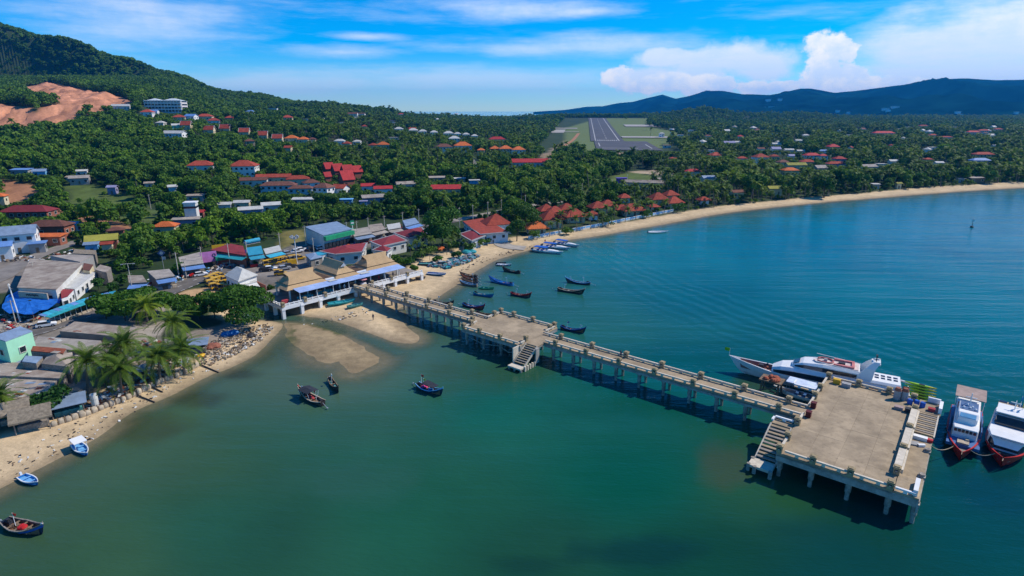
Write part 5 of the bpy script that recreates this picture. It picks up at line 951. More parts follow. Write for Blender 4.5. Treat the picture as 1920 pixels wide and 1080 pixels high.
 (43, 330, 30, .5, 4, 6, 'shed', 'blueroof', 'grey', 'shed under bright blue sheeting on the left slope'), (78, 333, 20, .7, 4, 18, 'gable', 'steelroof', 'lblue', 'blue grey hut right of the blue sheeting'), (136, 341, 16, .7, 3, 20, 'shed', 'fibre', 'grey', 'brown grey shed left of the larger grey roof'), (152, 346, 30, .5, 4, 24, 'gable', 'greyroof', 'grey', 'grey roofed house in the left trees'), (155, 331, 18, .5, 3.5, 24, 'gable', 'paleroof', 'white', 'white roofed hut above the grey roofed house'),
 (213, 364, 14, .8, 4, 10, 'gable', 'lilac', 'lilac', 'small violet hut in the left trees'), (282, 353, 15, .6, 3, 20, 'gable', 'fibre', 'offwhite', 'small grey brown roof in the left trees'), (326, 366, 14, .8, 5, 30, 'gable', 'paleroof', 'white', 'narrow white house in the left trees'), (368, 377, 28, .5, 3, 12, 'shed', 'fibre', 'grey', 'grey lean to in the trees above the water tower'),
 (424, 396, 22, .6, 3.5, 10, 'gable', 'paleroof', 'white', 'white roofed house left of another behind the dark round tree'), (456, 394, 26, .5, 4, 10, 'gable', 'paleroof', 'cream', 'cream roofed house behind the dark round tree'), (472, 408, 40, .4, 4, 24, 'gable', 'paleroof', 'lilac', 'pale grey roofed house with violet walls in the trees'), (510, 399, 32, .5, 4, 24, 'gable', 'paleroof', 'offwhite', 'pale grey roofed house right of the violet walled one'),
 (5, 400, 22, .9, 9, 20, 'hip', 'orange', 'cream', 'tall cream house with orange roof at the left frame edge'), (60, 420, 82, .4, 6, 5, 'hip', 'maroon', 'brick', 'long maroon roofed house with balcony on the left'), (352, 428, 44, .4, 4, 14, 'shed', 'greyroof', 'lilac', 'blue grey shed beside the white water tower'), (372, 414, 22, .6, 4, 14, 'gable', 'crimson', 'brick', 'small red roof at the foot of the white water tower'), (314, 442, 36, .7, 4, 10, 'hip', 'orange', 'cream', 'bright orange roof among palms'),
 (32, 474, 72, .6, 7, 30, 'gable', 'steelroof', 'white', 'large white house with blue metal roof at the left street'), (10, 488, 30, .8, 5, 30, 'gable', 'blueroof', 'white', 'bright blue porch roof in front of the large white house'), (100, 446, 64, .5, 5, 6, 'hip', 'brown', 'brick', 'wide brown roofed house behind the orange awning'), (95, 460, 50, .4, 3.5, 4, 'shed', 'orange', 'brick', 'bright orange shed roof in front of the brown roof'), (133, 438, 38, .4, 4, -4, 'gable', 'tealroof', 'offwhite', 'bright turquoise roof above the brown roof'), (74, 474, 24, .6, 3.5, 26, 'shed', 'blueroof', 'grey', 'steel blue carport roof on posts by the side street'),
 (196, 470, 48, .6, 4, 28, 'gable', 'yelroof', 'brick', 'olive yellow roofed house in the trees'), (222, 455, 24, .7, 5, 28, 'hip', 'brown', 'brick', 'brown roofed house behind the olive yellow one'), (176, 476, 20, .6, 3.5, 20, 'gable', 'steelroof', 'lblue', 'small pale blue gabled hut left of the olive yellow roof'), (205, 478, 16, .8, 4, 24, 'gable', 'redroof', 'cream', 'little red gabled pavilion in front of the olive yellow house'),
]
for r_ in T:
    px, py, wpx, ratio, h, rz, roof, rm, wm, lab = r_
    far_ = wpx < 26; bld(px, py, wpx, ratio, h, rz, roof, rm, wm, lab, group=VG if 0 else None, st=2 if h >= 6 else 1, frames=not far_, sides=(0, 1) if far_ else (0, 1, 3), rhk=.3 if roof != 'shed' else .12)
for k, (x, y) in enumerate(((351, 243), (394, 252), (424, 249), (460, 256), (494, 262), (522, 268))):
    t_ = bld(x, y, 17, .8, 4.2, 8, 'gable', 'redroof', 'cream', 'red villa with white edged Thai gables, one of the stepped row below the hotel', group='stepped row of Thai gabled villas', rhk=.55, ridge=M['white'], sides=(0, 1))
for k, (x, y, w_) in enumerate(((748, 251, 16), (775, 253, 17), (793, 255, 15), (814, 257, 14), (841, 259, 18), (858, 260, 13), (874, 261, 13), (890, 264, 12), (852, 270, 20))):
    bld(x, y, w_, .7, 7, 6, 'hip', 'paleroof', 'white', 'white two storey villa with pale hip roof in the long row left of the runway', group='row of white villas left of the runway', st=2, sides=(0, 1))
for k, (x, y, w_) in enumerate(((617, 332, 15), (634, 336, 17), (652, 339, 18), (670, 338, 15), (615, 348, 11), (651, 354, 22))):
    bld(x, y, w_, 1.0, 6, 40, 'gable', 'crimson', 'brick', 'bright crimson steep tilted roof in the tight cluster in the woods', group='cluster of tilted crimson roofs', rhk=.75, sides=(0,))
# resort along the beach
RS = [(1005, 440, 34, .7, 5, 0), (1032, 427, 36, .9, 7, 1), (1024, 408, 26, .9, 6, 0), (1040, 412, 24, .8, 7, 0), (1076, 417, 38, .7, 5, 0), (1062, 405, 26, .8, 6, 0), (1120, 402, 28, .8, 6, 0), (1138, 398, 26, .8, 6, 0), (1110, 412, 18, .8, 4, 0), (1185, 405, 40, .6, 5, 0), (1165, 401, 24, .7, 4, 0), (1232, 385, 30, .8, 6, 0), (1262, 390, 28, .8, 5, 0), (1225, 396, 13, .9, 4, 0), (1256, 377, 22, .8, 6, 0), (1170, 380, 18, .8, 5, 0), (1318, 383, 18, .7, 4, 0)]
RSL = ['resort bungalow with orange roof at the left end of the blue balustrade', 'tiered red roof villa directly above the left balustrade', 'red roof at the back left of the resort', 'high red roof behind the tiered resort villa', 'broad red roof between two palm clumps at the resort', 'red roof behind the broad one at the resort', 'red hip roof in the middle of the resort, back row', 'red hip roof right of the middle one, back row', 'small red roof low in the middle of the resort', 'widest red roof of the resort above the balustrade', 'small red roof joined to the widest one', 'tall red roof with white walls at the right resort end', 'red roof nearest the right end of the balustrade', 'tiny red roofed gate house near the right balustrade', 'red roof behind the right end of the resort', 'red roof almost hidden by palms behind the resort', 'brown red roof in the trees past the resort']
for (x, y, w_, ra, h, k), lab in zip(RS, RSL): bld(x, y, w_ * .92, ra, h * .55, 16, 'hip', 'orange' if lab.startswith('resort') else 'redroof', 'cream' if w_ > 20 else 'white', lab, 'bungalow', 'resort_bungalow', st=1, frames=True, rhk=.52, ov=1.3)
# the big hotel on the hill: three storeys of balconies under two pyramid roofs
q = P(309, 211); dep = q[1] * CP + (CAM_H - q[2]) * SP; HW = 66 * dep / F_PX; ho = thing('hotel', 'big white four storey hotel standing alone below the wooded hill', 'hotel', (q[0], q[1] + 6, q[2]), R(6))
MB().box((0, 0, 3), (HW, HW * .4, HW * .30 + 8)).build('wall', M['hotel'], ho)
for k in range(4):
    z_ = k * HW * .085 + HW * .015; MB().box((0, -HW * .2 - .5, z_ + HW * .06), (HW * 1.01, 1.2, .35)).build('balcony_slab', M['white'], ho); MB().box((0, -HW * .2 - .06, z_ + HW * .03), (HW * .96, .2, HW * .04)).build('window_band', M['glass'], ho); MB().box((HW * .5 + .04, 0, z_ + HW * .03), (.2, HW * .34, HW * .04)).build('window_band', M['glass'], ho)
for i in range(12): MB().box((-HW * .48 + i * HW * .96 / 11, -HW * .2 - .6, HW * .16), (.5, .9, HW * .36)).build('column', M['white'], ho)
for sx in (-.27, .22): roof_mb('hip', HW * (.42 if sx < 0 else .5), HW * .4, HW * .07, 1.2, .6).build('roof', mat('hotel_roof', (.52, .58, .62), .7, .08), ho, (HW * sx, 0, HW * .3 / 2 + 7))
BLK.append((q[0], q[1] + 6, HW * .6)); VIS.append((q[0], q[1] - 6, HW * .55, .5))
# control tower and hilltop shrine
q = P(1258, 262); ct = thing('control_tower', 'slim white airport control tower with glazed cab', 'tower', (q[0], q[1], q[2])); s_ = q[1] / F_PX
MB().tube((0, 0, -2), (0, 0, 14 * s_), 2.8 * s_, 2.2 * s_, 10).build('shaft', M['white'], ct); MB().tube((0, 0, 14 * s_), (0, 0, 18 * s_), 3.2 * s_, 4.4 * s_, 10).build('cab', M['glass'], ct); MB().tube((0, 0, 18 * s_), (0, 0, 19.3 * s_), 4.6 * s_, 4.0 * s_, 10).build('roof', M['white'], ct)
q = P(1325, 204); sh_ = thing('hilltop_shrine', 'pale stepped shrine with spire on top of the small wooded hill', 'shrine', (q[0], q[1], q[2])); s_ = q[1] / F_PX
MB().box((0, 0, 4 * s_), (9 * s_, 8 * s_, 12 * s_)).build('base', M['offwhite'], sh_); MB().tube((0, 0, 8 * s_), (0, 0, 13 * s_), 3 * s_, 1.2 * s_, 10).build('dome', M['offwhite'], sh_); MB().tube((0, 0, 13 * s_), (0, 0, 22 * s_), .7 * s_, .15 * s_).build('spire', M['grey'], sh_)
BLK.append((q[0], q[1], 40))
# far white houses on the mountain and plain
for k, (x, y, w_) in enumerate(((1440, 190, 10), (1448, 203, 16), (1462, 190, 8), (1430, 205, 9), (1660, 206, 14), (1678, 203, 16), (1665, 210, 8), (1795, 215, 10), (1800, 218, 8), (1645, 229, 12), (1575, 226, 8), (1878, 223, 6), (1590, 215, 5), (1625, 220, 6), (1570, 212, 7), (1630, 224, 5), (1545, 235, 10), (1550, 238, 6), (1810, 222, 7), (1905, 214, 7))):
    dx, dy, dz = ray(x, y); Yv = np.linspace(2600, 7500, 300); zz = CAM_H + dz / dy * Yv; xs = dx / dy * Yv
    # find the mountain face by nearest grid vertices
    d2 = (MX[:, :, None][..., 0] / MY - dx / dy) ** 2; col = int(np.argmin(np.abs(MU[0] - dx / dy))); py_ = 540 - F_PX * (MY[:, col] * SP + (MZ[:, col] - CAM_H) * CP) / (MY[:, col] * CP - (MZ[:, col] - CAM_H) * SP)
    i = int(np.argmin(np.abs(py_[:60] - y))); Yq = MY[i, col]; s_ = Yq / F_PX
    t_ = thing('hillside_villa', 'tiny white villa block scattered on the far blue mountain slope', 'house', (dx / dy * Yq, Yq, MZ[i, col]), 0, 'white villas on the far mountain'); MB().box((0, 0, 1.2 * s_), (w_ * s_ * .8, 5 * s_, 4.2 * s_)).build('wall', M['white'], t_); MB().box((0, 0, 3.5 * s_), (w_ * s_ * .9, 5.6 * s_, .5 * s_)).build('roof', M['paleroof'], t_)
SEEN = {}
for k in range(40):
    x = [random.uniform(1290, 1620), random.uniform(1640, 1910), random.uniform(560, 1010)][k % 3]; y = random.uniform(240, 290) if x > 1200 else random.uniform(214, 250)
    ro_ = random.choice(['hip', 'gable', 'flat']); rm_ = random.choice(['paleroof', 'paleroof', 'redroof', 'greyroof', 'brown']); pl = ('on the wooded slope left of the runway' if x < 780 else 'in trees close left of the runway') if x < 1100 else ('on the plain below the shrine hill' if x < 1450 else 'on the plain above the right village' if x < 1640 else 'in the belt under the mountain foot' if y < 262 else 'in the far right woods')
    lab = 'tiny %s house, %s %s roof, %s' % ('far' if y < 255 else 'distant', {'paleroof': 'pale', 'redroof': 'red', 'greyroof': 'grey', 'brown': 'brown'}[rm_], {'hip': 'hipped', 'gable': 'gabled', 'flat': 'flat'}[ro_], pl)
    bld(x, y, random.uniform(7, 13), random.uniform(.5, .9), 5, random.uniform(0, 60), ro_, rm_, 'white', lab, group=lab.replace('house', 'houses'), sides=(0,), door=False)
# ------------------------------------------------------------------ pavilion at the head of the pier
PA = at(531, 575, 3.6)[:2]; PT = R(47.8); G1 = np.array([math.cos(PT), math.sin(PT)]); G2 = np.array([-G1[1], G1[0]])
def pg(a, b, z=0.): q = PA + G1 * a + G2 * b; return (float(q[0]), float(q[1]), z)
pav = thing('pavilion', 'open waiting pavilion with three tan Thai roofs and long blue awning on white stilts', 'pavilion', pg(0, 0, 0), PT); PD = 3.4
slabs(-.2, 48.2, .3, 18, 8, 3, PD, .3, M['slabgrey'], pav); MB().box((24, 9, PD - .5), (48, 17.4, .4)).build('slab_bed', M['conc_dark'], pav)
def wbeam(a0, b0, a1, b1):
    L = math.hypot(a1 - a0, b1 - b0); MB().box((0, 0, 0), (L, .5, .85)).build('edge_beam', M['white'], pav, ((a0 + a1) / 2, (b0 + b1) / 2, PD - .45), math.atan2(b1 - b0, a1 - a0))
for a0, a1 in ((-.3, 23.2), (29, 48.6)): wbeam(a0, .25, a1, .25)
wbeam(-.05, .6, -.05, 18)
def balu(a0, b0, a1, b1, sp=1.6):
    L = math.hypot(a1 - a0, b1 - b0); n = max(1, round(L / sp)); ux_, uy_ = (a1 - a0) / L, (b1 - b0) / L; mb = MB().box((0, 0, .12), (L, .3, .24)).box((0, 0, .62), (L, .26, .2))
    for i in range(n + 1): mb.box((-L / 2 + L * i / n, 0, .42), (.34, .32, .84))
    mb.build('balustrade', M['white'], pav, ((a0 + a1) / 2, (b0 + b1) / 2, PD), math.atan2(uy_, ux_))
for q in ((.4, .2, 6.1, .2), (7.1, .2, 12.4, .2), (13.4, .2, 22.6, .2), (29.4, .2, 35.6, .2), (36.6, .2, 42, .2), (43, .2, 48.4, .2), (0, .7, 0, 5.6), (0, 6.6, 0, 17.8)): balu(*q)
for a, b in ((0, .2), (6.6, .2), (12.9, .2), (36.1, .2), (42.5, .2), (0, 6.1), (23, .3), (28.9, .3)): pillar(a, b, pav, PD)
colm = MB().box((0, 0, 0), (.85, .85, 5.4)).box((0, 0, 2.2), (1.05, 1.05, .5)).mesh('stilt', M['white'])
for a, b in ((0, .35), (5.5, .35), (11.2, .35), (17, .35), (23, .35), (33, .35), (37.6, .35), (42.4, .35), (48.3, .35), (.1, 5.2), (.1, 10.5), (.1, 16)): inst(colm, 'stilt', pav, (a, b, PD - 2.95))
dstilt = MB().box((0, 0, 0), (.6, .6, 5)).mesh('stilt', M['conc_dark'])
for a in (5.5, 11.2, 17, 23, 28, 33, 37.6, 42.4):
    for b in (6, 12): inst(dstilt, 'stilt', pav, (a, b, PD - 3.0))
def thai(a0, a1, b0, b1, name, ax, m='tan', rz=10.6, over=.6):
    ro = thing('roof', None, None, (0, 0, 0)); del_ = ro; ro.parent = pav; ro.name = 'roof'
    def rect(a0, a1, b0, b1, z): return [(a0, b0, z), (a1, b0, z), (a1, b1, z), (a0, b1, z)]
    e = 1.35
    MB().loft([rect(a0 - e, a1 + e, b0 - e, b1 + e, 6.62), rect(a0 - e * .45, a1 + e * .45, b0 - e * .45, b1 + e * .45, 7.2), rect(a0 + .2, a1 - .2, b0 + .2, b1 - .2, 7.66)]).build('roof_skirt', M[m], ro)
    MB().loft([rect(a0 + .1, a1 - .1, b0 + .1, b1 - .1, 7.5), rect(a0 + .1, a1 - .1, b0 + .1, b1 - .1, 7.84)]).build('roof_fascia', M['tandark'], ro)
    w_, d = a1 - a0, b1 - b0
    if ax == 'a':
        rings = [rect(a0 - .15, a1 + .15, b0 - .15, b1 + .15, 7.8), rect(a0 + .09 * w_, a1 - .09 * w_, b0 + .2 * d, b1 - .2 * d, 8.75), rect(a0 + .13 * w_, a1 - .13 * w_, b0 + .33 * d, b1 - .33 * d, 9.55), rect(a0 + .05 * w_, a1 - .05 * w_, b0 + .485 * d, b1 - .485 * d, rz)]
    else:
        rings = [rect(a0 - .15, a1 + .15, b0 - .15, b1 + .15, 7.8), rect(a0 + .2 * w_, a1 - .2 * w_, b0 + .09 * d, b1 - .09 * d, 8.8), rect(a0 + .33 * w_, a1 - .33 * w_, b0 + .13 * d, b1 - .13 * d, 9.7), rect(a0 + .485 * w_, a1 - .485 * w_, b0 + .05 * d, b1 - .05 * d, rz)]
    MB().loft(rings).build('upper_roof', M[m], ro)
    if ax == 'a':
        for s_ in (a0 + .085 * w_, a1 - .085 * w_): MB().add([(s_, b0 + .36 * d, 9.5), (s_, b1 - .36 * d, 9.5), (s_, (b0 + b1) / 2, rz - .15), (s_ + .1, b0 + .36 * d, 9.5), (s_ + .1, b1 - .36 * d, 9.5), (s_ + .1, (b0 + b1) / 2, rz - .15)], [(0, 1, 2), (5, 4, 3), (0, 2, 5, 3), (1, 4, 5, 2)]).build('gable_panel', M['tandark'], ro)
    else: MB().add([((a0 + a1) / 2 - 1.0, b0 + .08 * d, 9.6), ((a0 + a1) / 2 + 1.0, b0 + .08 * d, 9.6), ((a0 + a1) / 2, b0 + .05 * d - .04, rz - .1), ((a0 + a1) / 2, b0 + .16 * d, 9.8)], [(0, 1, 2), (0, 2, 3), (1, 3, 2), (0, 3, 1)]).build('gable_panel', M['white'], ro)
    return ro
thai(4.4, 14.8, 4.6, 11.2, 'roof', 'a'); thai(19.4, 25.5, 4.1, 16.2, 'roof', 'b', rz=10.9); thai(30.7, 41.0, 4.9, 11.8, 'roof', 'a', rz=10.7)
for a0, a1 in ((15.9, 18.3), (26.7, 29.6)):
    MB().box(((a0 + a1) / 2, 9, 6.95), (a1 - a0, 8, .2)).build('link_roof', M['tandark'], pav); MB().box(((a0 + a1) / 2, 4.4, 7.1), (a1 - a0 + .5, .5, .3)).build('gutter', M['white'], pav); MB().box(((a0 + a1) / 2, 3.0, 6.85), (a1 - a0 + .3, 1.8, .1)).build('skylight', M['paleroof'], pav)
n = 12
for i in range(n):
    a0, a1 = 5 + (41.6 - 5) * i / n, 5 + (41.6 - 5) * (i + 1) / n; dz_ = -.06 * (i % 2)
    MB().loft([[(a, -.15, 6.34), (a, 4.3, 6.86 + dz_ * .3), (a, 4.3, 6.92 + dz_ * .3), (a, -.15, 6.40)] for a in (a0 + .015, a1 - .015)]).build('awning_panel', M['awn'], pav)
for a in (5.4, 10.6, 15.8, 21, 28.6, 34, 39.4):
    MB().tube((a, .5, PD), (a, .5, 6.4), .11).build('awning_post', M['white'], pav)
for a in (4.2, 9.6, 15, 20, 25.4, 31, 36, 41.2):
    for b in (4.0, 11.6): MB().box((a, b, PD + 1.7), (.38, .38, 3.4)).build('column', M['offwhite'], pav)
MB().box((23, 13.6, PD + 1.3), (34, .3, 2.6)).build('rear_wall', M['slabgrey'], pav)
MB().box((9, 9, PD + .6), (2.2, .9, 1.2)).build('ticket_counter', M['wood'], pav); MB().box((34, 9, PD + .6), (3, .9, 1.2)).build('ticket_counter', M['wood'], pav)
# chairs under the awning
chair = thing('waiting_chair', 'turquoise waiting chair in the rows under the blue awning', 'chair', pg(6, 1.4, PD), PT, 'turquoise waiting chairs')
MB().box((0, 0, .45), (.5, .5, .07)).build('seat', M['teal'], chair); MB().box((0, .25, .75), (.5, .06, .6)).build('backrest', M['teal'], chair)
for sx in (-.2, .2):
    for sy in (-.2, .2): MB().box((sx, sy, .21), (.05, .05, .42)).build('leg', M['silver'], chair)
for k in range(1, 26):
    a = 5.9 + (k % 13) * .75 + (1.3 if k % 13 > 5 else 0); b = 1.4 + (k // 13) * 1.2; dup(chair, pg(a, b, PD), PT)
crate(0, 0, 0, (1.6, 1.0, .8), 'red ice chest on the pavilion deck near the seaward corner', M['clothr'], 'ice_chest'); CHK = [o for o in COL.objects if o.name.startswith('ice_chest')][0]; CHK.location = pg(2.2, 3.2, PD); CHK.rotation_euler = (0, 0, PT)
# pink food cart with umbrella at the pier entrance
q = pg(26.2, .8, PD); fc_ = thing('food_cart', 'pink umbrella food cart standing where the pier meets the pavilion', 'cart', q, PT)
MB().box((0, 0, .7), (1.6, .9, .8)).build('cart_body', M['white'], fc_); MB().tube((0, .2, 1.1), (0, .2, 2.5), .04).build('umbrella_pole', M['silver'], fc_); MB().tube((0, .2, 2.2), (0, .2, 2.8), 1.4, .05, 10).build('umbrella_canopy', mat('umbrella_pink', (.60, .25, .27), .8), fc_)
for sx in (-.6, .6): MB().tube((sx, -.5, .3), (sx, -.42, .3), .3, n=10).tube((sx, .42, .3), (sx, .5, .3), .3, n=10).build('wheel_pair', M['black'], fc_)
# ------------------------------------------------------------------ buildings given by their roof corners
def qb(px4, h, rm, wm, label, cat='building', name='building', rise=0., ov=.0, zb=None, windows=0, hip=False, trim=None, group=None, wallh=None, tilt=0., patches=0):
    c0 = P(*np.mean(np.array(px4), 0)); zb = c0[2] if zb is None else zb
    for _ in range(2):
        w4 = np.array([at(x, y, zb + h)[:2] for x, y in px4]); ctr = w4.mean(0); zb = gz(*ctr)
    t_ = thing(name, label, cat, (ctr[0], ctr[1], zb), 0, group); l4 = w4 - ctr
    ar = sum(l4[i][0] * l4[(i + 1) % 4][1] - l4[(i + 1) % 4][0] * l4[i][1] for i in range(4))
    if ar < 0: l4 = l4[::-1]
    hs_ = [h + tilt * (i in (0, 1)) for i in range(4)]
    inn_ = l4 * (1 - ov)
    MB().prism([tuple(p) for p in inn_], -2.5, h - .02).build('wall', M[wm], t_)
    if hip:
        L01 = np.linalg.norm(l4[1] - l4[0]); L12 = np.linalg.norm(l4[2] - l4[1]); m1, m2 = ((l4[0] + l4[3]) / 2, (l4[1] + l4[2]) / 2) if L01 > L12 else ((l4[0] + l4[1]) / 2, (l4[2] + l4[3]) / 2)
        k = .5 * min(L01, L12) / max(L01, L12); r1 = m1 + (m2 - m1) * k; r2 = m2 - (m2 - m1) * k
        vs = [(p[0], p[1], h) for p in l4] + [(p[0], p[1], h + .2) for p in l4] + [(r1[0], r1[1], h + rise), (r2[0], r2[1], h + rise)]
        fs = [(3, 2, 1, 0)] + [(i, (i + 1) % 4, 4 + (i + 1) % 4, 4 + i) for i in range(4)] + ([(4, 5, 9, 8), (5, 6, 9), (6, 7, 8, 9), (7, 4, 8)] if L01 > L12 else [(4, 5, 8), (5, 6, 9, 8), (6, 7, 9), (7, 4, 8, 9)])
        ro = MB().add(vs, fs).build('roof', M[rm], t_)
    else:
        vs = [(l4[i][0], l4[i][1], h + rise * (i in (2, 3))) for i in range(4)] + [(l4[i][0], l4[i][1], h + .18 + rise * (i in (2, 3))) for i in range(4)]
        ro = MB().add(vs, [(3, 2, 1, 0), (4, 5, 6, 7)] + [(i, (i + 1) % 4, 4 + (i + 1) % 4, 4 + i) for i in range(4)]).build('roof', M[rm], t_)
    for k in range(patches):
        u, v = random.uniform(.1, .9), random.uniform(.1, .9); p = (l4[0] * (1 - u) + l4[1] * u) * (1 - v) + (l4[3] * (1 - u) + l4[2] * u) * v; d = l4[1] - l4[0]
        MB().box((p[0], p[1], h + .2 + rise * v), (random.uniform(.6, 1.8), random.uniform(.4, 1), .05), math.atan2(d[1], d[0])).build('loose_sheet', M[random.choice(['paleroof', 'rust', 'steelroof', 'greyroof'])], ro)
    if trim:
        for i in range(4):
            a, b_ = l4[i], l4[(i + 1) % 4]; d = b_ - a; MB().box((*((a + b_) / 2), h + .1), (np.linalg.norm(d) + .3, .5, .42), math.atan2(d[1], d[0])).build('eave_trim', M[trim], ro)
    if windows:
        for i in range(4):
            a, b_ = inn_[i], inn_[(i + 1) % 4]; d = b_ - a; L = np.linalg.norm(d); nrm = np.array([d[1], -d[0]]) / L
            if (ctr + (a + b_) / 2) @ nrm > -2 * 0 and ((ctr + (a + b_) / 2) / np.linalg.norm(ctr)) @ nrm > .3: continue
            nn = max(1, int(L / windows))
            for j in range(nn):
                p = a + d * (j + .5) / nn + nrm * .03; wi = inst(win_me(1.3, 1.2)[0], 'window', t_, (p[0], p[1], h * .55), math.atan2(d[1], d[0])); inst(win_me(1.3, 1.2)[1], 'frame', wi)
    r_ = max(np.linalg.norm(l4, axis=1)); BLK.append((ctr[0], ctr[1], r_ * .85 + 1)); VIS.append((ctr[0], ctr[1], r_ * .8, h)); return t_, l4, (ctr[0], ctr[1], zb)
hall, l4, hc = qb([(56, 486), (155, 494), (105, 544), (32, 540)], 5.2, 'fibre', 'offwhite', 'large hall with one broad grey sheet roof and pale sign wall beside the blue tarpaulin', 'hall', 'market_hall', ov=.03, windows=4, rise=0)
f0, f1 = np.array(at(38, 553, hc[2] + 3.4)[:2]) - hc[:2], np.array(at(92, 557, hc[2] + 3.4)[:2]) - hc[:2]; d = f1 - f0; sa = math.atan2(d[1], d[0]); sn = np.array([math.sin(sa), -math.cos(sa)]); L = float(np.linalg.norm(d))
sgn = MB().box((*((f0 + f1) / 2 + sn * .3), 3.7), (L, .3, 1.7), sa).build('sign_board', M['sandbag'], hall)
mb = MB(); 
for i in range(11): mb.box((*(f0 + d * (.28 + i * .04) + sn * .48), 3.8 + random.uniform(-.1, .1)), (L * .026, .05, random.uniform(.35, .6)), sa)
tag(mb.build('sign_lettering', M['dark'], sgn), kind='stuff')
qb([(150, 507), (180, 511), (140, 543), (121, 541)], 3.2, 'paleroof', 'white', 'low cream roofed annex with white wall along the big grey hall', 'annex', 'hall_annex', ov=.02, windows=3.5)
qb([(157, 494), (175, 497), (168, 508), (155, 506)], 4.4, 'brown', 'cream', 'small brown roofed stair house behind the annex', 'annex', 'stair_house', ov=.03); qb([(114, 543), (138, 544), (127, 556), (115, 560)], 3.4, 'maroon', 'white', 'small dark red roof at the front corner of the hall', 'annex', 'corner_shop', ov=.03, windows=3)
qb([(94, 480), (140, 478), (175, 480), (150, 492)], 5, 'greyroof', 'grey', 'long grey shed roof behind the big hall', 'shed', 'long_shed'); qb([(188, 497), (208, 502), (200, 512), (178, 506)], 4, 'fibre', 'woodgrey', 'small grey hut with open side right of the hall annex', 'hut', 'hut')
qb([(140, 468), (180, 470), (178, 478), (136, 476)], 4, 'thatch', 'woodgrey', 'ragged tan shed roof above the long grey shed', 'shed', 'shed')
# blue tarpaulin: sagging sheet on poles
tp = [(4, 580), (12, 560), (36, 548), (112, 558), (114, 566), (100, 575), (62, 590), (18, 588)]; wp = np.array([at(x, y, 4.6)[:2] for x, y in tp]); tc = wp.mean(0); zb = gz(*tc)
tq = thing('tarpaulin_canopy', 'wide bright blue tarpaulin stretched on poles in front of the grey hall', 'tarpaulin', (tc[0], tc[1], zb), 0); rings = []
for k, f in enumerate((1, .75, .5, .25, .06)): rings.append([(*((p - tc) * f), 2.4 + (1 - f) * .75 + .35 * math.sin(i * 2.3 + k * 1.4) * f) for i, p in enumerate(smooth_line(np.vstack([wp, wp[:1]]), 3)[:-1])])
MB().loft(rings + [[(x, y, z - .06) for x, y, z in r_] for r_ in rings[::-1]], cap=False).build('sheet', M['tarp'], tq)
for p in wp[::2]: MB().tube((*(p - tc) * .95, -1), (*(p - tc) * .95, 2.5), .07).build('tent_pole', M['woodgrey'], tq)
BLK.append((tc[0], tc[1], 9))
# long turquoise market awning along the road, panel by panel
aw0 = [(84, 594), (110, 584), (140, 573), (170, 563), (200, 555), (222, 550)]; aw = np.array([at(x, y, 5.0)[:2] for x, y in aw0]); at_c = aw.mean(0); zb = gz(*at_c); mkt = thing('roadside_awning', 'long narrow turquoise awning running beside the road below the grey hall', 'awning', (at_c[0], at_c[1], zb)); sl = smooth_line(aw, 3)
for i in range(len(sl) - 1):
    a, b_ = sl[i] - at_c, sl[i + 1] - at_c; d = b_ - a; ang = math.atan2(d[1], d[0]); nn = np.array([-d[1], d[0]]) / np.linalg.norm(d)
    o = MB().box((0, 0, 0), (np.linalg.norm(d) - .06, 1.7, .08), rx=.25).build('awning_panel', M['tealroof' if i % 3 else 'blueroof'], mkt, (*((a + b_) / 2 + nn * .9), 2.75), ang); MB().box((0, -1.6, 0), (np.linalg.norm(d) - .06, 1.5, .08), rx=.2).build('lower_panel', M['teal'], o, (0, 0, -.35))
    MB().tube((*a, -1), (*a, 2.6), .06).build('awning_post', M['white'], mkt); MB().box((*((a + b_) / 2 - nn * 1.6), .35), (np.linalg.norm(d) - .3, .4, .7), ang).build('kerb_block', M['sandbag'], mkt)
# near left shore: low slab roofs and the mint house
qb([(140, 604), (257, 615), (222, 632), (112, 622)], 1.5, 'fibre', 'slabgrey', 'wide tan grey flat sheet roof beside the parked white car', 'shed', 'shore_shed', patches=5); qb([(72, 632), (190, 640), (162, 660), (60, 650)], 1.5, 'greyroof', 'slabgrey', 'grey sheet roof between the white car and the rusty red roof', 'shed', 'shore_shed', patches=6)
qb([(62, 650), (124, 655), (118, 664), (58, 659)], 3.6, 'rust', 'woodgrey', 'rust red corrugated roof beside the mint green house', 'shed', 'rusty_shed'); qb([(48, 668), (80, 670), (68, 682), (42, 679)], 3.0, 'steelroof', 'woodgrey', 'small bluish sheet roof in front of the mint green house', 'shed', 'lean_to'); qb([(90, 668), (136, 663), (130, 690), (78, 684)], 3.0, 'fibre', 'woodgrey', 'small brown grey gable between the bluish roof and the palms', 'shed', 'shore_hut', hip=True, rise=1.2, patches=2)
qb([(-30, 678), (130, 686), (118, 711), (-30, 704)], 1.5, 'fibre', 'woodgrey', 'broad weathered roof in the row, second back from the sand', 'shed', 'shore_shed', patches=10); qb([(-30, 708), (110, 713), (82, 748), (-30, 754)], 1.5, 'fibre', 'woodgrey', 'broad weathered roof nearest the thatched huts on the sand', 'shed', 'shore_shed', patches=12)
qb([(140, 668), (205, 655), (200, 690), (150, 700)], 1.5, 'greyroof', 'woodgrey', 'grey roof half hidden behind the row of coconut palms', 'shed', 'shore_shed', patches=4)
mh, l4, mc = qb([(10, 641), (61, 622), (38, 613), (-15, 633)], 6.4, 'steelroof', 'mint', 'mint green house with pale blue metal roof at the left edge', 'house', 'mint_house', ov=.02, windows=6)
MB().prism([tuple(p * 1.0) for p in l4 * .985], -2.5, 1.4).build('plinth', M['steelroof'], mh)
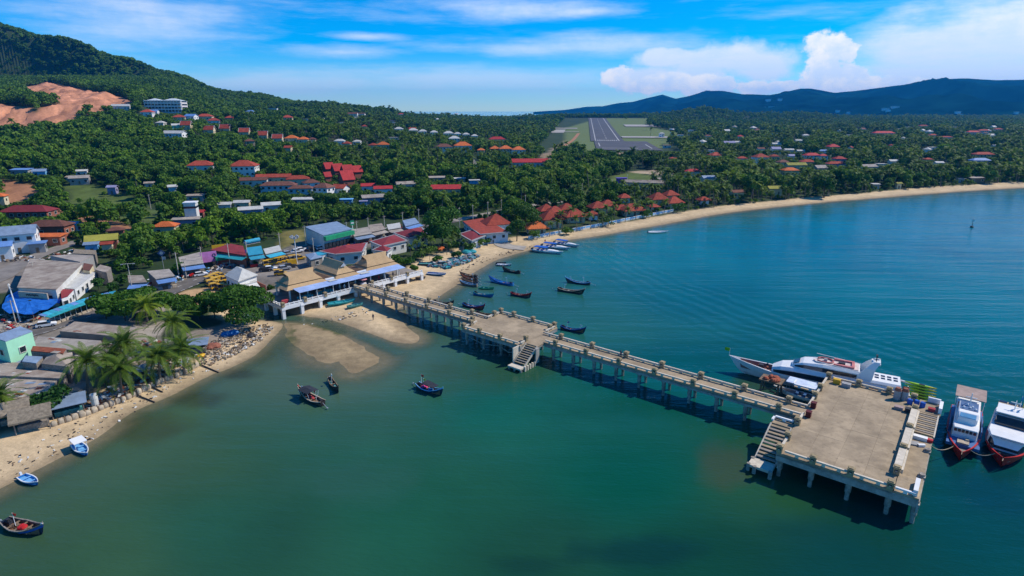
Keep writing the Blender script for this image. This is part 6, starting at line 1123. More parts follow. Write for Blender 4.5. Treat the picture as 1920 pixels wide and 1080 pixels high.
def hut(px, py, w_, d, rz, rm, label, h=2.2, rise=1.5, kind='gable', nm='beach_hut', cat='hut', wm='woodgrey', open_=True):
    q = P(px, py); t_ = thing(nm, label, cat, (q[0], q[1], q[2]), R(rz))
    roof_mb(kind, w_, d, rise, .4, .3 if rm == 'thatch' else .1).build('roof', M[rm], t_, (0, 0, h))
    for sx in (-1, 1):
        for sy in (-1, 1): MB().tube((sx * w_ * .45, sy * d * .45, -.6), (sx * w_ * .45, sy * d * .45, h + .1), .09).build('post', M['woodgrey'], t_)
    MB().box((0, d * .1, .5), (w_ * .8, d * .7, 1.1)).build('platform', M[wm], t_); MB().box((w_ * .2, d * .2, 1.4), (w_ * .4, d * .4, 1.2)).build('stored_boxes', M['dark'], t_)
    BLK.append((q[0], q[1], max(w_, d) * .6)); return t_
hut(64, 800, 5.2, 4.4, 36, 'thatch', 'thatched beach hut nearest the sandbag wall at the left'); hut(28, 790, 4.6, 4.2, 36, 'thatch', 'second thatched hut behind, at the left frame edge')
hut(130, 775, 5.2, 3.2, 36, 'steelroof', 'open shed with blue grey metal roof behind the sandbag wall', rise=.7, kind='shed', wm='net'); hut(262, 712, 2.6, 2.2, 30, 'steelroof', 'tiny shed with blue sheet roof among the palms at the wall', rise=.4, kind='shed'); hut(372, 660, 4.0, 3.0, 20, 'steelroof', 'blue sheet roofed shelter at the edge of the rubble', rise=.5, kind='shed'); hut(258, 700, 3, 2.4, 30, 'fibre', 'small grey shelter behind the tiny blue roofed shed', rise=.4, kind='shed')
q = P(180, 764); tk = thing('concrete_tank', 'tall white concrete ring tank standing behind the sandbag wall', 'tank', (q[0], q[1], q[2] - .3))
for k in range(3): MB().tube((0, 0, k * 1.05), (0, 0, k * 1.05 + 1.0), .62, .62, 14).build('ring', M['offwhite'], tk)
# sandbag sea wall: bulging bags between short posts
SW = smooth_line(np.array([P(x, y)[:2] for x, y in ((96, 800), (130, 789), (165, 777), (200, 764), (240, 748), (270, 733), (300, 718), (330, 707), (352, 696), (372, 686))]), 12)
dist = np.concatenate([[0], np.cumsum(np.linalg.norm(np.diff(SW, axis=0), axis=1))]); nb = int(dist[-1] / 1.05); q0 = SW[0]
swl = thing('sandbag_wall', 'low sea wall of bulging pale sandbags and short posts along the left beach', 'wall', (q0[0], q0[1], 0))
bags = []
for k in range(4):
    mb = MB(); rings = []
    for z_, s_ in ((0, .8), (.25, 1.02), (.6, 1.05), (.95, .95), (1.12, .6)): rings.append([(.5 * s_ * (abs(math.cos(t)) ** .5) * math.copysign(1, math.cos(t)) * random.uniform(.92, 1.05), .42 * s_ * (abs(math.sin(t)) ** .5) * math.copysign(1, math.sin(t)) * random.uniform(.92, 1.05), z_ * random.uniform(.95, 1.05)) for t in np.linspace(0, 2 * math.pi, 9)[:-1] + .3])
    bags.append(mb.loft(rings).mesh('sandbag', M['sandbag'], True))
posm = MB().tube((0, 0, -.6), (0, 0, 1.35), .09, .08).mesh('post', M['wood'])
for i in range(nb):
    s_ = dist[-1] * (i + .5) / nb; x = np.interp(s_, dist, SW[:, 0]); y = np.interp(s_, dist, SW[:, 1]); x2 = np.interp(s_ + .3, dist, SW[:, 0]); y2 = np.interp(s_ + .3, dist, SW[:, 1]); a = math.atan2(y2 - y, x2 - x); z = gz(x, y)
    inst(bags[i % 4], 'sandbag', swl, (x - q0[0] + random.uniform(-.1, .1), y - q0[1] + random.uniform(-.1, .1), z - .15), a + random.uniform(-.12, .12), random.uniform(.92, 1.12))
    if i % 4 < 3: inst(posm, 'post', swl, (x - q0[0] + .52 * math.cos(a) + .3 * math.sin(a), y - q0[1] + .52 * math.sin(a) - .3 * math.cos(a), z))
# rubble on the point and the scrap along the wall
def scatter(name, poly_px, n, cols, smin, smax, hmax=.4, label=None):
    poly = np.array([P(x, y)[:2] for x, y in poly_px]); lo, hi = poly.min(0), poly.max(0); obs = []
    for c in cols:
        mb = MB(); k = 0
        while k < n // len(cols):
            p = lo + (hi - lo) * rng.random(2)
            if not inside(p[None], poly)[0]: continue
            k += 1; s_ = random.uniform(smin, smax); mb.box((p[0], p[1], gz(*p) + random.uniform(.02, hmax)), (s_, s_ * random.uniform(.15, .7), s_ * random.uniform(.08, .35)), random.uniform(0, 3.1), 1, random.uniform(-.4, .4), random.uniform(-.4, .4))
        o = mb.build(name, M[c]); tag(o, kind='stuff')
scatter('rubble', [(365, 668), (400, 640), (450, 618), (500, 608), (515, 615), (490, 640), (440, 668), (385, 690)], 900, ['sandbag', 'wood', 'thatch', 'wood', 'sandbag', 'bark', 'offwhite'], .15, .85, .3)
scatter('scrap', [(140, 760), (200, 735), (250, 700), (350, 665), (360, 685), (270, 728), (150, 775)], 420, ['sandbag', 'wood', 'steelroof', 'rust', 'offwhite'], .3, 1.4, .6)
scatter('scrap', [(60, 690), (130, 660), (200, 640), (320, 640), (300, 660), (160, 690)], 240, ['greyroof', 'wood', 'paleroof', 'rust'], .3, 1.6, .4)
scatter('scrap', [(5, 590), (40, 582), (85, 592), (60, 615), (10, 625)], 240, ['wood', 'offwhite', 'red', 'sandbag'], .3, 1.3, .7)
scatter('litter', [(560, 610), (680, 580), (700, 590), (640, 600)], 60, ['wood', 'offwhite', 'dark'], .2, .7, .1)
scatter('litter', [(0, 905), (150, 838), (330, 722), (420, 690), (430, 676), (330, 705), (120, 800), (0, 870)], 160, ['wood', 'dark', 'offwhite'], .15, .6, .08)
scatter('nets', [(800, 500), (850, 488), (880, 478), (900, 482), (880, 492), (840, 505)], 420, ['net', 'teal', 'grey', 'steelroof', 'wood'], .3, 1.8, .8)
scatter('litter', [(850, 520), (900, 495), (1000, 462), (1000, 458), (880, 490)], 90, ['wood', 'dark'], .2, .8, .1)
scatter('street_goods', [(275, 530), (330, 520), (400, 503), (470, 487), (530, 473), (532, 480), (470, 495), (400, 512), (330, 530), (278, 541)], 260, ['wood', 'red', 'white', 'grey', 'sandbag', 'dark', 'lblue'], .3, 1.5, 1.1)
scatter('street_goods', [(608, 446), (665, 432), (760, 424), (790, 418), (795, 424), (700, 440), (620, 454)], 200, ['wood', 'red', 'white', 'grey', 'blue', 'dark', 'green'], .3, 1.5, 1.1)
scatter('yard_scrap', [(0, 478), (80, 482), (140, 470), (150, 480), (60, 492), (0, 492)], 120, ['wood', 'white', 'grey', 'dark', 'rust'], .3, 1.6, .8)
def heap(px, py, r, m, label, nm='heap', cat='heap', sz=.6, n=6):
    q = P(px, py); mb = MB()
    for k in range(n): mb.sphere((random.uniform(-r, r) * .6, random.uniform(-r, r) * .6, r * .15), r * random.uniform(.5, .8), 8, 5, sz)
    tag(mb.build(nm, M[m], loc=q), label, cat)
heap(432, 627, 1.6, 'hullblue', 'blue plastic sheet heaped on the rubble point', 'plastic_sheet', 'sheet'); heap(468, 630, 1.2, 'dark', 'dark tyre heap on the rubble point', 'tyre_heap'); heap(378, 668, 1.0, 'yellow', 'yellow sacks stacked beside the shelter at the rubble', 'sack_heap', 'sacks'); heap(825, 468, 2.2, 'orange', 'orange red nets heaped under the beach trees', 'net_heap', 'nets', .5); heap(880, 474, 2.4, 'teal', 'turquoise nets heaped above the beach', 'net_heap', 'nets', .5); heap(400, 652, 1.8, 'brick', 'red tiles heaped on the rubble point', 'tile_heap')
# drain pipes on the sand
for (x0, y0, x1, y1), lab in (((373, 684, 410, 699), 'dark drain pipe crossing the sand at the right end of the sandbag wall'), ((258, 743, 290, 755), 'thin drain pipe crossing the sand in front of the palms'), ((285, 727, 305, 736), 'short drain pipe poking out of the sandbag wall')):
    a, b_ = P(x0, y0), P(x1, y1); tag(MB().tube((a[0], a[1], a[2] + .25), (b_[0], b_[1], b_[2] + .1), .14).build('drain_pipe', M['dark']), lab, 'pipe')
# long maroon roofed market building
for lab, c4 in (('maroon roofed wing of the market nearest the pavilion, with white walls', [(598, 472), (688, 456), (680, 473), (628, 478)]), ('middle maroon roof of the market with pale trim', [(694, 454), (740, 441), (763, 452), (716, 463)]), ('far maroon roof of the market beside the round green tree', [(738, 438), (790, 427), (802, 440), (766, 448)]), ('small front maroon roof tucked against the middle market roof', [(698, 470), (714, 463), (735, 467), (726, 474)])):
    qb(c4, 3.9, 'maroon', 'offwhite', lab, 'market', 'market_building', rise=1.6, hip=True, trim='grey', ov=.04, windows=4)
# shops along the far side of the road
SHOPS = [([(276, 512), (318, 508), (328, 518), (292, 524)], 3.4, 'greyroof', 'slabgrey', 'grey shop roof with blue awning under the diamond sign', 'blueroof'), ([(240, 520), (268, 520), (276, 530), (242, 532)], 3.2, 'fibre', 'woodgrey', 'dark brown stall roof at the street bend', 'blueroof'), ([(335, 486), (375, 476), (382, 494), (340, 500)], 3.6, 'greyroof', 'slabgrey', 'grey uneven shop roof left of the pink billboard', 'blueroof'), ([(394, 472), (432, 460), (456, 462), (462, 480), (408, 487)][:4], 4.2, 'maroon', 'brick', 'dark red shop roof behind the pink billboard', 'teal'), ([(462, 468), (490, 464), (494, 476), (466, 480)], 4.0, 'tealroof', 'slabgrey', 'shop under rounded bright blue canopy at the road', 'tealroof'), ([(494, 470), (524, 463), (528, 470), (498, 477)], 3.4, 'paleroof', 'slabgrey', 'shop with pale blue awning at the right end of the row', 'tealroof'), ([(656, 434), (690, 428), (698, 438), (664, 444)], 3.6, 'greyroof', 'slabgrey', 'grey blue patched shed roof right of the green awning shop', 'steelroof'), ([(690, 425), (716, 421), (722, 430), (696, 436)], 3.6, 'fibre', 'woodgrey', 'brown grey shed roof second right of the green awning shop', 'greyroof'), ([(755, 416), (778, 411), (786, 418), (760, 425)], 3.6, 'steelroof', 'slabgrey', 'blue patched shed roof left of the round green tree', 'blueroof'), ([(725, 424), (750, 420), (752, 427), (728, 431)], 3.2, 'paleroof', 'woodgrey', 'pale stall roof between the sheds by the road', 'greyroof')]
for c4, h, rm, wm, lab, am in SHOPS:
    t_, l4, cc = qb(c4, h, rm, wm, lab, 'shop', 'shop', ov=.06, rise=.5)
    a, b_ = l4[0], l4[1]
    best = min(range(4), key=lambda i: ((l4[i] + l4[(i + 1) % 4]) / 2 + cc[:2])[1]); a, b_ = l4[best], l4[(best + 1) % 4]; d = b_ - a; ang = math.atan2(d[1], d[0]); nn = np.array([d[1], -d[0]]) / np.linalg.norm(d)
    MB().box((0, 0, 0), (np.linalg.norm(d), 2.4, .1), rx=.25).build('awning', M[am], t_, (*((a + b_) / 2 + nn * 1.1), h - .7), ang)
    for k in range(4): MB().box((*(a + d * (k + .5) / 4 + nn * .5), .5), (1.2, .8, 1.0), ang).build('goods', M[random.choice(['sandbag', 'red', 'white', 'wood', 'grey'])], t_)
for k in range(3):
    q = P(466 + k * 9, 472 - k * 2); dm = thing('water_drum', ['left', 'middle', 'right'][k] + ' bright blue rounded tank above the road shops', 'tank', (q[0], q[1], q[2] + 2.9), PT, 'blue roadside tanks'); MB().tube((-1, 0, .9), (1, 0, .9), .85, n=12).build('drum_body', M['tealroof'], dm); MB().box((0, 0, 0), (1.8, 1.6, .2)).build('cradle', M['grey'], dm)
def billboard(px, py, w_, h, z0, rz, m, label, glyph=None, nm='billboard'):
    q = P(px, py); t_ = thing(nm, label, 'billboard', q, R(rz)); MB().box((0, 0, z0 + h / 2), (w_, .15, h)).build('panel', M[m], t_)
    for sx in (-.4, .4): MB().tube((sx * w_, .12, -.5), (sx * w_, .12, z0 + h * .9), .09).build('post', M['grey'], t_)
    if glyph: 
        g_ = MB()
        for i in range(9): a_ = i * .7; g_.tube((w_ * .33 + .5 * math.cos(a_), -.1, z0 + h * .62 + .5 * math.sin(a_)), (w_ * .33 + .5 * math.cos(a_ + .7), -.1, z0 + h * .62 + .5 * math.sin(a_ + .7)), .1)
        g_.box((w_ * .33, -.1, z0 + h * .35), (.3, .06, .5)); g_.build('dark_emblem', M['dark'], t_)
    return t_
billboard(394, 500, 5.2, 3.6, 1.7, 40, 'pink', 'pink billboard with dark curled emblem above the shops', True); billboard(414, 484, 5, 1.3, 3.8, 40, 'yellow', 'yellow sign strip on the dark red shop roof'); billboard(421, 498, 5, 1.3, 2.0, 40, 'green', 'green shop sign right of the pink billboard'); billboard(444, 492, 4.5, 1.3, 2.2, 40, 'lblue', 'pale blue shop sign next to the green one'); billboard(460, 487, 3, 1.2, 2.4, 40, 'purple', 'violet shop sign right of the pale blue one')
q = P(308, 508); ds = thing('diamond_sign', 'dark blue diamond shaped sign on a tall post above the shops', 'sign', q, R(20)); MB().tube((0, 0, 0), (0, 0, 5.0), .1).build('post', M['grey'], ds); MB().box((0, 0, 6.2), (1.7, .12, 1.7), ry=math.pi / 4).build('panel', mat('sign_navy', (.06, .09, .18), .5), ds); MB().box((0, -.08, 6.2), (.9, .05, .9), ry=math.pi / 4).build('pale_pattern', M['silver'], ds); MB().box((.5, 0, 4.4), (1.0, .1, 1.0)).build('lower_plate', M['silver'], ds)
# green awning convenience shop
gs, l4, gcn = qb([(571, 428), (632, 418), (660, 430), (606, 442)], 6.0, 'steelroof', 'offwhite', 'blue grey roofed shop with long green awning beside the road', 'shop', 'roadside_store', ov=.03, rise=.5)
best = max(range(4), key=lambda i: ((l4[i] + l4[(i + 1) % 4]) / 2)[0] - ((l4[i] + l4[(i + 1) % 4]) / 2)[1]); a, b_ = l4[best], l4[(best + 1) % 4]; d = b_ - a; ang = math.atan2(d[1], d[0]); nn = np.array([d[1], -d[0]]) / np.linalg.norm(d)
MB().box((*((a + b_) / 2 + nn * .7), 4.9), (np.linalg.norm(d), 1.4, 1.5), ang).build('green_awning', M['green'], gs)
for k in range(8): MB().box((*(a + d * (k + .5) / 8 + nn * .3), 1.6), (1.4, .3, 2.4), ang).build('shopfront_window', M['glass'], gs); MB().box((*(a + d * (k + .5) / 8 + nn * 2.2), .5), (1.0, .8, 1.0), ang).build('goods', M[random.choice(['red', 'blue', 'orange', 'sandbag'])], gs)
q = P(663, 452); ps = thing('pylon_sign', 'tall green and white pylon sign beside the green awning shop', 'sign', q, R(40)); MB().tube((0, 0, 0), (0, 0, 8), .16).build('post', M['white'], ps); MB().box((0, 0, 7.6), (1.6, .3, 1.9)).build('panel', M['green'], ps); MB().box((0, -.17, 7.6), (1.2, .05, .5)).build('white_stripe', M['white'], ps)
# white hip roofed office with low front roofs and the red brick wall
qb([(421, 519), (452, 504), (484, 518), (447, 531)], 4.2, 'paleroof', 'white', 'white office with pale four sided roof beside the yellow pickups', 'office', 'office', rise=2.4, hip=True, ov=.1, windows=3); qb([(446, 532), (474, 524), (482, 530), (452, 538)], 3.0, 'paleroof', 'white', 'lower pale lean to roof in front of the white office', 'annex', 'lean_to', ov=.05); qb([(452, 541), (482, 532), (488, 540), (458, 547)], 2.6, 'offwhite', 'offwhite', 'white canopy roof lowest in front of the white office', 'canopy', 'canopy', ov=.05)
a, b_ = P(472, 534), P(500, 552); d = b_ - a; tag(MB().box((0, 0, .9), (float(np.linalg.norm(d[:2])), .3, 3.2)).build('brick_wall', M['brick'], loc=(a + b_) / 2, rz=math.atan2(d[1], d[0])), 'red brown wall between the white office and the pavilion', 'wall')
qb([(572, 478), (596, 473), (606, 482), (582, 488)], 3.4, 'steelroof', 'slabgrey', 'small grey kiosk beside the lamp tower', 'kiosk', 'kiosk', rise=.8, hip=True, ov=.1, windows=3); qb([(592, 474), (612, 470), (614, 476), (596, 480)], 3.8, 'tealroof', 'white', 'pale blue roofed ticket booth left of the maroon market', 'booth', 'ticket_booth', ov=.08); a_ = P(548, 497); tag(MB().box((0, 0, 1), (3.2, .6, 2)).build('yellow_hoarding', M['yellow'], loc=a_, rz=R(40)), 'yellow hoarding panel at the foot of the lamp tower', 'panel')
# round red roofed restaurant on the ramp
qb([(868, 418), (905, 412), (955, 436), (900, 441)], 3.6, 'redroof', 'palewall', 'low red roofed verandah joining the restaurant roof', 'restaurant', 'verandah_house', rise=.5, ov=.05, windows=4, trim='grey'); bld(930, 437, 46, .9, 3.8, 20, 'hip', 'redroof', 'white', 'restaurant with big domed red hip roof beside the beach ramp', 'restaurant', 'restaurant', frames=True, rhk=.4); qb([(861, 440), (890, 431), (912, 442), (884, 453)], 3.4, 'maroon', 'palewall', 'flat dark red roofed pale shop next to the round green tree', 'shop', 'beach_shop', rise=.8, hip=True, trim='grey', ov=.08, windows=3)
# blue and white balustrade along the resort
bq = P(1010, 446); bl = thing('beach_balustrade', 'long blue and white balustrade wall along the resort beach', 'wall', (bq[0], bq[1], bq[2]))
BL = smooth_line(np.array([P(x, y)[:2] for x, y in ((990, 449), (1040, 440), (1095, 430), (1150, 419), (1205, 408), (1262, 397))]), 10); dist = np.concatenate([[0], np.cumsum(np.linalg.norm(np.diff(BL, axis=0), axis=1))]); n = int(dist[-1] / 3.2)
for i in range(n):
    s0 = dist[-1] * (i + .5) / n; x = np.interp(s0, dist, BL[:, 0]); y = np.interp(s0, dist, BL[:, 1]); x2 = np.interp(s0 + 1, dist, BL[:, 0]); y2 = np.interp(s0 + 1, dist, BL[:, 1]); a = math.atan2(y2 - y, x2 - x); lc = (x - bq[0], y - bq[1], gz(x, y) - bq[2])
    MB().box((0, 0, -.1), (3.25, .5, 1.3)).build('base_wall', M['offwhite'], bl, lc, a); MB().box((0, 0, .95), (2.8, .3, .8)).build('blue_panel', M['lblue'], bl, lc, a); MB().box((1.55, 0, .95), (.34, .45, 1.1)).box((0, 0, 1.4), (3.2, .34, .12)).build('pier_and_coping', M['white'], bl, lc, a)
# white water tower
q = P(364, 424); wt = thing('water_tower', 'square white water tower above the small red roof', 'tower', q, R(14)); s_ = 1.0
MB().box((0, 0, 5), (5, 5, 12)).build('tower_body', M['offwhite'], wt); MB().box((0, 0, 11.3), (5.6, 5.6, .5)).build('tower_cap', M['white'], wt); MB().box((0, -2.55, 9.2), (5.1, .12, .9)).build('window_band', M['glass'], wt); MB().box((2.55, 0, 9.2), (.12, 5.1, .9)).build('window_band', M['glass'], wt)
q = P(72, 404); bt = thing('roof_tank', 'blue water tank above the long maroon roof', 'tank', (q[0], q[1], q[2] + 6.5)); MB().tube((0, 0, 0), (0, 0, 2.2), 1.4, 1.3, 12).build('tank_body', M['blue'], bt); MB().tube((0, 0, -8), (0, 0, 0), .5, .5, 8).build('tank_stand', M['grey'], bt)
# ------------------------------------------------------------------ poles
pole_root = thing('utility_pole', 'x', 'pole', (0, 0, -50)); MB().tube((0, 0, -1), (0, 0, 8.4), .17, .11, 6).build('mast', M['conc_pale'], pole_root); MB().box((0, 0, 7.9), (1.7, .12, .14)).build('cross_arm', M['woodgrey'], pole_root)
for sx in (-.75, 0, .75): MB().tube((sx, 0, 7.95), (sx, 0, 8.2), .05).build('insulator', M['dark'], pole_root)
PL = [(250, 552, 'behind the turquoise roadside awning'), (31, 610, 'thin one beside the blue tarpaulin'), (350, 522, 'in front of the grey shop left of the pink billboard'), (382, 508, 'just left of the pink billboard'), (432, 500, 'rising from the green shop sign'), (466, 496, 'in front of the rounded blue canopy'), (527, 478, 'at the right end of the blue awning shops'), (574, 462, 'left of the blue grey roofed store'), (590, 488, 'beside the small grey kiosk'), (671, 452, 'right of the green pylon sign'), (652, 454, 'left of the green pylon sign'), (692, 444, 'among the sheds right of the store'), (722, 440, 'second among the sheds right of the store'), (756, 432, 'left of the blue patched shed'), (786, 425, 'right of the blue patched shed'), (336, 520, 'beside the blue awning shop'), (69, 530, 'by the side street left of the hall'), (283, 392, 'white post in the left woods'), (305, 408, 'second white post in the left woods')]
IN = [(862, 426), (887, 420), (915, 413), (940, 408), (962, 403), (985, 398), (1007, 391), (1027, 386), (1047, 381), (1070, 378), (1091, 372), (1128, 369), (1147, 364), (1175, 352), (1240, 342)]
for k, (x, y, lab) in enumerate(PL):
    q = P(x, y); r_ = dup(pole_root, q, R(40), 'grey utility pole ' + lab, 'utility poles in the village', .8 if y > 520 else 1)
for k, (x, y) in enumerate(IN): dup(pole_root, P(x, y), R(60), 'pale utility pole in the line along the inland road behind the resort', 'utility poles along the inland road', 1.1)
for o in list(pole_root.children) + [pole_root]: bpy.data.objects.remove(o)
q = P(39, 604); lp = thing('tall_mast', 'tall white mast with guy arm in front of the blue tarpaulin', 'mast', q); MB().tube((0, 0, -1), (-.6, 0, 9.5), .2, .12).build('mast', M['white'], lp); MB().box((-.5, 0, 9), (.9, .1, .1)).build('cross_arm', M['grey'], lp)
q = P(557, 494); lt = thing('lamp_tower', 'white lamp tower with ring of floodlights in the yellow car park', 'lamp', q); MB().tube((0, 0, 0), (0, 0, 9.2), .22, .16, 8).build('mast', M['white'], lt); MB().tube((0, 0, 9), (0, 0, 9.3), 1.2, 1.2, 10).build('lamp_ring', M['grey'], lt)
for i in range(5): MB().box((1.3 * math.cos(i * 1.256), 1.3 * math.sin(i * 1.256), 9.7), (.6, .6, .6), i * 1.256).build('floodlight', M['silver'], lt)
q = P(247, 535); sl_ = thing('street_lamp', 'wooden post street lamp with two arms beside the green trees', 'lamp', q, R(20)); MB().tube((0, 0, -1), (0, 0, 7.0), .14, .1).build('post', M['conc_pale'], sl_); MB().box((0, 0, 6.9), (3.4, .14, .14)).build('arm', M['conc_pale'], sl_)
for sx in (-1.6, 1.6): MB().box((sx, 0, 6.8), (.7, .35, .16)).build('lamp_head', M['silver'], sl_)
# ------------------------------------------------------------------ vehicles
def car_proto(m, kind):
    t_ = thing('parked_car', 'x', 'car', (0, 0, -60)); L, W_ = (4.3, 1.75)
    body = [(-2.12, .45), (-2.1, .78), (-1.9, .86), (1.0, .86), (2.0, .74), (2.12, .55), (2.1, .32), (-2.08, .32)]
    MB().loft([[(x, y * W_ / 2, z) for x, z in body] for y in (-1, -.92, .92, 1)]).build('body', m, t_)
    if kind == 'car': cab = [(-1.95, .84), (-1.5, 1.38), (.15, 1.42), (.95, .86)]
    else: cab = [(-.45, .84), (-.35, 1.5), (.55, 1.52), (1.1, .86)]
    MB().loft([[(x, y, z) for x, z in cab] for y in (-.8, .8)]).build('glasshouse', M['glass'], t_)
    MB().box((np.mean([c[0] for c in cab[1:3]]), 0, cab[1][1] + .05), (cab[2][0] - cab[1][0] + .1, 1.45, .07)).build('car_roof', m, t_)
    if kind == 'songthaew': MB().box((-1.25, 0, 1.95), (1.9, 1.7, .1)).build('bed_canopy', m, t_); MB().box((-1.25, 0, 1.0), (1.7, 1.5, .3)).build('bed_bench', M['dark'], t_); [MB().tube((sx, sy, .8), (sx, sy, 1.95), .05).build('canopy_post', M['silver'], t_) for sx in (-2.05, -.5) for sy in (-.75, .75)]
    for sx in (-1.3, 1.35):
        for sy in (-.8, .8): 
            wh = MB().tube((0, -.1, 0), (0, .1, 0), .33, n=12).build('wheel', M['black'], t_, (sx, sy, .33)); MB().tube((0, -.11, 0), (0, .11, 0), .17, n=8).build('rim', M['silver'], wh)
    for sy in (-.6, .6): MB().box((2.1, sy, .62), (.08, .3, .14)).build('headlight', M['silver'], t_); MB().box((-2.1, sy, .68), (.07, .28, .16)).build('tail_light', M['red'], t_)
    return t_
pw_, ps_, py_, pk_ = car_proto(M['white'], 'car'), car_proto(M['silver'], 'car'), car_proto(M['yellow'], 'songthaew'), car_proto(M['dark'], 'car')
def park(pr, px, py, rz, lab, grp, z=.18, nm=None):
    q = P(px, py); r_ = dup(pr, (q[0], q[1], q[2] + z), R(rz), lab, grp); r_['category'] = 'pickup' if pr is py_ else 'car'; r_.name = nm or ('pickup_taxi' if pr is py_ else 'parked_car')
park(pw_, 88, 613, 32, 'white car alone on the road beside the tan grey flat roof', 'white cars'); park(pw_, 377, 518, 38, 'white car driving past the pink billboard', 'white cars'); park(pw_, 558, 474, 40, 'white car parked at the foot of the dry grass slope', 'white cars'); park(pw_, 566, 471, 40, 'second white car at the dry grass slope, farther right', 'white cars'); park(ps_, 541, 478, 40, 'silver car parked left of the white ones at the grass slope', 'silver cars')
park(pk_, 498, 509, 20, 'dark car in the car park left of the pavilion', 'dark cars'); park(pw_, 508, 507, 20, 'white car next to the dark one in the car park', 'white cars'); park(ps_, 534, 506, 36, 'silver car behind the first tan roof', 'silver cars'); park(pk_, 545, 502, 36, 'dark car right behind the first tan roof', 'dark cars'); park(pw_, 602, 468, 44, 'white car in front of the market wing', 'white cars'); park(pk_, 585, 470, 44, 'dark car on the road before the market wing', 'dark cars'); park(pk_, 270, 596, 10, 'dark car under the palm behind the flat roof', 'dark cars', 0); park(ps_, 282, 545, 30, 'white silver van at the road bend below the stalls', 'silver cars'); park(pw_, 262, 546, 30, 'pale car beside the van at the road bend', 'white cars')
for k, (x, y, a) in enumerate(((398, 528, 50), (406, 524, 50), (414, 521, 50), (402, 535, 50), (410, 531, 50), (419, 528, 50), (408, 541, 50), (417, 536, 50), (424, 543, 20))): park(py_, x, y, a, 'yellow pickup taxi in the crowded pack beside the white office' if k < 8 else 'brightest yellow pickup taxi at the right end of the pack', 'yellow pickup taxis by the office', .1)
for k, (x, y, a) in enumerate(((505, 498, 40), (514, 496, 40), (522, 494, 40), (530, 492, 40), (538, 490, 40), (562, 487, 40), (553, 488, 40))): park(py_, x, y, a, 'yellow pickup taxi in the row along the road behind the pavilion', 'yellow pickup taxis along the road', .12)
park(py_, 527, 516, 20, 'single yellow pickup taxi left behind the first tan roof', 'yellow pickup taxis', .12)
for pr in (pw_, ps_, py_, pk_):
    for o in list(pr.children_recursive) + [pr]: bpy.data.objects.remove(o)
# ------------------------------------------------------------------ people
def person(x, y, z, rz, m, label, px=None):
    q = P(*px) if px else (x, y, z); J = [(0, 0, .95), (0, 0, 1.2), (0, 0, 1.45), (0, 0, 1.58), (0, .01, 1.70), (.1, 0, .9), (.12, .03, .5), (.13, 0, .06), (-.1, 0, .9), (-.13, -.04, .5), (-.14, -.02, .06), (.2, 0, 1.42), (.27, .02, 1.13), (.28, -.08, .88), (-.2, 0, 1.42), (-.27, .02, 1.13), (-.28, -.06, .88), (.15, -.14, .04), (-.15, -.16, .04), (.28, -.1, .8), (-.28, -.08, .8)]
    E_ = [(0, 1), (1, 2), (2, 3), (3, 4), (0, 5), (5, 6), (6, 7), (0, 8), (8, 9), (9, 10), (2, 11), (11, 12), (12, 13), (2, 14), (14, 15), (15, 16), (7, 17), (10, 18), (13, 19), (16, 20)]; rad = [.15, .14, .16, .06, .11, .1, .07, .05, .1, .07, .05, .07, .05, .035, .07, .05, .035, .04, .04, .03, .03]
    me = bpy.data.meshes.new('person'); me.from_pydata(J, E_, []); o = bpy.data.objects.new('person', me); COL.objects.link(o); o.modifiers.new('skin', 'SKIN')
    for v, r_ in zip(me.skin_vertices[0].data, rad): v.radius = (r_, r_)
    me.skin_vertices[0].data[0].use_root = True; me.materials.append(M[m]); o.modifiers.new('sub', 'SUBSURF').render_levels = 1
    o.location = [float(v) for v in q]; o.rotation_euler = (0, 0, rz); tag(o, label, 'person'); hd = MB().sphere((0, .01, 1.68), .105, 8, 6, 1.15).box((0, -.1, 1.67), (.03, .05, .05)).build('head', M['skin'], o); MB().sphere((0, .035, 1.72), .11, 8, 5, .95).build('hair', M['black'], o); return o
person(0, 0, 0, 0, 'clothr', 'person in red standing on the beach beside the speedboats', (1022, 456)); person(0, 0, 0, 1, 'cloth', 'person in dark clothes on the ramp above the beach', (925, 457)); person(*pf(-36.4, 17.2, DK), 2, 'cloth', 'person in dark clothes standing at the back rail of the walkway'); person(*pg(33, 2.4, PD), 0, 'clothr', 'person in red waiting under the right part of the awning'); person(*pg(18, 2.6, PD), 1, 'cloth', 'person in dark clothes waiting under the middle of the awning'); person(*pg(20.5, 2.2, PD), 1, 'white', 'person in white under the middle of the awning'); person(*pg(38.5, 2.5, PD), 1, 'cloth', 'person in dark clothes under the right end of the awning'); person(0, 0, 0, 1, 'white', 'person in white walking on the side street', (18, 541))

for k, (x, y, m, lab) in enumerate(((300, 530, 'cloth', 'person in dark clothes by the shop under the diamond sign'), (345, 517, 'clothr', 'person in red near the pole left of the pink billboard'), (410, 507, 'white', 'person in white before the green shop sign'), (452, 498, 'cloth', 'person in dark clothes before the violet shop sign'), (505, 484, 'clothr', 'person in red at the right end of the blue awning shops'), (640, 452, 'white', 'person in white before the green awning store'), (150, 585, 'cloth', 'person in dark clothes walking along the turquoise awning'), (700, 600, 'cloth', 'person in dark clothes on the sand bar by the pier'), (866, 498, 'white', 'person in white on the sand by the turquoise nets'))): person(0, 0, 0, k, m, lab, (x, y))
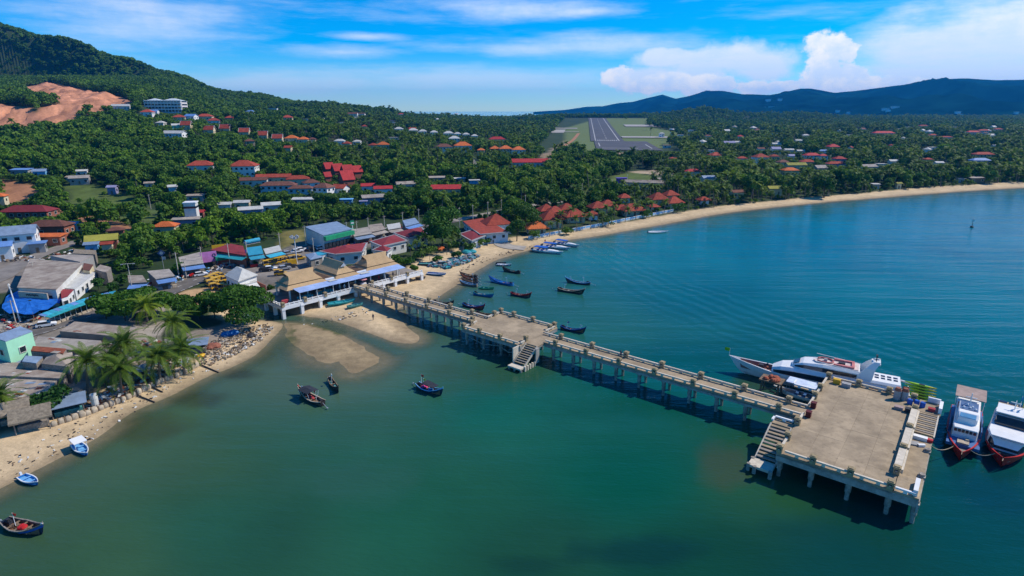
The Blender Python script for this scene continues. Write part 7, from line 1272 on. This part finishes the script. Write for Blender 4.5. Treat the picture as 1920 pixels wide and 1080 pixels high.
# ------------------------------------------------------------------ vegetation
def np_mesh(name, V, Fq, mats, mi=None):
    V = np.asarray(V, np.float32); Fq = np.asarray(Fq, np.int32); me = bpy.data.meshes.new(name); me.vertices.add(len(V)); me.vertices.foreach_set('co', V.ravel()); me.loops.add(Fq.size); me.loops.foreach_set('vertex_index', Fq.ravel()); me.polygons.add(len(Fq))
    k = Fq.shape[1]; me.polygons.foreach_set('loop_start', np.arange(0, Fq.size, k, dtype=np.int32)); me.polygons.foreach_set('loop_total', np.full(len(Fq), k, np.int32))
    for m in mats: me.materials.append(m)
    if mi is not None: me.polygons.foreach_set('material_index', np.asarray(mi, np.int32))
    me.update(); return me
def crown_geo(n, Rr, z0, z1, leaf, seed, flat=1.):
    g = np.random.default_rng(seed); k = g.integers(7, 12); H = z1 - z0; V = []; Fq = []
    lob = [(g.uniform(-.62, .62) * Rr, g.uniform(-.62, .62) * Rr, z0 + H * g.uniform(.25, .8), g.uniform(.34, .58) * Rr) for _ in range(k)] + [(0, 0, z0 + H * .62, .6 * Rr)]
    for i in range(n):
        lx, ly, lz, lr = lob[g.integers(len(lob))]; d = g.normal(size=3); d[2] = abs(d[2]) * 1.0 - .25 * g.random(); d /= np.linalg.norm(d); rr = lr * g.uniform(.72, 1.08)
        c = np.array([lx, ly, lz]) + d * rr * np.array([1, 1, min(1, H / (2 * Rr) * 1.1) * flat]); nn = d + g.normal(size=3) * .55; nn /= np.linalg.norm(nn)
        a = np.cross(nn, g.normal(size=3)); a /= np.linalg.norm(a); b = np.cross(nn, a); s1 = leaf * g.uniform(.6, 1.25); s2 = s1 * g.uniform(.5, .9); o = len(V)
        V += [c - a * s1 - b * s2 * .3, c + b * s2 - nn * .12 * s1, c + a * s1 - b * s2 * .2, c - b * s2 + nn * .1 * s1]; Fq.append((o, o + 1, o + 2, o + 3))
    return np.array(V), np.array(Fq)
def trunk_geo(h, r, seed, limbs=4, Rr=3.):
    g = random.Random(seed); mb = MB(); top = (g.uniform(-.3, .3), g.uniform(-.3, .3), h); mb.tube((0, 0, -1), top, r, r * .6, 6)
    for k in range(limbs): a = k * 2 * math.pi / limbs + g.uniform(-.4, .4); mb.tube((top[0], top[1], h * g.uniform(.7, .98)), (Rr * .55 * math.cos(a), Rr * .55 * math.sin(a), h * 1.35), r * .45, r * .18, 5)
    return mb
def tri_to_quads(mb): return np.array(mb.v), [f for f in mb.f]
def merged(name, parts):
    me = bpy.data.meshes.new(name); v = []; f = []; mi = []
    for k, (V, Fq, m) in enumerate(parts):
        o = len(v); v += [tuple(map(float, p)) for p in V]; f += [tuple(int(i) + o for i in q) for q in Fq]; mi += [k] * len(Fq); me.materials.append(m)
    me.from_pydata(v, [], f); me.polygons.foreach_set('material_index', np.array(mi, np.int32)); me.update(); return me
TREE_T = []   # (trunk mesh, crown mesh) of a tree about 8 m tall
for sd_ in range(6):
    Rr = 3.2 + .25 * (sd_ % 3); V, Fq = crown_geo(620, Rr, 2.2, 7.6 + (sd_ % 2), .55, 100 + sd_); TREE_T.append((trunk_geo(3.0, .22, sd_, 4, Rr).mesh('trunk', M['bark']), np_mesh('crown', V, Fq, [M['leaf']])))
def frond_geo(L, droop, n, width, seed, lift=.35, lw=.42):
    g = random.Random(seed); V = []; Fq = []; pts = []
    for i in range(n + 1):
        s = i / n; pts.append((L * (s - .12 * s * s * droop), L * (lift * s - droop * s * s * .75)))
    for i in range(n):
        (x0, z0), (x1, z1) = pts[i], pts[i + 1]; s = (i + .5) / n; wl = width * math.sin(math.pi * min(1, .18 + .8 * s)) ** .7; o = len(V)
        V += [(x0, -.05, z0), (x0, .05, z0), (x1, .05, z1), (x1, -.05, z1)]; Fq.append((o, o + 1, o + 2, o + 3))
        for sg in (-1, 1):
            for h_ in (0, .5):
                xa, za = x0 + (x1 - x0) * h_, z0 + (z1 - z0) * h_; xb, zb = x0 + (x1 - x0) * (h_ + lw), z0 + (z1 - z0) * (h_ + lw); o = len(V); tip = wl * g.uniform(.8, 1.1); fw = wl * .55
                V += [(xa, sg * .04, za), (xb, sg * .04, zb), (xb + fw, sg * tip, zb - wl * .38), (xa + fw, sg * tip * .98, za - wl * .42)]; Fq.append((o, o + 1, o + 2, o + 3) if sg > 0 else (o + 3, o + 2, o + 1, o))
    return np.array(V), np.array(Fq)
def placed(V, az, el):
    c, s = math.cos(el), math.sin(el); W_ = V.copy(); W_[:, 0] = V[:, 0] * c - V[:, 2] * s; W_[:, 2] = V[:, 0] * s + V[:, 2] * c; X = W_.copy(); X[:, 0] = W_[:, 0] * math.cos(az) - W_[:, 1] * math.sin(az); X[:, 1] = W_[:, 0] * math.sin(az) + W_[:, 1] * math.cos(az); return X
def palm_crown(nf, L, n, width, seed, z):
    g = random.Random(seed); VV = []; FF = []; o = 0
    for k in range(nf):
        V, Fq = frond_geo(L * g.uniform(.8, 1.08), g.uniform(.7, 1.25), n, width, seed * 50 + k); V = placed(V, k * 2.4 + g.uniform(-.3, .3), R(g.uniform(-28, 62))); V[:, 2] += z; VV.append(V); FF.append(Fq + o); o += len(V)
    return np.vstack(VV), np.vstack(FF)
def palm_trunk(h, lean, seed, r=.17, n=7):
    g = random.Random(seed); a = g.uniform(0, 6.28); rings = []
    for i in range(n + 1):
        s = i / n; x = lean * s * s * math.cos(a); y = lean * s * s * math.sin(a); rr = r * (1.5 - .8 * s if s < .2 else 1.25 - .45 * s); rings.append([(x + rr * math.cos(q), y + rr * math.sin(q), -1 + (h + 1) * s) for q in np.linspace(0, 2 * math.pi, 7)[:-1]])
    return MB().loft(rings), (lean * math.cos(a), lean * math.sin(a), h)
PALM_T = []
for sd_ in range(4):
    tb_, top = palm_trunk(8, .6 + .3 * sd_, sd_); V, Fq = palm_crown(15, 3.5, 6, .75, sd_ + 3, 8); V[:, 0] += top[0]; V[:, 1] += top[1]; PALM_T.append((tb_.mesh('trunk', M['trunk']), np_mesh('crown', V, Fq, [M['frond']])))
M['frondnear'] = foliage('near_palm_fronds', (.11, .20, .014), (.075, .16, .014), (.22, .27, .02))
# hero coconut palms on the left shore: every frond a part
FRONDS = [np_mesh('frond', *frond_geo(4.9, d, 20, .76, 900 + i, .35, .32), [M['frondnear']]) for i, d in enumerate((.9, 1.15, 1.4, 1.65))]
def hero(bx, by, cx, cy, label, nf=30, s=1.06):
    q = P(bx, by); h = zat(cx, cy, q[1]) - q[2]; dx = ray(cx, cy)[0] / ray(cx, cy)[1] * q[1] - q[0]; t_ = thing('coconut_palm', label, 'palm tree', q)
    rings = []
    for i in range(10):
        u = i / 9; rr = .3 - .14 * u if u > .15 else .36 - .5 * u; rings.append([(dx * u ** 1.6 + rr * math.cos(a), rr * math.sin(a), -.8 + (h + .8) * u) for a in np.linspace(0, 2 * math.pi, 9)[:-1]])
    MB().loft(rings).build('trunk', M['trunk'], t_)
    mb = MB()
    for k in range(6): mb.sphere((dx + .35 * math.cos(k), .35 * math.sin(k), h - .35), .16, 6, 4)
    mb.build('coconuts', M['yelroof'], t_)
    for k in range(nf):
        f = k / nf; el = R(75 - 110 * f + random.uniform(-9, 9)); o = inst(random.choice(FRONDS), 'frond', t_, (dx, 0, h)); o.rotation_euler = (random.uniform(-.25, .25), -el, k * 2.39996 + random.uniform(-.15, .15)); o.scale = (s * random.uniform(.85, 1.08),) * 3
for a in ((166, 738, 162, 676, 'leftmost coconut palm of the shore row, leaning over the sheds'), (229, 742, 225, 692, 'coconut palm whose foot stands at the sandbag wall, with yellow lower fronds'), (238, 706, 232, 644, 'tallest coconut palm behind the shore row'), (301, 716, 297, 668, 'small coconut palm in the middle of the sandbag wall'), (346, 702, 342, 655, 'coconut palm at the right end of the sandbag wall'), (330, 655, 323, 604, 'coconut palm behind the right one, in front of the dark trees'), (277, 606, 272, 574, 'coconut palm beside the dark car and the flat roof'), (205, 716, 206, 672, 'short coconut palm between the two left palms'), (-4, 778, -4, 745, 'coconut palm cut by the left frame edge')): hero(*a)
PALM_AT = []
def tree_obj(x, y, z, s, tm, label, cat, group, nm, sz=None):
    t_ = thing(nm, label, cat, (x, y, z), random.uniform(0, 6.28), group); t_.scale = (s, s, sz or s); inst(tm[0], 'trunk', t_); inst(tm[1], 'crown', t_); return t_
def big_tree(px, py, wpx, hpx, label, leafm='leafnear', n=2600, leaf=.42, nm='broadleaf_tree', flat=1., z0=.28, seed=None):
    q = P(px, py); dep = q[1] * CP + (CAM_H - q[2]) * SP; Rr = wpx * dep / F_PX / 2; H = hpx * dep / F_PX / .93; seed = seed or int(px * 7 + py)
    t_ = thing(nm, label, 'shrub' if 'shrub' in nm else 'tree', q); V, Fq = crown_geo(n, Rr, H * z0, H, leaf, seed, flat); trunk_geo(H * .5, max(.08, H * .03), seed, 5, Rr).build('trunk', M['bark'], t_); o = bpy.data.objects.new('crown', np_mesh('crown', V, Fq, [M[leafm]])); COL.objects.link(o); o.parent = t_; BLK.append((q[0], q[1], Rr * .8)); return t_
big_tree(446, 606, 118, 62, 'huge dark spreading almond tree beside the pavilion stilts', n=7500, leaf=.42, z0=.15); big_tree(402, 596, 60, 40, 'smaller dark tree joined to the huge almond tree on its left', n=2200)
for a in ((200, 598, 74, 44, 'dark green tree at the left end of the roadside thicket'), (236, 602, 70, 38, 'low dark tree in front of the roadside thicket'), (252, 586, 76, 40, 'dark green tree behind the palm by the dark car'), (305, 592, 66, 38, 'dark tree between two palms below the orange lot'), (352, 592, 60, 32, 'dark tree just below the orange sand lot'), (374, 602, 40, 28, 'low tree left of the almond tree at the rubble')): big_tree(*a, n=2600)
big_tree(96, 772, 66, 40, 'bright green bushy tree between the thatched hut and the blue grey shed', 'bright', 1800, .4, z0=.1); big_tree(2, 772, 30, 30, 'green shrub at the left frame edge by the thatched huts', 'bright', 700, .4, 'green_shrub', z0=.05)
big_tree(830, 462, 68, 66, 'large round bright green tree beside the maroon market roofs', 'bright', 5200, .5, z0=.03); big_tree(969, 452, 42, 36, 'dark green tree at the top of the beach by the ramp', 'leafnear', 1700); big_tree(985, 432, 64, 48, 'large dark tree behind the orange resort bungalow', 'leafnear', 2400); big_tree(1432, 368, 15, 17, 'lime yellow tree beside the pale yellow shore house', 'lime', 500, .8)
big_tree(662, 490, 26, 18, 'dark shrub tree in front of the maroon market wing', 'leafnear', 900); big_tree(336, 516, 26, 22, 'round green street tree between the shop awnings', 'bright', 900); big_tree(187, 545, 22, 22, 'bright small tree beside the grey hall annex', 'bright', 700); big_tree(1545, 371, 38, 36, 'dark tree bulging onto the right beach', 'leafnear', 1500, .9); big_tree(1410, 376, 40, 44, 'tall dark tree left of the lime yellow one', 'leafnear', 1500, .9)
SHR = [(1000, 448, 24, 14, 'bush at the left end of the blue balustrade'), (1062, 440, 26, 14, 'bush before the left half of the blue balustrade'), (1140, 424, 34, 18, 'large bush at the middle of the blue balustrade'), (1212, 408, 26, 14, 'bush before the right half of the blue balustrade'), (1270, 398, 30, 16, 'bush at the right end of the blue balustrade'), (786, 486, 26, 14, 'bush between the palms behind the hauled out boat'), (808, 478, 26, 16, 'bush in front of the far maroon market roof'), (850, 470, 26, 16, 'bush at the foot of the round green tree'), (770, 494, 22, 12, 'bush at the right end of the pavilion deck'), (880, 470, 26, 14, 'low shrub at the top of the sand below the flat crimson shop'), (900, 462, 24, 14, 'low shrub at the foot of the beach ramp'), (856, 484, 22, 12, 'low shrub between the turquoise nets and the sand'), (912, 458, 18, 10, 'smallest shrub beside the ramp at the beach top'), (760, 500, 24, 14, 'low shrub right of the far tan roof'), (775, 508, 20, 10, 'creeping shrub beside the end of the white parapet'), (744, 492, 22, 14, 'bushy shrub behind the far tan roof'), (820, 490, 20, 10, 'low shrub beside the long dark hauled out boat'), (508, 545, 14, 10, 'small bush by the brick wall at the pavilion'), (480, 498, 14, 10, 'small bush between road and yellow taxis'), (225, 512, 30, 24, 'rounded bush in the thicket behind the diamond sign'), (258, 505, 34, 26, 'larger rounded bush in the thicket left of the diamond sign'), (200, 525, 24, 18, 'bush right of the small grey hut'), (230, 535, 26, 20, 'bush at the road bend behind the wooden street lamp'), (178, 560, 16, 12, 'bush at the middle of the turquoise roadside awning'), (160, 575, 14, 10, 'bush at the left part of the turquoise roadside awning'), (210, 548, 22, 16, 'bush at the right end of the turquoise roadside awning')]
for x, y, w_, h_, lab in SHR: big_tree(x, y, w_, h_, lab, random.choice(['bright', 'leafnear', 'leaf']), 420, .4, 'green_shrub', z0=.05)
for k, (x, y, h_) in enumerate(((770, 486, 34), (792, 482, 34), (806, 474, 36), (782, 470, 36), (846, 472, 36), (862, 464, 32), (1055, 428, 40), (1068, 420, 40), (1120, 420, 34), (1138, 414, 36), (1152, 410, 36), (1092, 424, 30), (1198, 404, 34), (1210, 398, 32), (1290, 392, 36), (1305, 388, 34), (780, 480, 36), (800, 468, 38), (815, 470, 34), (852, 462, 38), (838, 478, 34), (792, 492, 30), (806, 488, 30), (868, 474, 30), (1030, 444, 34), (1048, 440, 38), (1082, 434, 36), (1108, 430, 38), (1130, 426, 34), (1146, 422, 38), (1172, 416, 34), (1192, 412, 36), (1222, 405, 34), (1245, 401, 34))):
    q = P(x, y); dep = q[1] * CP + (CAM_H - q[2]) * SP; s_ = h_ * dep / F_PX / 11.3; PALM_AT.append((q[0], q[1], q[2], s_, k, (x, y)))
# ---- woods
UPB = [(-400, 500), (-100, 482), (60, 472), (140, 462), (190, 492), (235, 520), (330, 484), (400, 464), (520, 448), (535, 430), (580, 424), (640, 416), (760, 410), (800, 406), (870, 404), (960, 424), (1000, 424), (1200, 397), (1270, 396), (1300, 402), (1400, 388), (1500, 378), (1600, 366), (1800, 352), (1920, 343), (2400, 325)]
bx_, by_ = np.array(UPB).T

for s_, o_ in ((-225, 0), (-225, 40), (-150, 10), (-60, 0), (-60, 45)): q = RW_A + rd * s_ + rn * o_; VIS.append((q[0], q[1], 42, .5))
def gen(Y0, Y1, per, smin, smax, seed, pal=.3):
    g = np.random.default_rng(seed); area = .98 * (Y1 ** 2 - Y0 ** 2); n = int(area / per); Y = np.sqrt(g.random(n) * (Y1 ** 2 - Y0 ** 2) + Y0 ** 2); X = (g.random(n) * 2 - 1) * .98 * Y; Z = gfast(X, Y)
    px, py = proj(X, Y, Z); Pp = np.stack([X, Y], 1); s = sdf(Pp, LAND) if Y0 < 1400 else np.full(n, 500.); bwid = np.interp(X / Y, [-1, -.15, 0, .2, .5, .8], [30, 24, 15, 13, 13, 16])
    ok = (s > bwid) & (py < np.interp(px, bx_, by_)) & (Z > .8)
    for poly in OPEN: 
        ok &= ~inside(Pp, poly) | (g.random(n) < .05)
    ok &= (py < 620)
    X, Y, Z, px, py = X[ok], Y[ok], Z[ok], px[ok], py[ok]; sc = smin + (smax - smin) * g.random(len(X)) ** 1.5; keep = np.ones(len(X), bool)
    B_ = np.array(BLK)
    for i in range(0, len(B_), 400):
        b = B_[i:i + 400]; near = ((X[:, None] - b[:, 0]) ** 2 + (Y[:, None] - b[:, 1]) ** 2 < (b[:, 2] + 1.5) ** 2).any(1); keep &= ~near
    D = np.hypot(X, Y)
    for vx, vy, vr, vh in VIS:
        vd = math.hypot(vx, vy); ux, uy = vx / vd, vy / vd; t_ = vd - (X * ux + Y * uy); lat = np.abs(-X * uy + Y * ux); cand = (t_ > 0) & (t_ < 9 * vd / 42) & (lat < vr * .8 + 2.5 * sc)
        if cand.any():
            vz = gz(vx, vy); dz_ = (CAM_H - vz) / vd; allow = vz + vh * (.38 if vh < 1 else .72) + t_ * dz_ - Z; m = cand & (allow < 10.5 * sc); sc[m] = np.maximum(allow[m] / 10.5, .05); keep &= ~(m & (sc < .22))
    for poly in OPEN[:2]: keep &= ~inside(Pp[ok], poly) if len(keep) == ok.sum() else True
    X, Y, Z, sc, px, py = X[keep], Y[keep], Z[keep], sc[keep], px[keep], py[keep]
    prob = np.clip(pal + .35 * (px > 1200) + .25 * ((px > 620) & (px < 1000) & (Y > 500)) - .25 * (px < 560), .03, .75) * (.4 + 1.2 * vnoise(X, Y, 70, 3)) * np.where(Z > 70, .05, 1); prob[Y > 1400] *= .5
    return np.stack([X, Y, Z, sc, g.random(len(X)) * 6.28, (g.random(len(X)) < prob) * 1.0, px, py], 1)
W = np.vstack([gen(140, 500, 30, .45, 1.6, 1, .22), gen(500, 900, 55, .55, 1.75, 2, .25), gen(900, 1500, 115, .8, 2.0, 3, .25), gen(1500, 2700, 250, 1.1, 2.1, 4, .2)])
Hh = gen(640, 2000, 60, .8, 1.9, 9, 0.); W = np.vstack([W, Hh[Hh[:, 2] > 50]])
inview = (W[:, 6] > -20) & (W[:, 6] < 1940) & (W[:, 7] > 20)
size = W[:, 3] * 8 / W[:, 1]; used = np.zeros(len(W), bool)
LM = [(100, 520, 'the big grey sheet roofed hall'), (32, 470, 'the large blue roofed white house'), (100, 450, 'the orange shed roof'), (60, 415, 'the long maroon roofed house'), (196, 468, 'the olive yellow roof'), (314, 440, 'the bright orange roof among palms'), (364, 420, 'the white water tower'), (490, 402, 'the pale grey roofed houses'), (440, 394, 'the cream roofed house'), (43, 328, 'the blue sheeting'), (150, 345, 'the grey roofed house in the left trees'), (220, 385, 'the green clearing'), (282, 353, 'the small grey brown roof'), (380, 325, 'the white hip roofed villa'), (460, 330, 'the biggest white villa'), (545, 368, 'the townhouse row'), (640, 340, 'the crimson roof cluster'), (719, 365, 'the low crimson roof'), (837, 366, 'the crimson gabled hall'), (760, 352, 'the long grey roof'), (890, 350, 'the pale blue cube house'), (615, 440, 'the green awning store'), (700, 430, 'the road sheds'), (830, 440, 'the round bright green tree'), (300, 510, 'the diamond sign'), (440, 475, 'the dark red shop'), (930, 435, 'the domed red restaurant'), (770, 495, 'the far tan pavilion roof'), (850, 480, 'the heap of teal nets'), (1000, 440, 'the orange roofed resort bungalow'), (1076, 412, 'the broad red resort roof'), (1300, 388, 'the brown red roof past the resort'), (1265, 390, 'the right balustrade end'), (1150, 418, 'the balustrade middle'), (992, 312, 'the long pink red building'), (950, 290, 'the orange roof triple'), (1035, 410, 'the tiered resort villa'), (1120, 400, 'the middle resort roofs'), (1185, 402, 'the widest resort roof'), (1245, 385, 'the right resort end'), (1206, 352, 'the dark grey barn'), (1298, 332, 'the crimson house at the lane end'), (1380, 370, 'the little cream shore house'), (1450, 362, 'the pale yellow shore house'), (1424, 305, 'the pagoda roofed house'), (1490, 320, 'the olive yellow village roof'), (1545, 360, 'the tree bulging onto the beach'), (1570, 315, 'the violet walled cluster'), (1626, 320, 'the grey gabled roof'), (1683, 350, 'the tiny yellow beach hut'), (1740, 340, 'the middle of the far beach'), (1828, 340, 'the grey beach shed'), (1840, 305, 'the bright blue roof'), (1900, 330, 'the right frame edge'), (600, 400, 'the long pale shed'), (680, 395, 'the tiny pale blue hut'), (1000, 370, 'the inland road poles'), (1090, 340, 'the green wood before the runway')]
lmx = np.array([(a, b) for a, b, _ in LM], float)
def zone_label(px, py, palm, s):
    d = (lmx[:, 0] - px) ** 2 + (2.2 * (lmx[:, 1] - py)) ** 2; i = int(np.argmin(d)); dx = px - lmx[i, 0]; dy = (py - lmx[i, 1]) * 2.2
    w_ = ('right of ' if dx > 0 else 'left of ') if abs(dx) > abs(dy) else ('in front of ' if dy > 0 else 'behind '); sz = 'low' if s < .55 else 'medium' if s < .95 else 'tall'
    lab = sz + (' coconut palm ' if palm else ' broadleaf tree ') + ('well ' if d[i] > 45 ** 2 else 'just ') * (w_ in ('right of ', 'left of ')) + w_ + LM[i][2]; return lab, lab.replace('palm ', 'palms ').replace('tree ', 'trees ', 1)
for x, y, z, s_, k, pp in PALM_AT: lab, gr = zone_label(pp[0], pp[1], 1, .5 if k % 3 == 0 else 1); lab = 'lone ' + lab + (' near the sand' if len(lab.split()) < 12 else ''); tree_obj(x, y, z, s_, PALM_T[k % 4], lab, 'palm tree', gr + ' near the sand', 'coconut_palm')
for palm in (0, 1):
    idx = np.where(inview & (W[:, 5] == palm))[0]; idx = idx[np.argsort(-size[idx])][:270 if palm else 255]
    for i in idx:
        x, y, z, s, r_, _, px, py = W[i]; lab, gr = zone_label(px, py, palm, s); tree_obj(x, y, z, s, (PALM_T if palm else TREE_T)[i % (4 if palm else 6)], lab, 'palm tree' if palm else 'tree', gr, 'coconut_palm' if palm else 'broadleaf_tree', s * random.uniform(.9, 1.2)); used[i] = True
rest = W[~used]
src = bpy.data.collections.new('forest_kinds')
def src_add(nm, me): o = bpy.data.objects.new(nm, me); src.objects.link(o)
for k in range(4):
    Rr = 3.6 + .3 * (k % 2); V, Fq = crown_geo(260, Rr, 1.2, 7.8, .85, 300 + k); tm = trunk_geo(3, .22, k, 3, Rr); src_add('a_tree_%d' % k, merged('far_tree', [(tm.v, tm.f, M['bark']), (V, Fq, M['leaf'])]))
for k in range(3):
    tb_, top = palm_trunk(8.5, .7, 20 + k); V, Fq = palm_crown(13, 3.4, 4, .9, 30 + k, 8.5); V[:, :2] += np.array(top[:2]); src_add('b_palm_%d' % k, merged('far_palm', [(tb_.v, tb_.f, M['trunk']), (V, Fq, M['frond'])]))
def forest(name, arr):
    me = bpy.data.meshes.new(name); me.vertices.add(len(arr)); me.vertices.foreach_set('co', arr[:, :3].astype(np.float32).ravel())
    kind = np.where(arr[:, 5] > .5, 4 + (np.arange(len(arr)) % 3), np.arange(len(arr)) % 4).astype(np.int32)
    a = me.attributes.new('kind', 'INT', 'POINT'); a.data.foreach_set('value', kind); a = me.attributes.new('size', 'FLOAT', 'POINT'); a.data.foreach_set('value', arr[:, 3].astype(np.float32)); a = me.attributes.new('turn', 'FLOAT', 'POINT'); a.data.foreach_set('value', arr[:, 4].astype(np.float32))
    o = bpy.data.objects.new(name, me); COL.objects.link(o); ng = bpy.data.node_groups.new('forest_nodes', 'GeometryNodeTree'); ng.interface.new_socket('Geometry', in_out='INPUT', socket_type='NodeSocketGeometry'); ng.interface.new_socket('Geometry', in_out='OUTPUT', socket_type='NodeSocketGeometry')
    N, L = ng.nodes, ng.links; gi = N.new('NodeGroupInput'); go = N.new('NodeGroupOutput'); ip = N.new('GeometryNodeInstanceOnPoints'); ci = N.new('GeometryNodeCollectionInfo'); ci.inputs['Collection'].default_value = src; ci.inputs['Separate Children'].default_value = True; ci.inputs['Reset Children'].default_value = True
    def na(nm, dt): n_ = N.new('GeometryNodeInputNamedAttribute'); n_.data_type = dt; n_.inputs[0].default_value = nm; return n_.outputs[0]
    cx = N.new('ShaderNodeCombineXYZ'); L.new(na('turn', 'FLOAT'), cx.inputs[2]); er = N.new('FunctionNodeEulerToRotation'); L.new(cx.outputs[0], er.inputs[0])
    L.new(gi.outputs[0], ip.inputs['Points']); L.new(ci.outputs[0], ip.inputs['Instance']); ip.inputs['Pick Instance'].default_value = True; L.new(na('kind', 'INT'), ip.inputs['Instance Index']); L.new(er.outputs[0], ip.inputs['Rotation']); L.new(na('size', 'FLOAT'), ip.inputs['Scale']); L.new(ip.outputs[0], go.inputs[0])
    md = o.modifiers.new('scatter', 'NODES'); md.node_group = ng; tag(o, kind='stuff'); return o
def under():
    gg = np.random.default_rng(77); n = 9000; Y = np.sqrt(gg.random(n) * (520 ** 2 - 150 ** 2) + 150 ** 2); X = (gg.random(n) * 2 - 1) * .95 * Y; Z = gfast(X, Y); px, py = proj(X, Y, Z); Pp = np.stack([X, Y], 1); s = sdf(Pp, LAND)
    ok = (s > np.interp(X / Y, [-1, -.15, 0, .2, .5, .8], [30, 26, 16, 13, 13, 16])) & (py < np.interp(px, bx_, by_) + 2) & (Z > .8)
    for poly in OPEN: ok &= ~inside(Pp, poly)
    B_ = np.array(BLK)
    for i in range(0, len(B_), 400): b = B_[i:i + 400]; ok &= ~((X[:, None] - b[:, 0]) ** 2 + (Y[:, None] - b[:, 1]) ** 2 < (b[:, 2] * .95) ** 2).any(1)
    X, Y, Z, px, py = X[ok], Y[ok], Z[ok], px[ok], py[ok]; return np.stack([X, Y, Z - .25, gg.uniform(.2, .42, len(X)), gg.random(len(X)) * 6.28, np.zeros(len(X)), px, py], 1)
forest('forest', rest); forest('undergrowth', under())
print('trees', len(W), 'individual', used.sum())
# ------------------------------------------------------------------ haze
hm = bpy.data.materials.new('haze_air'); hm.use_nodes = True; t = NT(hm.node_tree); t.n.clear()
pv = t.new('ShaderNodeVolumePrincipled'); pv.inputs['Color'].default_value = (.02, .38, 1, 1); pv.inputs['Density'].default_value = 6.8e-5; pv.inputs['Anisotropy'].default_value = .2
oo = t.new('ShaderNodeOutputMaterial'); t.l.new(pv.outputs[0], oo.inputs['Volume'])
hz = MB().box((0, 6500, 215), (43400, 14000, 450)).build('haze', hm); tag(hz, kind='stuff')
